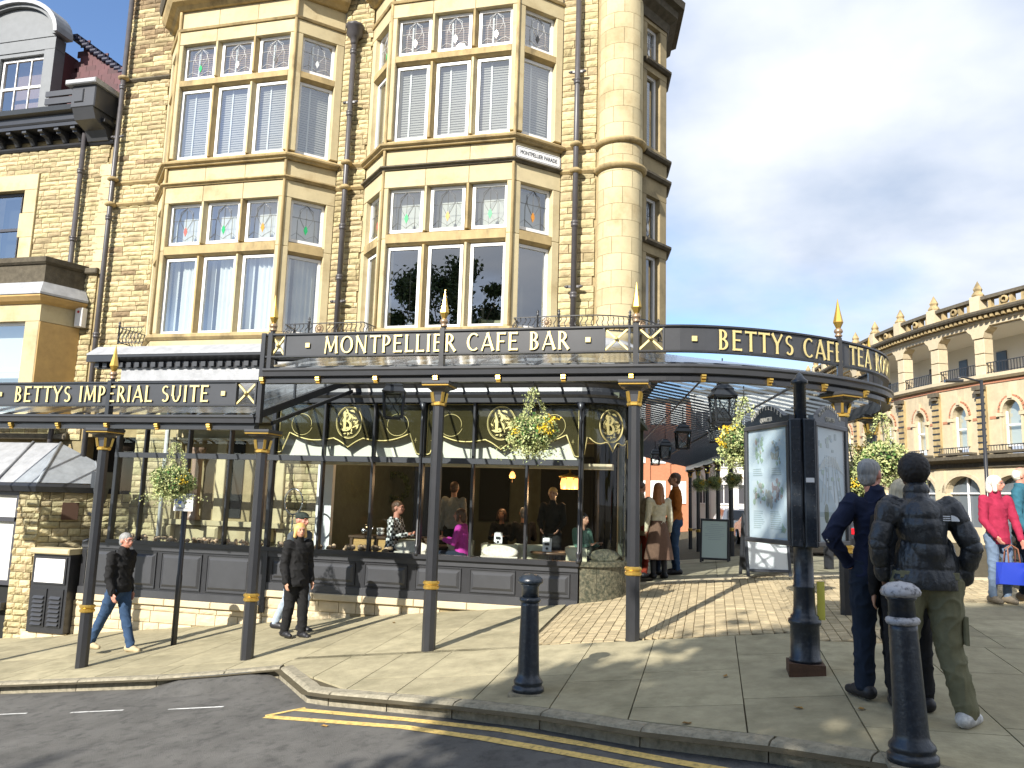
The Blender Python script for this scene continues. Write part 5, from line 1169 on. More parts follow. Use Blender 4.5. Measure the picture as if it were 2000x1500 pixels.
for q in ((-13.6, -12.45, -.2, -.12), (-13.6, -12.45, -.68, -.60), (-13.6, -12.45, -1.82, -1.74), (-12.5, -12.44, -1.74, -.2)): b.box(q[0], q[1], 12.22, 12.3, q[2], q[3])
b.obj('low_window_frame', DKF, pier); b = MB(); b.box(-14, -12.45, 12.3, 12.35, -3.1, -1.82); b.obj('dark_panel', DARK, pier)
b = MB(); b.bbox(-13.5, -12.46, 12.1, 12.3, -2.25, -2.12); b.obj('low_sill', GREY, pier)
t = thing('notice_cabinet', 'black louvred cabinet with a white notice board above, left of the shopfront', 'cabinet', (0, 12.0, 0))
b = MB(); b.bbox(-11.78, -10.95, -.08, .3, -1.20, -1.10, .02); b.obj('stone_cap', ASH, t)
b = MB(); b.box(-11.75, -10.97, .0, .3, -2.55, -1.2); b.obj('carcass', BLACK, t)
b = MB(); b.box(-11.7, -11.02, -.02, -.001, -1.72, -1.25); b.obj('notice_frame', BLACK, t); b = MB(); b.box(-11.67, -11.05, -.03, -.021, -1.69, -1.28); b.obj('notice', WHITE, t)
b = MB(); rr = random.Random(2)
for i in range(5): b.box(-11.48, -11.24, -.033, -.031, -1.42 - i * .03, -1.412 - i * .03)
for i in range(8): x_, z_ = (-11.62 if i % 2 else -11.1), -1.33 - .04 * i; b.sphere((x_, -.031, z_), (.012, .002, .012), 6, 4)
b.obj('notice_print', mat('pale_grey_print', (.25, .25, .25), .8), t)
for x0 in (-11.68, -11.33):
    b = MB(); b.box(x0, x0 + .3, -.02, -.001, -2.45, -1.8); b.obj('louvre_door', BLACK, t)
    for i in range(7): z = -1.92 - i * .075; b = MB(); b.add([(x0 + .04, -.022, z), (x0 + .26, -.022, z), (x0 + .26, -.06, z - .045), (x0 + .04, -.06, z - .045), (x0 + .04, -.022, z - .05), (x0 + .26, -.022, z - .05)], [(0, 1, 2, 3), (3, 2, 5, 4)]); b.obj('louvre', GREY, t)
stones(t, TR(0, 0.05), courses(-11.9, -10.95, -2.78, -2.55, h=(.2, .24), w_=(.3, .5), seed=44), PLINTH)
b = MB(); b.box(-11.25, -10.95, 12.6, 12.85, -.02, .28); b.prism([(-11.2, -.02), (-11.0, -.02), (-11.06, -.3), (-11.14, -.3)], 12.62, 12.8, 'y'); t = thing('rainwater_hopper', 'square grey rainwater hopper and waste pipe behind the leftmost canopy column', 'drain hopper'); b.obj('hopper', GREY, t)
b = MB(); b.tube([(-11.1, 12.7, -.3), (-11.1, 12.7, -.85), (-11.13, 12.65, -.95), (-11.25, 12.6, -1.0), (-11.25, 12.6, -1.1)], .045, 10); b.tube([(-11.1, 12.7, -.55), (-11.35, 12.75, -.5)], .035, 8); b.obj('waste_pipe', BLACK, t)
# ---------------------------------------------------------------- street furniture
def bollard(x, y, label, H=1.05, tilt=0, worn=True):
    t = thing('bollard', label, 'bollard', (x, y, gz(x, y)), 0, 'cast iron bollards on the pavement'); t.rotation_euler = (0, tilt, 0); s = H / 1.05
    b = MB(); b.box(-.15, .15, -.15, .15, -.05, .012); b.obj('base_plate', KERB, t)
    b = MB(); b.lathe([(.145, .012), (.145, .05), (.13, .06), (.125, .075), (.135, .09), (.13, .11), (.105, .14), (.10, .17), (.098, .2), (.082, .76 * s), (.080, .80 * s)], 24); b.obj('shaft', BLUEBLK, t)
    b = MB(); b.lathe([(.08, .79 * s), (.095, .8 * s), (.10, .815 * s), (.095, .83 * s), (.078, .84 * s)], 24); b.obj('collar', WORN if worn else BLUEBLK, t)
    b = MB(); b.lathe([(.078, .84 * s), (.076, .93 * s), (.088, .945 * s), (.09, .955 * s)], 24); b.obj('neck', BLUEBLK, t)
    b = MB(); b.lathe([(.09, .955 * s), (.112, .965 * s), (.118, .985 * s), (.105, 1.01 * s), (.07, 1.035 * s), (.001, 1.05 * s)], 24); b.obj('cap', WORN if worn else BLUEBLK, t)
    return t
WORN = mat('flaking_silver_paint', (.42, .42, .44), .4, dirt=1., dcol=(.02, .02, .025), dscale=22, bump=.2, bscale=30)
bollard(1.16, 5.50, 'nearest bollard, with flaking white paint on its domed cap, in front of the cargo trousers', 1.07, -.035)
bollard(-1.63, 7.33, 'black bollard alone on the pavement in front of the shopfront', 1.05, 0, False)
# information board
KX, KY = .78, 7.66
t = thing('information_board', 'two-sided black map stand on a heavy iron pole, headed MONTPELLIER QUARTER', 'information board', (KX, KY, 0)); zb = gz(KX, KY)
RUST = mat('rusty_plate', (.085, .045, .025), .9, var=.4, bump=.3); b = MB(); b.box(-.15, .15, -.15, .15, zb - .02, zb + .09); b.obj('base_plate', RUST, t)
b = MB(); b.lathe([(.135, zb + .09), (.135, zb + .12), (.125, zb + .13), (.122, zb + .40), (.14, zb + .42), (.14, zb + .45), (.12, zb + .46), (.12, zb + .48), (.1, zb + .5), (.093, zb + .55), (.09, zb + .72), (.094, zb + .725), (.094, zb + .74), (.088, zb + .745), (.08, zb + 1.1), (.084, zb + 1.105), (.084, zb + 1.12), (.078, zb + 1.13), (.072, zb + 1.3), (.055, zb + 1.3), (.055, 1.12), (.075, 1.13), (.075, 1.16), (.05, 1.18), (.025, 1.22), (.001, 1.24)], 24); b.obj('pole', BLUEBLK, t)
b = MB(); b.add([(-.0, -.0, 0)] * 3, [(0, 1, 2)])
POST = mat('map_poster', (.60, .70, .80), .5, col2=(.70, .76, .82), vscale=2); PALE = mat('poster_white', (.75, .78, .78), .6)
PB = [mat('print_green', (.40, .52, .42), .7), mat('print_tan', (.50, .50, .46), .7), mat('print_grey', (.42, .50, .53), .7), mat('print_red', (.50, .40, .40), .7), mat('print_blue', (.40, .52, .62), .7)]
def panel(p, q, which):
    M, W = facet(p, q); M = Matrix.Translation((-KX, -KY, 0)) @ M; z0, z1 = -.29, .74; f = .045
    pa = link('display_case', None, t); pa.empty_display_size = .1
    b = MB(M)
    for k in ((0, W, z0 - f, z0), (0, W, z1, z1 + f), (0, f, z0, z1), (W - f, W, z0, z1)): b.bbox(k[0], k[1], -.03, .05, k[2], k[3], .008)
    b.obj('frame', GREY, pa)
    top = [(W * i / 16, z1 + .045 + .055 + .12 * max(0, sin(pi * cl((i / 16 - .12) / .76, 0, 1))) ** 1.0) for i in range(17)]
    b = MB(M); b.prism([(0, z1 + .046)] + top + [(W, z1 + .046)], -.01, .04, 'y'); b.obj('arched_header', BLUEBLK, pa)
    b = MB(M); b.box(f, W - f, .0, .045, z0, z1); b.obj('poster', POST, pa)
    b = MB(M); b.pane(f, W - f, -.018, z0, z1); b.obj('pane', LG, pa)
    LT = mat('header_lettering', (.62, .60, .52), .5)
    for i, chs in enumerate('MONTPELLIER'):
        u = .18 + .64 * i / 10; zz = z1 + .045 + .035 + .12 * sin(pi * cl((u - .12) / .76, 0, 1)); an = .75 * cos(pi * cl((u - .12) / .76, 0, 1)) * .35
        text(chs, .06, M @ Matrix.Translation((W * u, -.012, zz)) @ Matrix.Rotation(-an, 4, 'Y'), LT, 'letter', pa, sx=.8)
    text('QUARTER', .06, M @ Matrix.Translation((W / 2, -.012, z1 + .085)), LT, 'lettering', pa, sx=.8)
    rr = random.Random(which); y = -.003
    if which == 0:
        for cx_, cz_, w_, h_, m_ in ((.3, .80, .2, .24, 0), (.7, .78, .22, .22, 1), (.28, .42, .26, .2, 0), (.72, .43, .26, .2, 3), (.52, .36, .12, .14, 1)):
            for k in range(26):
                a, c_ = rr.uniform(-.5, .5) * w_, rr.uniform(-.5, .5) * h_; s_ = rr.uniform(.012, .04); b = MB(M); mm = PB[m_] if rr.random() < .6 else PB[rr.randrange(5)]
                x_, z_ = f + (cx_ + a) * (W - 2 * f), z0 + (cz_ + c_) * (z1 - z0); b.prism([(x_ + s_ * rr.uniform(.5, 1) * .7 * cos(j), z_ + s_ * rr.uniform(.5, 1) * sin(j)) for j in (0, 1, 2, 3, 4, 5)], y - k * .0002, 0, 'y'); b.obj('printed_view', mm, pa)
        b = MB(M)
        for cx_, cz_ in ((.12, .63), (.6, .63), (.12, .24), (.55, .24)):
            for j in range(4 if cz_ > .5 else 9): w_ = rr.uniform(.18, .3); b.box(f + cx_ * (W - 2 * f), f + (cx_ + w_) * (W - 2 * f), y, 0, z0 + (cz_ - j * .019) * (z1 - z0), z0 + (cz_ - j * .019 + .007) * (z1 - z0))
        b.obj('printed_text', PB[2], pa)
        for j in range(3): b = MB(M); b.prism([(W * .8 - .02 + .025 * j, z0 + .06), (W * .8 + .02 + .02 * j, z0 + .10), (W * .8 + .01 * j, z0 + .15 - .02 * j)], y - .001 * j, 0, 'y'); b.obj('printed_leaf', LEAFG if False else PB[0], pa)
    else:
        b = MB(M)
        for k in range(7):
            r = .22 + .035 * k; b.tube([(W / 2 + r * sin(a) * 1.0, y, z1 - .05 - .12 - r * (1 - .6 * abs(cos(a)))) for a in [-.9 + .18 * j for j in range(11)] if abs(r * sin(a)) < W / 2 - f], .004, 4)
        for x_ in (.2, .32, .42, .62, .74, .85): b.tube([(W * (x_ + (.5 - x_) * .5), y, z1 - .25), (W * x_, y, z0 + .35)], .004, 4)
        b.obj('map_lines', PALE, pa)
        for k in range(30):
            x_, z_ = rr.uniform(f + .03, W - f - .06), rr.uniform(z0 + .25, z1 - .08); b = MB(M); mm = PB[rr.choice((0, 2, 4, 4, 2))]; b.box(x_, x_ + rr.uniform(.02, .06), y - .0001 * k, 0, z_, z_ + rr.uniform(.02, .06)); b.obj('printed_block', mm, pa)
        b = MB(M); b.prism([(f, z0 + .22), (W * .75, z0 + .22), (W * .5, z0 + .45), (f, z0 + .6)], y + .001, .0, 'y'); b.obj('printed_field', PB[4], pa)
        b = MB(M); b.sphere((W * .35, y, z0 + .25), (.05, .004, .09), 8, 6); b.obj('printed_tree', mat('print_dark_green', (.06, .12, .07), .8), pa)
panel((.33, 8.30), (.69, 7.60), 0); panel((.88, 7.60), (1.24, 8.24), 1)
b = MB(TR(.0, .0))
b.bbox(-.105, -.008, -.125, -.02, -.34, .80, .01); b.bbox(.012, .115, -.125, -.02, -.34, .80, .01); b.obj('hinge_block', BLUEBLK, t)
b = MB()
for i in range(11): b.sphere((-.075, -.127, -.28 + i * .1), .006, 6, 4); b.sphere((-.03, -.127, -.28 + i * .1), .006, 6, 4); b.sphere((.09, -.127, -.28 + i * .1), .006, 6, 4)
b.obj('rivets', GREY, t); b = MB(); b.box(.025, .095, -.130, -.126, .23, .27); b.obj('sticker', WHITE, t)
b = MB(); b.box(.11, .175, .02, .03, zb + .45, zb + .78); b.obj('yellow_notice', mat('yellow_notice', (.75, .7, .12), .6), t)
# parking sign on a post
px, py = -7.72, 10.6
t = thing('parking_sign', 'white and blue parking sign with a black P arrow plate on a thin black post', 'parking sign', (px, py, 0)); z = gz(px, py)
b = MB(); b.lathe([(.042, z - .02), (.042, z + 1.0), (.036, z + 1.02), (.036, .12)], 12); b.obj('post', BLACK, t)
b = MB(); b.lathe([(.05, .0), (.05, .1), (.02, .13)], 12); b.obj('post_cap', GREY, t)
b = MB(); b.bbox(-.165, .165, -.06, -.045, -.32, -.06, .004); b.obj('plate', WHITE, t); BL = mat('sign_blue', (.02, .13, .55), .4)
b = MB(); b.box(-.135, -.035, -.063, -.0605, -.21, -.10); b.obj('blue_square', BL, t)
text('P', .10, Matrix.Translation((-.085, -.0635, -.155)), WHITE, 'letter_p', t, .001)
for s_, z_, x_ in (('Pay at', -.095, .07), ('machine', -.13, .07), ('Display ticket', -.275, 0.0)): text(s_, .036 if x_ else .04, Matrix.Translation((x_, -.0615, z_)), BLACK, 'lettering', t, .0008)
b = MB(); b.box(.05, .10, -.063, -.0605, -.19, -.182); b.prism([(.03, -.186), (.055, -.17), (.055, -.202)], -.063, -.0605, 'y'); b.obj('arrow', BLACK, t)
b = MB(); b.bbox(-.05, .05, -.05, -.04, .15, .26, .003); b.obj('small_white_plate', WHITE, t)
b = MB(); b.lathe([(.045, .10), (.05, .12), (.045, .25), (.02, .26)], 10); b.obj('top_bracket', BLACK, t)
# A-boards
def aboard(x, y, rz, w_, h, label, art):
    t = thing('pavement_sign', label, 'A-board', (x, y, gz(x, y)), rz, 'A-boards outside the cafe')
    for k in (1, -1):
        T = Matrix.Translation((0, .0, 0)) @ Matrix.Rotation(0 if k == 1 else pi, 4, 'Z') @ Matrix.Translation((0, -.22, 0)) @ Matrix.Rotation(-.2, 4, 'X'); b = MB(T)
        b.bbox(-w_, -w_ + .045, -.02, .02, 0, h, .004); b.bbox(w_ - .045, w_, -.02, .02, 0, h, .004); b.bbox(-w_ + .045, w_ - .045, -.02, .02, .07, .115, .004); b.bbox(-w_ + .045, w_ - .045, -.02, .02, h - .05, h, .004); b.obj('frame', GREY, t)
        b = MB(T); b.box(-w_ + .045, w_ - .045, -.008, .008, .115, h - .05); b.obj('board', art if k == 1 else GREY, t)
        if k == 1:
            b = MB(T); n = 9
            for i in range(n): ww = (w_ - .1) * (.4 + .6 * abs(sin(i * 2.3))); b.box(-ww, ww, -.010, -.0085, h - .14 - i * .045, h - .132 - i * .045)
            b.obj('print_lines', PB[2], t)
    return t
aboard(.82, 13.9, .25, .36, 1.02, 'pavement sign with a white menu poster, just behind the information board', PALE)
aboard(.05, 20.2, -.1, .34, 1.05, 'farther pavement sign with a pale green poster beside the man in the brown jacket', mat('pale_green_poster', (.62, .74, .68), .6))
# ---------------------------------------------------------------- arcaded crescent on the right
CRST = mat('golden_crescent_stone', (.54, .45, .30), .85, var=.15, vscale=3, bump=.1, isl=.1); CRP = mat('pale_crescent_stone', (.56, .47, .32), .85, var=.1, isl=.05); REDB = mat('red_brick_band', (.42, .19, .11), .85)
WREN = mat('white_render', (.72, .72, .70), .9)
cres = thing('arcaded_crescent', 'curved sandstone terrace with arched windows, a pillared loggia and a pinnacled parapet', 'building')
def cpt(s): a = R(-79.5) + .010 * (s - 11) * .8; return None
cpts = [(6.6, 63), (6.7, 60.2), (6.9, 57.4), (7.2, 54.6), (7.6, 51.8), (8.1, 49), (8.65, 46.25), (9.38, 43.6), (10.32, 41.0), (11.5, 38.5), (12.95, 36.15), (14.65, 33.95), (16.6, 32)]
def csweep(nm, prof, m): b = MB(); b.sweep(cpts, prof); b.obj(nm, m, cres)
csweep('base_course', [(-.3, -2.5), (.1, -2.5), (.1, -.6), (-.3, -.6)], CRP)
csweep('ground_entablature', [(-.3, 2.0), (.1, 2.0), (.1, 2.2), (.5, 2.35), (.5, 2.5), (-.3, 2.55)], DARKST)
csweep('balcony_slab', [(-2.4, 5.75), (.15, 5.75), (.25, 5.85), (.25, 6.0), (-2.4, 6.0)], CRP); csweep('red_band', [(-.02, 5.60), (.04, 5.60), (.04, 5.70), (-.02, 5.70)], REDB)
csweep('entablature', [(-.5, 8.15), (.1, 8.15), (.1, 8.3), (.15, 8.32), (.15, 8.42), (-.5, 8.42)], CRP); csweep('cornice', [(-.5, 8.6), (.5, 8.6), (.55, 8.68), (.55, 8.78), (-.5, 8.85)], DARKST)
csweep('loggia_ceiling', [(-2.6, 8.1), (-.1, 8.1), (-.1, 8.14), (-2.6, 8.14)], WREN); csweep('loggia_wall', [(-2.6, 6.0), (-2.4, 6.0), (-2.4, 8.1), (-2.6, 8.1)], WREN)
csweep('frieze', [(-.4, 8.42), (.12, 8.42), (.12, 8.6), (-.4, 8.6)], ASHD)
csweep('parapet_rail', [(-.3, 9.35), (.12, 9.35), (.12, 9.5), (-.3, 9.5)], DARKST); csweep('parapet_foot', [(-.3, 8.85), (.1, 8.85), (.1, 8.95), (-.3, 8.95)], ASHD)
csweep('roof_slope', [(-.6, 8.9), (-5, 10.4), (-5.2, 8.9)], mat('dark_slate', (.05, .05, .055), .7))
for i in range(12):
    M, W = facet(cpts[i], cpts[i + 1])
    def P_(nm, m, *bx):
        b = MB(M)
        for q in bx: b.box(*q)
        b.obj(nm, m, cres)
    xc = W / 2; ww = .42
    # upper storey wall with an arched window
    def archwall(z0, z1, ww, zs, zt, m, nm):
        b = MB(M); n = 12; r = ww; sc = (zt - zs)
        b.box(0.001, xc - ww, 0, .4, z0, z1); b.box(xc + ww, W - .001, 0, .4, z0, z1)
        pts = [(xc - r * cos(pi * k / n), zs + sc * sin(pi * k / n)) for k in range(n + 1)]
        for k in range(n): b.add([(pts[k][0], 0, pts[k][1]), (pts[k + 1][0], 0, pts[k + 1][1]), (pts[k + 1][0], 0, z1), (pts[k][0], 0, z1), (pts[k][0], .4, pts[k][1]), (pts[k + 1][0], .4, pts[k + 1][1])], [(0, 1, 2, 3), (0, 4, 5, 1)])
        b.obj(nm, m, cres)
    archwall(2.55, 5.75, ww, 4.3, 4.82, CRST, 'wall'); archwall(-.6, 2.0, 1.05, .9, 1.62, CRP, 'arcade_wall')
    def ring(r0, r1, sc, zs, y0, m, nm, full=False, seg=12):
        b = MB(M)
        for k in range(seg):
            a0, a1 = pi * k / seg, pi * (k + (.72 if full else 1)) / seg
            b.prism([(xc - r0 * cos(a0), zs + r0 * sc * sin(a0)), (xc - r1 * cos(a0), zs + r1 * sc * sin(a0)), (xc - r1 * cos(a1), zs + r1 * sc * sin(a1)), (xc - r0 * cos(a1), zs + r0 * sc * sin(a1))], y0, 0, 'y')
        b.obj(nm, m, cres)
    ring(.42, .54, 1.2, 4.3, -.06, CRP, 'arch_stone'); ring(.55, .66, 1.1, 4.3, -.05, REDB, 'brick_arch', True); ring(1.06, 1.26, .7, .9, -.1, CRP, 'ground_arch')
    b = MB(M)
    for q in ((xc - ww, xc - ww + .07, 2.9, 4.35), (xc + ww - .07, xc + ww, 2.9, 4.35), (xc - ww, xc + ww, 3.72, 3.80), (xc - ww, xc + ww, 2.85, 2.95)): b.box(q[0], q[1], .15, .22, q[2], q[3])
    b.obj('window_frame', WHITE, cres); P_('blind', NET, (xc - ww, xc + ww, .35, .38, 2.9, 4.9)); b = MB(M); b.pane(xc - ww, xc + ww, .19, 2.9, 4.85); b.obj('pane', GLS, cres)
    P_('shop_glazing', mat('shop_dark_glass', (.12, .14, .16), .1), (xc - 1.05, xc + 1.05, .3, .35, -1.5, 1.7)); P_('shop_frame', WHITE, (xc - 1.05, xc + 1.05, .2, .28, .85, .92), (xc - .03, xc + .03, .2, .28, -1.5, 1.6))
    for sx in (-1, 1):
        P_('impost', CRP, (xc + sx * .54 - .14, xc + sx * .54 + .14, -.12, .05, 4.12, 4.28)); P_('window_shaft', CRP, (xc + sx * .50 - .05, xc + sx * .50 + .05, -.08, .0, 2.95, 4.12))
    P_('window_ledge', DARKST, (xc - .9, xc + .9, -.5, 0, 2.56, 2.66)); b = MB(M)
    for k in range(13): b.box(xc - .85 + k * .14, xc - .83 + k * .14, -.47, -.45, 2.66, 2.88)
    b.box(xc - .87, xc + .87, -.48, -.44, 2.86, 2.90); b.obj('window_railing', BLACK, cres)
    P_('keystone', CRP, (xc - .1, xc + .1, -.12, 0, 4.86, 5.2)); P_('red_course', REDB, (.3, xc - .75, -.02, .0, 4.05, 4.17), (xc + .75, W - .3, -.02, 0, 4.05, 4.17))
    # loggia pillar at the segment's start
    b = MB(M)
    for k, (z0, z1) in enumerate(((6.0, 6.42), (6.45, 6.95), (6.98, 7.62))): b.bbox(-.26, .26, -.05, .45, z0, z1, .02)
    b.obj('loggia_pillar', CRP, cres); b = MB(M); b.prism([(-.27, 7.66), (.27, 7.66), (.36, 7.9), (.52, 8.02), (.62, 8.15), (-.62, 8.15), (-.52, 8.02), (-.36, 7.9)], -.1, .4, 'y'); b.obj('pillar_capital', CRP, cres)
    b = MB(M); b.box(.28, W - .28, -.02, .01, 6.5, 6.54); b.box(.28, W - .28, -.02, .01, 6.08, 6.11)
    k = .34
    while k < W - .3: b.box(k, k + .025, -.015, .01, 6.0, 6.52); k += .14
    b.obj('loggia_railing', BLACK, cres)
    P_('loggia_door', mat('loggia_dark_glass', (.06, .07, .08), .15), (xc - .3, xc + .3, 2.36, 2.39, 6.05, 7.5))
    P_('wall_pier', ASHD, (-.22, .22, -.14, .0, 2.6, 5.5)); b = MB(M)
    for k in range(9): b.box(-.23, .23, -.16, -.14, 2.75 + k * .28, 2.82 + k * .28)
    b.obj('pier_grooves', BLACK, cres)
    P_('carved_boss', DARKST, (-.3, .3, -.3, -.14, 5.35, 5.55), (-.2, .2, -.3, -.14, 5.18, 5.3)); P_('ground_pier', CRP, (-.3, .3, -.1, 0, -1.6, 1.9))
    b = MB(M); k = .1
    while k < W: b.box(k, k + .14, -.42, -.1, 8.43, 8.59); k += .28
    b.obj('modillions', ASHD, cres)
    P_('parapet_pier', CRP, (-.25, .25, -.2, .3, 8.86, 9.55)); b = MB(M); b.lathe([(.24, 9.55), (.28, 9.62), (.16, 9.8), (.2, 9.9), (.10, 10.1), (.001, 10.3)], 6, smooth=False, M=Matrix.Translation((0, .05, 0))); b.obj('pinnacle', ASHD, cres)
    for u in (.22, .42, .60, .80): P_('parapet_block', ASHD, (W * u - .07, W * u + .07, -.02, .2, 8.95, 9.35))
    b = MB(M); b.lathe([(.10, -.02), (.17, -.03), (.17, .1), (.10, .1)], 14, M=Matrix.Translation((xc, 0.0, 9.15)) @ RX90, cap=False); b.obj('parapet_ring', ASHD, cres)
# end of the side street: white terrace, brick terrace
def block(x0, x1, y, z1, m, name, label, nx, nz, wm=DKF, wz=1.5, d=6.):
    t = thing(name, label, 'building', (0, y, 0)); b = MB(); b.box(x0, x1, 0, d, -4, z1); b.obj('wall', m, t)
    b = MB(); b.box(x0 - .1, x1 + .1, -.2, d, z1, z1 + .3); b.obj('eaves', DARKST, t); dx = (x1 - x0) / nx
    for i in range(nx):
        for j in range(nz):
            xc = x0 + dx * (i + .5); zc = .2 + j * 2.9
            b = MB(); b.box(xc - .5, xc + .5, -.03, .0, zc, zc + wz); b.obj('window', DKF if wm is DKF else wm, t)
            b = MB(); b.box(xc - .6, xc + .6, -.1, 0, zc - .12, zc); b.box(xc - .56, xc - .5, -.05, 0, zc, zc + wz); b.box(xc + .5, xc + .56, -.05, 0, zc, zc + wz); b.box(xc - .03, xc + .03, -.05, -.03, zc, zc + wz); b.obj('window_frame', WHITE, t)
    for i in range(nx + 1): b = MB(); b.box(x0 + dx * i - .18, x0 + dx * i + .18, -.12, 0, -4, z1); b.obj('pilaster', m, t)
WSTC = mat('white_stucco', (.78, .77, .74), .9); ORB = mat('orange_brick', (.42, .17, .09), .9, var=.15)
block(-1.6, 6.6, 66, 9, WSTC, 'white_terrace', 'white stucco terrace closing the far end of the street', 5, 3)
block(-7.6, -1.7, 60, 7.5, ORB, 'brick_terrace', 'orange brick terrace with white bands beyond the canopy', 4, 3, WREN)
block(-13, -7.7, 64, 6.5, WSTC, 'pale_terrace', 'pale building just left of the orange brick terrace', 3, 3)
def flagp(x, y, z):
    t = thing('pink_flag', 'large pink pennant hanging over the far pavement', 'flag', (x, y, z)); b = MB(); v = []; f = []
    for i in range(7):
        for j in range(5): u = i / 6; v.append((-.2 + 2.2 * u * (.6 + .4 * j / 4), .12 * sin(u * 6 + j), -j * .55 + u * .2))
    for i in range(6):
        for j in range(4): q = i * 5 + j; f.append((q, q + 5, q + 6, q + 1))
    b.add(v, f, True); b.obj('cloth', mat('pink_cloth', (.75, .16, .42), .7), t); b = MB(); b.tube([(-.25, 0, -4.4), (-.25, 0, .5)], .04); b.obj('pole', BLACK, t)
flagp(2.2, 40, 2.6)
# parked cars
TYRE = mat('tyre', (.015, .015, .015), .8); CGL = mat('car_glass', (.02, .025, .03), .08, spec=.6); TL = mat('tail_light', (.5, .01, .02), .2); PLT = mat('number_plate', (.7, .6, .1), .5)
def car(x, y, rz, paint, label):
    t = thing('parked_car', label, 'car', (x, y, gz(x, y) - .02), rz, 'cars parked up the side street')
    prof = [(-2.0, .35), (-2.05, .6), (-2.0, .88), (-1.75, .95), (-1.35, 1.42), (.2, 1.46), (1.0, .98), (1.85, .86), (2.05, .65), (2.05, .35)]
    b = MB(); n = len(prof); v = []
    for y_, k in ((-.86, 0), (-.80, 1), (.80, 1), (.86, 0)):
        for px_, pz in prof: v.append((px_ * (1 if k else .995), y_ * (1 if pz < 1 else .80), pz if k else min(pz, 1.40) - .03))
    f = [tuple(range(n))[::-1], tuple(range(3 * n, 4 * n))] + [(j * n + i, j * n + (i + 1) % n, (j + 1) * n + (i + 1) % n, (j + 1) * n + i) for j in range(3) for i in range(n)]
    b.add(v, f); b.obj('body', paint, t)
    b = MB()
    for s_ in (-1, 1): b.prism([(-1.55, .98), (-1.28, 1.36), (.15, 1.38), (.78, 1.0)], 0, .01, 'y', M=Matrix.Translation((0, s_ * (.795 if s_ > 0 else .805), 0)) @ Matrix.Rotation(s_ * .30, 4, 'X') @ Matrix.Translation((0, 0, 0))) if False else None
    b.add([(-1.84, -.62, 1.0), (-1.84, .62, 1.0), (-1.44, .56, 1.38), (-1.44, -.56, 1.38)], [(0, 1, 2, 3)]); b.add([(1.03, -.66, 1.0), (1.03, .66, 1.0), (.30, .6, 1.43), (.30, -.6, 1.43)], [(0, 1, 2, 3)])
    for s_ in (-1, 1): b.add([(-1.5, s_ * .845, .97), (.85, s_ * .845, .97), (.1, s_ * .69, 1.40), (-1.25, s_ * .69, 1.38)], [(0, 1, 2, 3)])
    b.obj('windows', CGL, t)
    for wx in (-1.3, 1.3):
        for s_ in (-1, 1):
            W_ = link('wheel', None, t); b = MB(Matrix.Translation((wx, s_ * .80, .31)) @ RX90); b.lathe([(.2, -.1), (.31, -.1), (.31, .1), (.2, .1)], 18, smooth=False); b.obj('tyre', TYRE, W_); b = MB(Matrix.Translation((wx, s_ * .80, .31)) @ RX90); b.lathe([(.001, -.11), (.2, -.105), (.2, .105), (.001, .11)], 12); b.obj('rim', STEEL, W_)
    for s_ in (-1, 1): b = MB(); b.bbox(-2.06, -1.98, s_ * .72 - .12, s_ * .72 + .12, .72, .9, .01); b.obj('tail_light', TL, t); b = MB(); b.box(1.98, 2.07, s_ * .65 - .15, s_ * .65 + .15, .62, .78); b.obj('headlight', CRK, t)
    b = MB(); b.box(-2.08, -2.05, -.26, .26, .55, .66); b.obj('number_plate', PLT, t)
cblk = mat('black_car_paint', (.015, .017, .022), .2, coat=.6); cwht = mat('white_car_paint', (.75, .75, .75), .25, coat=.6); cgr = mat('grey_car_paint', (.10, .12, .14), .25, coat=.6)
car(3.1, 27.5, pi / 2 + .12, cblk, 'black car parked nearest, behind the information board'); car(2.0, 33.5, pi / 2 + .14, cgr, 'dark grey car in the middle of the parked row'); car(1.0, 40, pi / 2 + .15, cwht, 'white car farthest up the parked row')
car(9.0, 22.5, pi / 2 + .9, cgr, 'grey car behind the people by the crescent')
# lamp post in front of the crescent
t = thing('street_lamp', 'tall thin black lamp post with a short arm in front of the crescent', 'street lamp', (7.9, 26.5, -1.6)); b = MB(); b.lathe([(.09, 0), (.09, 1.2), (.06, 1.3), (.045, 5.6)], 10); b.obj('post', BLACK, t); b = MB(); b.tube([(0, 0, 5.55), (-.5, 0, 5.7), (-.75, 0, 5.62)], .03); b.bbox(-1.0, -.5, -.1, .1, 5.54, 5.62, .02); b.obj('lamp_arm', BLACK, t)
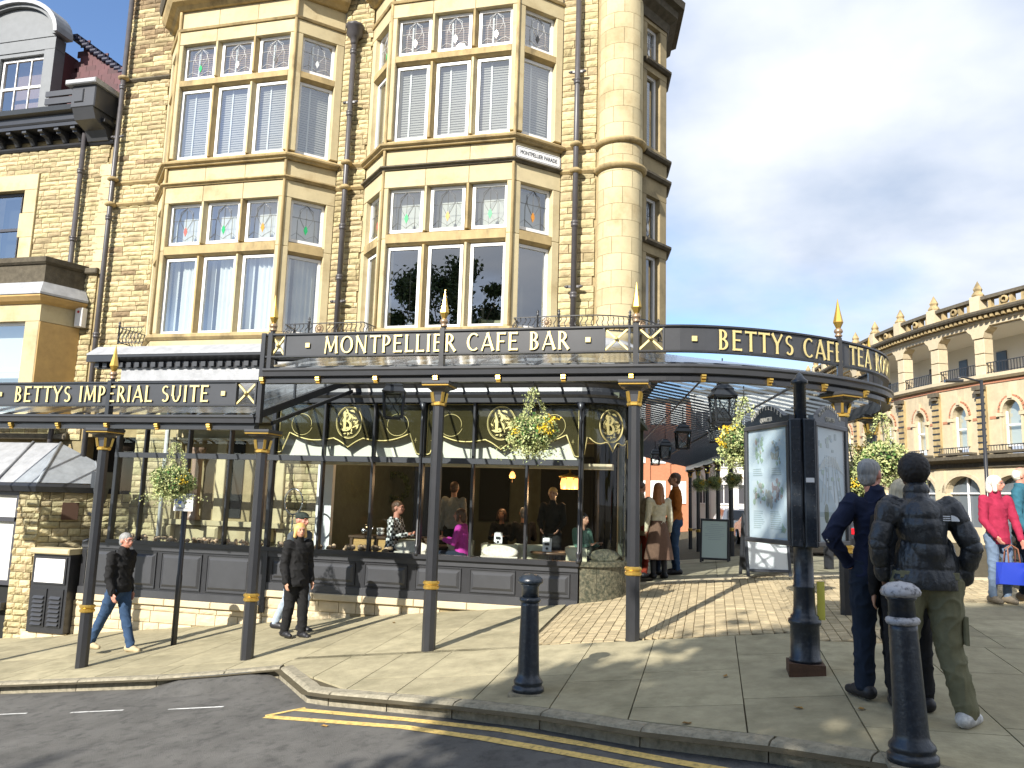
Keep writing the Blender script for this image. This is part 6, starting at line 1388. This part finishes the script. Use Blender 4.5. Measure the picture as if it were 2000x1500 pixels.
# ---------------------------------------------------------------- trees and houses across the road (behind the camera)
BARK = mat('bark', (.10, .075, .05), .95, var=.3, bump=.6, bscale=20); CROWN = mat('tree_leaves', (.055, .09, .025), .6, isl=.5, hue=.02)
def tree(x, y, z, H, rx, rz_, label, seed, n=9000, ry=None):
    ry = ry or rx; rr = random.Random(seed); t = thing('street_tree', label, 'tree', (x, y, z)); b = MB()
    b.tube([(0, 0, 0), (.1, .05, H * .25), (-.1, 0, H * .5), (.05, .1, H * .72)], [.32, .24, .18, .09], 10); tips = []
    cc = Vector((0, 0, H - rz_))
    for i in range(22):
        a = rr.uniform(0, 6.28); e_ = rr.uniform(-.5, 1.2); tip = cc + Vector((rx * .8 * cos(a) * cos(e_), ry * .8 * sin(a) * cos(e_), rz_ * .8 * sin(e_))); s0 = Vector((0, 0, H * rr.uniform(.3, .6))); md = (s0 + tip) / 2 + Vector((rr.uniform(-.4, .4), rr.uniform(-.4, .4), .3)); b.tube([s0, md, tip], [.09, .05, .02], 6); tips += [tip, md]
    b.obj('trunk', BARK, t)
    cl_ = []
    for i in range(60):
        a = rr.uniform(0, 6.28); c_ = rr.uniform(-.75, 1); s_ = math.sqrt(1 - c_ * c_); k = rr.uniform(.55, 1.0); cl_.append((cc + Vector((rx * s_ * cos(a) * k, ry * s_ * sin(a) * k, rz_ * c_ * k)), rr.uniform(.5, 1.15)))
    b = MB()
    def fn(r_): c_, q = r_.choice(cl_); return c_ + Vector((r_.gauss(0, .45), r_.gauss(0, .45), r_.gauss(0, .36))) * q
    leafcloud(b, n, fn, .12, .23, rr); b.obj('crown', CROWN, t, kind='stuff')
tree(-2.6, -9.6, -2.2, 12.9, 5.2, 4.0, 'broad street tree across the road that shades the near pavement', 5, 36000)
tree(4.6, -9.8, -2.0, 12.8, 5.0, 4.0, 'second street tree across the road, to the right of the first', 6, 34000)
tree(-17.5, -24, -3.6, 19.5, 7.0, 6.5, 'tall tree far across the road, mirrored in the bay windows', 7, 22000)
block(-30, 30, -40, 5.5, MORTAR, 'opposite_terrace', 'stone terrace across the road behind the trees', 12, 2, DKF)
# ---------------------------------------------------------------- people
SKIN = mat('skin', (.50, .27, .18), .55, var=.08, vscale=30); SKINP = mat('flushed_skin', (.55, .25, .18), .5, var=.1, vscale=25); SKIND = mat('brown_skin', (.14, .07, .045), .5)
EYEW = mat('eye', (.05, .04, .04), .2); LIP = mat('lips', (.40, .13, .11), .5)
def V(*a): return Vector(a)
def capsule(b, p, q, r0, r1, n=12, fl=(1, 1)):
    p, q = Vector(p), Vector(q); d = q - p; L_ = d.length
    if L_ < 1e-5: d = V(0, 0, 1)
    d.normalize(); rot = d.to_track_quat('Z', 'Y').to_matrix().to_4x4(); prof = []
    for k in range(5): a = -pi / 2 + pi / 2 * k / 4; prof.append((max(1e-4, r0 * cos(a)), r0 * sin(a)))
    for k in range(5): a = pi / 2 * k / 4; prof.append((max(1e-4, r1 * cos(a)), L_ + r1 * sin(a)))
    b.lathe(prof, n, Matrix.Translation(p) @ rot @ Matrix.Diagonal((fl[0], fl[1], 1, 1)), True, cap=False)
def ell(b, c, r, rot=None):
    T = Matrix.Translation(Vector(c))
    if rot is not None: T = T @ rot
    b.sphere((0, 0, 0), r, 14, 10, M=T)
def fuse(b, name, m, parent, vox, sm=3, disp=None):
    """one continuous surface from overlapping volumes"""
    me = b.mesh(name + '_raw', m, False); o = bpy.data.objects.new('tmp', me); C.objects.link(o)
    r = o.modifiers.new('r', 'REMESH'); r.mode = 'VOXEL'; r.voxel_size = vox; r.use_smooth_shade = True
    s = o.modifiers.new('s', 'SMOOTH'); s.factor = .5; s.iterations = sm
    dg = bpy.context.evaluated_depsgraph_get(); ev = o.evaluated_get(dg); out_ = bpy.data.meshes.new_from_object(ev); bpy.data.objects.remove(o)
    if disp and len(out_.vertices):
        out_.calc_loop_triangles() if False else None
        co = [v.co.copy() for v in out_.vertices]; no = [v.normal.copy() for v in out_.vertices]
        for v, c_, n_ in zip(out_.vertices, co, no): v.co = c_ + n_ * disp(c_, n_)
    out_.materials.clear(); out_.materials.append(m)
    for p in out_.polygons: p.use_smooth = True; p.material_index = 0
    out_.name = name; return link(name, out_, parent)
def folds(amp, fr=9., sq=(1, 1, .45)):
    def f(c, n):
        q = Vector((c.x * fr * sq[0], c.y * fr * sq[1], c.z * fr * sq[2] * 2.4 + c.x * 4)); a = noise.noise(q); return amp * ((1 - abs(a) * 2) ** 3 - .4)
    return f
STAND = dict(hipL=V(.052, 0, .515), hipR=V(-.052, 0, .515), kneeL=V(.06, -.012, .285), kneeR=V(-.06, -.012, .285), ankL=V(.062, .012, .045), ankR=V(-.062, .012, .045),
             pel=V(0, 0, .535), waist=V(0, 0, .62), chest=V(0, .003, .735), neck=V(0, .008, .835), head=V(0, -.008, .93),
             shL=V(.10, .006, .805), shR=V(-.10, .006, .805), elL=V(.125, .012, .635), elR=V(-.125, .012, .635), wrL=V(.13, -.02, .49), wrR=V(-.13, -.02, .49), toeL=0., toeR=0., face=0.)
def person(label, x, y, heading, H, pose={}, top=None, legs=None, shoe=None, hair=None, skin=SKIN, vox=.011, topk={}, skirt=None, z=None, group=None, female=False, hairstyle='short', bare=False, extra=None, bulk=1., seated=False):
    J = {k: (v * H if isinstance(v, Vector) else v) for k, v in {**STAND, **{k: (V(*v) if isinstance(v, tuple) else v) for k, v in pose.items()}}.items()}
    t = thing('person', label, 'person', (x, y, gz(x, y) if z is None else z), R(heading), group); s = H / 1.75; fm = .92 if female else 1.
    hd = J['head']; fa = J['face']; RF = Matrix.Rotation(R(fa), 4, 'Z')
    HD = lambda a, c_, d: hd + (RF @ V(a, c_, d)) * s
    # body: one surface, head to feet
    b = MB()
    ell(b, HD(0, .012, .018), (.076 * s, .094 * s, .098 * s), RF); ell(b, HD(0, -.025, -.035), (.060 * s, .066 * s, .072 * s), RF); ell(b, HD(0, -.055, -.075), (.032 * s, .03 * s, .026 * s), RF)
    capsule(b, HD(0, -.086, .018), HD(0, -.105, -.018), .008 * s, .015 * s, 8); ell(b, HD(0, -.078, .035), (.05 * s, .018 * s, .012 * s), RF)
    for sx in (-1, 1): ell(b, HD(sx * .079, .012, -.002), (.012 * s, .022 * s, .034 * s), RF); ell(b, HD(sx * .04, -.06, -.015), (.022 * s, .02 * s, .018 * s), RF)
    ell(b, HD(0, -.086, -.047), (.026 * s, .013 * s, .012 * s), RF)
    capsule(b, J['neck'] - V(0, 0, .03 * s), HD(0, .02, -.04), .056 * s * fm, .052 * s * fm)
    tr = [('pel', 'waist', .135, .115), ('waist', 'chest', .115, .14), ('chest', 'neck', .14, .06)]
    for a, c_, r0, r1 in tr: capsule(b, J[a], J[c_], r0 * s * fm * .92, r1 * s * fm * .92, 14, (1.0, .70))
    for S in 'LR':
        capsule(b, J['chest'] * .3 + J['sh' + S] * .7, J['sh' + S], .058 * s, .052 * s * fm); capsule(b, J['sh' + S], J['el' + S], .046 * s * fm, .036 * s * fm); capsule(b, J['el' + S], J['wr' + S], .037 * s * fm, .026 * s * fm)
        capsule(b, J['hip' + S], J['knee' + S], .078 * s, .052 * s); capsule(b, J['knee' + S], J['ank' + S], .052 * s, .034 * s)
        # hand: palm, four fingers of unequal length, thumb
        wr = J['wr' + S]; d = (wr - J['el' + S]).normalized(); side = d.cross(V(0, 1, 0)) if abs(d.y) < .9 else V(1, 0, 0); sg = 1 if S == 'L' else -1
        fwd = V(0, -1, 0); fwd = (fwd - d * fwd.dot(d)); fwd = fwd.normalized() if fwd.length > .2 else V(0, 0, 1); lat = d.cross(fwd).normalized() * sg
        pc = wr + d * .05 * s
        for k in range(4):
            base = wr + d * .075 * s + fwd * (.027 - .018 * k) * s; ln = (.036, .042, .04, .031)[k] * s; capsule(b, wr + d * .01 * s + fwd * (.016 - .011 * k) * s, base, .017 * s, .0125 * s, 8)
            m1 = base + (d + lat * .15).normalized() * ln; m2 = m1 + (d * .75 + lat * .65).normalized() * ln * .8; capsule(b, base, m1, .0095 * s, .0085 * s, 8); capsule(b, m1, m2, .0085 * s, .0072 * s, 8)
        th = wr + d * .03 * s + fwd * .022 * s; capsule(b, th, th + (d + fwd * .8).normalized() * .045 * s, .013 * s, .0095 * s, 8)
    fuse(b, 'body', skin, t, min(vox, .009) if vox < .014 else vox, 2)
    b = MB()
    for sx in (-1, 1): ell(b, HD(sx * .031, -.083, .012), (.012 * s, .006 * s, .0055 * s), RF)
    b.obj('eyes', EYEW, t); b = MB(); ell(b, HD(0, -.099, -.047), (.021 * s, .005 * s, .006 * s), RF); b.obj('mouth', LIP, t)
    # trousers or skirt
    if legs and not skirt:
        b = MB(); capsule(b, J['pel'] - V(0, 0, .01 * s), J['pel'] + V(0, 0, .05 * s), .142 * s * fm, .13 * s * fm, 16, (1, .74))
        for S in 'LR': capsule(b, J['hip' + S], J['knee' + S], .096 * s * bulk, .068 * s * bulk, 14); capsule(b, J['knee' + S], J['ank' + S] + V(0, 0, .03 * s), .068 * s * bulk, .056 * s * bulk, 14); capsule(b, J['ank' + S] + V(0, 0, .04 * s), J['ank' + S] + V(0, 0, .01 * s), .056 * s * bulk, .054 * s * bulk, 14)
        for S in 'LR': capsule(b, J['hip' + S] + V(0, .02 * s, .0), J['hip' + S] + V(0, .035 * s, -.02 * s), .09 * s, .09 * s)
        fuse(b, 'trousers', legs, t, vox, 3, folds(.011 * s, 8))
    if skirt:
        b = MB(); z1, z0, ry, mm = skirt; n = 40; v = []
        rr = random.Random(3)
        for j in range(9):
            u = j / 8; zz = z1 * H + (z0 - z1) * H * u
            for k in range(n): a = 2 * pi * k / n; w_ = (.13 + (ry - .13) * u ** .8) * s * (1 + .06 * u * sin(a * 7)); v.append((w_ * cos(a) * 1.05, w_ * sin(a) * .85, zz))
        b.add(v, [(j * n + k, j * n + (k + 1) % n, (j + 1) * n + (k + 1) % n, (j + 1) * n + k) for j in range(8) for k in range(n)], True); b.obj('skirt', mm, t)
    if shoe:
        for S in 'LR':
            b = MB(); A = J['ank' + S]; a = R(J['toe' + S]); f_ = Matrix.Rotation(a, 4, 'Z') @ V(0, -1, 0); k0 = V(A.x, A.y, A.z - .045 * H if not seated else A.z - .06)
            k0 = A - V(0, 0, .042 * H / 1.0 * .6); g0 = A.z - .045 * H
            capsule(b, V(A.x, A.y, g0 + .055 * s) - f_ * .04 * s, V(A.x, A.y, g0 + .048 * s) + f_ * .09 * s, .056 * s, .048 * s, 12); capsule(b, V(A.x, A.y, g0 + .04 * s) + f_ * .1 * s, V(A.x, A.y, g0 + .036 * s) + f_ * .165 * s, .042 * s, .034 * s, 12); capsule(b, A + V(0, 0, .03 * s), V(A.x, A.y, g0 + .06 * s), .046 * s, .048 * s, 12)
            if bare == 'boot': capsule(b, A, J['knee' + S] * .55 + A * .45, .05 * s, .058 * s, 12)
            o = fuse(b, 'shoe', shoe, t, vox, 2)
            for v in o.data.vertices: v.co.z = max(v.co.z, g0 + .002)
    if top:
        tk = dict(len=.0, r=1., arm=1., puff=0, fold=.009, hood=0, collar=0, flare=0, half=0); tk.update(topk); b = MB(); r_ = tk['r'] * fm
        lo = J['pel'] + V(0, 0, tk['len'] * s)
        capsule(b, lo, J['waist'], (.166 + tk['flare']) * s * r_, .142 * s * r_, 16, (1, .80)); capsule(b, J['waist'], J['chest'], .138 * s * r_, .155 * s * r_, 16, (1, .74)); capsule(b, J['chest'], J['chest'] * .35 + J['neck'] * .65, .15 * s * r_, .085 * s * r_, 16, (1, .8))
        for S in 'LR':
            capsule(b, J['chest'] * .35 + J['sh' + S] * .65 + V(0, 0, -.01 * s), J['sh' + S], .082 * s * r_, .066 * s * tk['arm']); capsule(b, J['sh' + S], J['el' + S], .066 * s * tk['arm'], .055 * s * tk['arm'], 14)
            wr = J['el' + S].lerp(J['wr' + S], .97 if not tk['half'] else .3); capsule(b, J['el' + S], wr, .055 * s * tk['arm'], .041 * s * tk['arm'], 14)
        if tk['collar']: capsule(b, J['neck'] - V(0, 0, .03 * s), J['neck'] + V(0, -.002, .03 * s), .085 * s, .075 * s * tk['collar'], 16)
        if tk['hood']: ell(b, J['neck'] + V(0, .06 * s, -.02 * s), (.1 * s, .06 * s, .06 * s))
        if tk['puff']:
            P_ = tk['puff']; jj = {k: v.copy() for k, v in J.items() if isinstance(v, Vector)}
            def dsp(c, n):
                best = 9; u = 0
                for S in 'LR':
                    for a, e_, off in (('sh', 'el', 0), ('el', 'wr', 1)):
                        A, B_ = jj[a + S], jj[e_ + S]; ab = B_ - A; q = cl((c - A).dot(ab) / ab.length_squared, 0, 1); dd = (c - A - ab * q).length - .02
                        if dd < best: best = dd; u = q * ab.length + off * .27 * s; 
                tz = abs(c.x) < .15 * s and best > .085 * s
                ph = (c.z / (P_ * s)) if tz else u / (P_ * .85 * s)
                g = abs(sin(pi * ph)) ** .28; return (-.016 + .018 * g) * s + .006 * noise.noise(Vector((c.x * 9, c.y * 9, c.z * 16))) + .005 * noise.noise(Vector((c.x * 40, c.y * 40, c.z * 14)))
            oj = fuse(b, 'jacket', top, t, vox, 4, dsp)
        else: oj = fuse(b, 'jacket' if tk['collar'] else 'top', top, t, vox, 3, folds(tk['fold'] * s, 9))
        hem = lo.z - .055 * s
        for v in oj.data.vertices:
            if v.co.z < hem and abs(v.co.x) < .19 * s and (min((v.co - J['wrL']).length, (v.co - J['wrR']).length) > .12 * s): v.co.z = hem + .004 * noise.noise(v.co * 20)
    if hair:
        b = MB()
        if hairstyle in ('short', 'bald', 'cap', 'beanie'):
            top_ = {'short': ((.082, .1, .088), .038, .022), 'bald': ((.083, .075, .08), .012, .045), 'cap': ((.088, .112, .07), .06, .01), 'beanie': ((.100, .112, .112), .022, .02)}[hairstyle]
            ell(b, HD(0, top_[2], top_[1]), tuple(q * s for q in top_[0]), RF); 
            if hairstyle == 'short': ell(b, HD(0, .05, -.02), (.07 * s, .062 * s, .07 * s), RF)
            if hairstyle == 'cap': capsule(b, HD(-.035, -.09, .055), HD(.035, -.09, .055), .03 * s, .03 * s, 10, (1, .3)); ell(b, HD(0, -.11, .052), (.05 * s, .045 * s, .008 * s), RF)
        elif hairstyle == 'bob':
            ell(b, HD(0, .02, .035), (.09 * s, .10 * s, .088 * s), RF)
            for sx in (-1, 1): capsule(b, HD(sx * .07, .0, .03), HD(sx * .082, -.015, -.09), .032 * s, .028 * s)
            capsule(b, HD(0, .06, .0), HD(0, .07, -.08), .07 * s, .06 * s)
        elif hairstyle == 'long':
            ell(b, HD(0, .022, .035), (.088 * s, .10 * s, .088 * s), RF); capsule(b, HD(0, .055, .0), HD(0, .085, -.24), .072 * s, .075 * s, 12, (1, .8))
            for sx in (-1, 1): capsule(b, HD(sx * .06, .03, .02), HD(sx * .075, .05, -.24), .036 * s, .04 * s)
        elif hairstyle == 'pony':
            ell(b, HD(0, .02, .032), (.084 * s, .098 * s, .086 * s), RF); capsule(b, HD(0, .09, .0), HD(.02, .12, -.22), .035 * s, .02 * s)
        fuse(b, 'hair' if hairstyle not in ('cap', 'beanie') else 'hat', hair, t, min(vox, .009), 2, lambda c, n: (.007 * noise.noise(Vector((c.x * 80, c.y * 80, c.z * 80))) if hairstyle == 'beanie' else .007 * noise.noise(Vector((c.x * 70, c.y * 70, c.z * 9)))) * s)
    if extra: extra(t, J, s, HD)
    return t
def cloth(n, c, r=.85, **k): return mat(n, c, r, var=.18, vscale=18, bump=.25, bscale=300, spec=.25, **k)
NAVY = cloth('navy_wool', (.012, .018, .045)); DEN = cloth('blue_denim', (.035, .07, .14)); DEND = cloth('dark_denim', (.012, .02, .036)); LDEN = cloth('pale_denim', (.35, .42, .52)); BLKF = cloth('black_fabric', (.014, .014, .015)); CARGO = cloth('olive_cargo_cloth', (.17, .165, .10))
PUFF = mat('black_puffer_nylon', (.02, .024, .03), .33, var=.2, bump=.35, bscale=45, spec=.6); CRM = cloth('cream_knit', (.68, .62, .45)); BRNS = cloth('brown_wool_skirt', (.17, .10, .07)); RUSTJ = cloth('rust_suede', (.38, .12, .02)); REDC = cloth('crimson_fleece', (.30, .02, .055)); TEAL = cloth('teal_jacket', (.03, .12, .17))
MAG = cloth('magenta_jumper', (.42, .04, .30)); GRYT = cloth('pale_grey_shirt', (.28, .28, .25)); BEIGE = cloth('camel_coat', (.30, .22, .13)); GRYC = cloth('light_grey_coat', (.40, .42, .45))
HGREY = mat('grey_hair', (.26, .26, .255), .6, var=.3, vscale=60, stretch=(1, 1, .2)); HBLO = mat('blonde_hair', (.62, .40, .14), .5, var=.3, vscale=60, stretch=(1, 1, .2)); HASH = mat('ash_blonde_hair', (.58, .49, .33), .5, var=.45, vscale=70, stretch=(1, 1, .15)); HBRN = mat('brown_hair', (.09, .045, .025), .5, var=.3, vscale=60); HAUB = mat('auburn_hair', (.30, .12, .04), .5, var=.3, vscale=60); HBLK = mat('black_hair', (.012, .01, .01), .6); HWHI = mat('white_hair', (.72, .70, .62), .6, var=.2, vscale=50)
SHB = mat('black_shoe', (.015, .015, .018), .5); SHW = mat('white_trainer', (.68, .68, .66), .5, var=.2, vscale=30, col2=(.35, .35, .36)); SHT = mat('tan_shoe', (.45, .36, .22), .7); SHG = mat('grey_walking_shoe', (.18, .15, .11), .8)
CAPM = cloth('dark_green_cap', (.03, .04, .035))
plaid = mat('plaid_wool', (.5, .5, .5), .9)
if 'plaid' not in plaid.get('k', ''):
    n_ = plaid.node_tree.nodes; l_ = plaid.node_tree.links; tcn = n_.new('ShaderNodeTexCoord'); ck = n_.new('ShaderNodeTexChecker'); ck.inputs['Scale'].default_value = 22; ck.inputs[1].default_value = (.7, .7, .68, 1); ck.inputs[2].default_value = (.02, .02, .02, 1); l_.new(tcn.outputs['Object'], ck.inputs['Vector']); l_.new(ck.outputs[0], n_['Principled BSDF'].inputs['Base Color'])
def glasses(t, J, s, HD):
    b = MB()
    for sx in (-1, 1): b.tube([HD(sx * .033 + .022 * cos(a), -.098, .012 + .017 * sin(a)) for a in [2 * pi * i / 14 for i in range(15)]], .002 * s, 4); b.tube([HD(sx * .055, -.098, .016), HD(sx * .083, .01, .014)], .002 * s, 4)
    b.obj('glasses', STEEL, t)
# walkers on the left
person('man in a black jacket and blue jeans walking past the left shopfront', -8.42, 10.2, 82, 1.73, dict(hipL=(.05, 0, .515), kneeL=(.05, -.05, .29), ankL=(.05, -.13, .06), kneeR=(-.05, .10, .29), ankR=(-.05, .21, .07), elL=(.12, .04, .63), wrL=(.12, -.01, .50), elR=(-.12, .0, .63), wrR=(-.12, -.06, .50), head=(0, -.03, .925), neck=(0, -.012, .835), face=0.),
       BLKF, DEN, SHT, HGREY, SKINP, .011, dict(collar=1, fold=.016, len=.0, r=1.12, arm=1.15), extra=glasses, bulk=1.12)
person('blonde woman in a black padded coat walking beside the man in the cap', -5.82, 10.65, 62, 1.62, dict(kneeL=(.05, -.045, .285), ankL=(.05, -.06, .05), kneeR=(-.05, .01, .285), ankR=(-.05, .06, .05), wrL=(.13, -.04, .49), wrR=(-.13, -.04, .49), face=-15.),
       BLKF, BLKF, SHB, HBLO, SKIN, .011, dict(collar=1, r=1.32, arm=1.35, len=-.10, fold=.016), female=True, hairstyle='bob', bulk=1.25)
person('man in a dark cap and pale jeans, half hidden behind the blonde woman', -6.02, 11.05, 80, 1.76, dict(kneeL=(.05, -.06, .285), ankL=(.05, -.03, .05), kneeR=(-.05, .06, .285), ankR=(-.05, .16, .07), face=0.),
       cloth('grey_blue_jacket', (.07, .085, .10)), LDEN, SHB, CAPM, SKINP, .013, dict(collar=1, r=1.05, arm=1.1), hairstyle='cap')
# group at the information board
def cuffbtn(t, J, s, HD):
    b = MB()
    for k in range(2): ell(b, J['elL'].lerp(J['wrL'], .12 + .07 * k) + V(.05, .035, 0) * s, (.01 * s,) * 3)
    b.obj('buttons', STEEL, t); glasses(t, J, s, HD)
person('grey-haired man in a navy jacket and dark jeans, elbow out, facing the board', 1.25, 6.9, 192, 1.84, dict(elR=(-.165, .02, .655), wrR=(-.105, .03, .53), elL=(.205, .035, .66), wrL=(.12, .0, .545), face=-48., head=(.012, -.01, .925), ankL=(.075, .02, .045), ankR=(-.065, -.02, .045), toeL=20., toeR=-20.),
       NAVY, DEND, SHB, HGREY, SKINP, .009, dict(collar=.95, r=1.1, arm=1.12, len=-.06, flare=.012, fold=.012), extra=cuffbtn, bulk=1.22)
person('woman with long ash-blonde hair in black, beside the grey-haired man', 1.40, 6.64, 180, 1.68, dict(face=-10.), BLKF, BLKF, SHB, HASH, SKIN, .010, dict(collar=1, r=1.05, arm=1.1, len=-.08), female=True, hairstyle='long')
def puffx(t, J, s, HD):
    # jacket hem rib, chest logo, pocket flaps, cargo pockets
    M = Matrix.Translation(J['chest'] + V(-.155, .138, .055) * s) @ Matrix.Rotation(pi, 4, 'Z') @ Matrix.Rotation(-.25, 4, 'Z') 
    LOGO = mat('white_logo_print', (.8, .8, .8), .6); b = MB(M @ Matrix.Translation((0, -.012, 0)))
    for k in range(3): b.box(-.045, .0, -.002, .002, -.008 - .014 * k, -.001 - .014 * k)
    b.prism([(.005, -.037), (.055, -.037), (.055, -.03), (.045, -.012), (.025, 0), (.005, .004)], -.002, .002, 'y'); b.obj('logo', LOGO, t)
    for sx in (-1, 1):
        p = J['hipL' if sx > 0 else 'hipR']; b = MB(); b.bbox(-.055, .055, -.006, .006, -.03, .02, .003, M=Matrix.Translation(p + V(sx * .025, .118 * s, .06)) @ Matrix.Rotation(pi, 4, 'Z') @ Matrix.Rotation(-sx * .25, 4, 'Z')); b.obj('pocket_flap', CARGO, t)
        q = p.lerp(J['kneeL' if sx > 0 else 'kneeR'], .72); b = MB(); b.bbox(-.06, .06, -.012, .02, -.10, .09, .01, M=Matrix.Translation(q + V(sx * .09 * s, .02, 0)) @ Matrix.Rotation(-sx * pi / 2 if sx < 0 else pi / 2, 4, 'Z')); b.obj('cargo_pocket', CARGO, t)
person('man in black puffer jacket, olive cargo trousers and white trainers', 1.46, 6.3, 178, 1.86, dict(elL=(.168, .03, .65), elR=(-.155, .03, .65), wrL=(.148, -.02, .53), wrR=(-.135, -.02, .53), hipL=(.058, 0, .515), hipR=(-.058, 0, .515), kneeL=(.085, -.01, .285), kneeR=(-.07, -.01, .285), ankL=(.09, .03, .045), ankR=(-.115, .0, .045), toeL=-10., toeR=-35., face=12., head=(.03, -.01, .93), neck=(.022, .006, .835), shL=(.118, .006, .805), shR=(-.088, .006, .805), chest=(.014, .003, .735)),
       PUFF, CARGO, SHW, HBLK, SKIND, .009, dict(collar=1.15, r=1.30, arm=1.22, len=-.02, puff=.165), extra=puffx, bulk=1.28, hairstyle='beanie')
# right edge
def bluebag(t, J, s, HD):
    p = J['wrL'] + V(.0, -.03, -.07); BG = mat('blue_leather', (.02, .05, .42), .45); ST = mat('brown_strap', (.22, .09, .05), .5)
    bt = thing('handbag', 'bright blue tote bag with brown handles held by the woman in crimson', 'bag'); bt.matrix_world = Matrix.Translation(t.location + Vector((-.14, 0, 0))) @ Matrix.Rotation(t.rotation_euler.z, 4, 'Z') @ Matrix.Translation(p)
    b = MB(); b.add([(-.17, -.06, -.22), (.17, -.06, -.22), (.17, .06, -.22), (-.17, .06, -.22), (-.22, -.05, -.50 + .02), (.2, -.05, -.50), (.2, .05, -.50), (-.2, .05, -.5)], [(0, 1, 2, 3), (0, 4, 5, 1), (1, 5, 6, 2), (2, 6, 7, 3), (3, 7, 4, 0), (4, 7, 6, 5)]); b.obj('bag_body', BG, bt)
    b = MB()
    for sy in (-.05, .05): b.tube([(-.08, sy, -.26), (-.07, sy * .5, -.05), (0, 0, .0), (.07, sy * .5, -.05), (.08, sy, -.26)], .009, 5)
    b.obj('handles', ST, bt)
person('white-haired woman in a crimson fleece at the right edge, carrying a blue bag', 3.55, 11.6, 20, 1.62, dict(elL=(.13, -.03, .64), wrL=(.12, -.10, .50), elR=(-.13, -.02, .64), wrR=(-.09, -.10, .52), face=35.), REDC, cloth('grey_blue_jeans', (.13, .18, .26)), SHG, HWHI, SKINP, .012, dict(collar=1, r=1.1, arm=1.1, len=-.08), female=True, hairstyle='bob', extra=lambda t, J, s, HD: (bluebag(t, J, s, HD), glasses(t, J, s, HD)))
person('balding man in a teal and black jacket beside the woman in crimson', 3.95, 11.9, 60, 1.72, dict(face=20., wrR=(-.12, -.06, .50)), TEAL, DEND, SHG, HWHI, SKINP, .012, dict(collar=1, r=1.1, arm=1.15), hairstyle='bald', extra=glasses)
t = thing('carrier_bag', 'crumpled white plastic carrier bag at the right edge of the photo', 'bag', (3.98, 11.4, gz(4, 11.4) + .28)); b = MB()
ell(b, (0, 0, .18), (.2, .16, .24)); ell(b, (.1, 0, .05), (.2, .15, .2)); capsule(b, (0, 0, .38), (0, .02, .5), .05, .02); fuse(b, 'bag_body', mat('white_plastic', (.75, .77, .78), .35, bump=.4, bscale=25), t, .014, 2, lambda c, n: .03 * noise.noise(c * 11) + .01 * noise.noise(c * 31))
# group under the side canopy
person('young woman in a cream jumper and long brown skirt under the side canopy', -.92, 14.35, 205, 1.66, dict(face=-20.), CRM, None, SHB, HAUB, SKIN, .012, dict(r=1.02, len=.04), female=True, hairstyle='long', skirt=(.60, .20, .26, BRNS), bare='boot')
person('tall man in a rust-brown jacket and jeans facing the women under the side canopy', -.68, 15.25, -78, 1.86, dict(face=0., wrR=(-.1, -.06, .52), wrL=(.1, -.06, .52)), RUSTJ, DEN, SHB, HBRN, SKIN, .013, dict(collar=.8, r=1.05, arm=1.1))
person('woman in a pale top facing the rust-jacketed man, hidden behind the cream jumper', -1.0, 15.6, 90, 1.6, {}, CRM, DEND, SHB, HBRN, SKIN, .016, {}, female=True, hairstyle='long')
person('dark-haired person in a camel coat and red trousers beside the corner column', -1.28, 14.9, 150, 1.74, {}, BEIGE, cloth('rust_red_trousers', (.28, .04, .02)), SHB, HBRN, SKIN, .015, dict(collar=1, r=1.1, len=-.12), hairstyle='pony')
person('person in a light grey coat and jeans behind the corner column', -1.62, 15.9, 170, 1.7, {}, GRYC, DEN, SHB, HGREY, SKIN, .016, dict(collar=1, r=1.12, len=-.15))
# inside the cafe
SIT = dict(hipL=(.055, 0, .30), hipR=(-.055, 0, .30), pel=(0, 0, .31), waist=(0, .0, .385), chest=(0, -.01, .50), neck=(0, -.02, .60), head=(0, -.035, .695), shL=(.10, -.01, .575), shR=(-.10, -.01, .575), elL=(.125, -.05, .42), elR=(-.125, -.05, .42), wrL=(.07, -.17, .45), wrR=(-.07, -.17, .45), kneeL=(.07, -.24, .30), kneeR=(-.07, -.24, .30), ankL=(.07, -.23, .05), ankR=(-.07, -.23, .05))
fz = -1.44
person('man in a black and white plaid shirt seated at the window table', -5.32, 13.0, 88, 1.78, SIT, plaid, DEND, SHB, HBRN, SKINP, .013, dict(r=1.08, len=.02), z=fz, seated=True)
person('woman in a magenta jumper seated opposite the plaid-shirted man', -4.08, 12.98, -88, 1.66, SIT, MAG, DEND, SHB, HBRN, SKINP, .013, dict(r=1.18, len=.0), z=fz, seated=True, female=True, hairstyle='bob')
person('waiter in a pale grey shirt standing behind the window table', -4.65, 14.2, 180, 1.74, {}, GRYT, BLKF, SHB, HBRN, SKIN, .016, dict(r=1.05), z=fz)
person('blonde waitress in black standing behind the table with the white menu', -2.75, 14.0, 0, 1.68, dict(elL=(.13, -.02, .64), wrL=(.09, -.12, .56), elR=(-.13, -.02, .64), wrR=(-.09, -.12, .56)), BLKF, BLKF, SHB, HBLO, SKIN, .013, dict(collar=.8, r=1.08), z=fz, female=True, hairstyle='short')
person('dark-haired seated woman in green near the curved corner glass', -2.15, 13.45, 60, 1.65, SIT, cloth('sea_green_top', (.10, .20, .15)), DEND, SHB, HBLK, SKIN, .016, {}, z=fz, seated=True, female=True, hairstyle='long')
person('seated diner in black with grey hair, in the dim middle of the cafe', -3.45, 14.8, 200, 1.7, SIT, BLKF, DEND, SHB, HGREY, SKIN, .018, {}, z=fz, seated=True)
person('seated dark-haired woman facing the street, dim behind the menu card', -3.95, 15.1, 0, 1.65, SIT, BLKF, DEND, SHB, HBRN, SKIN, .018, {}, z=fz, seated=True, female=True, hairstyle='bob')
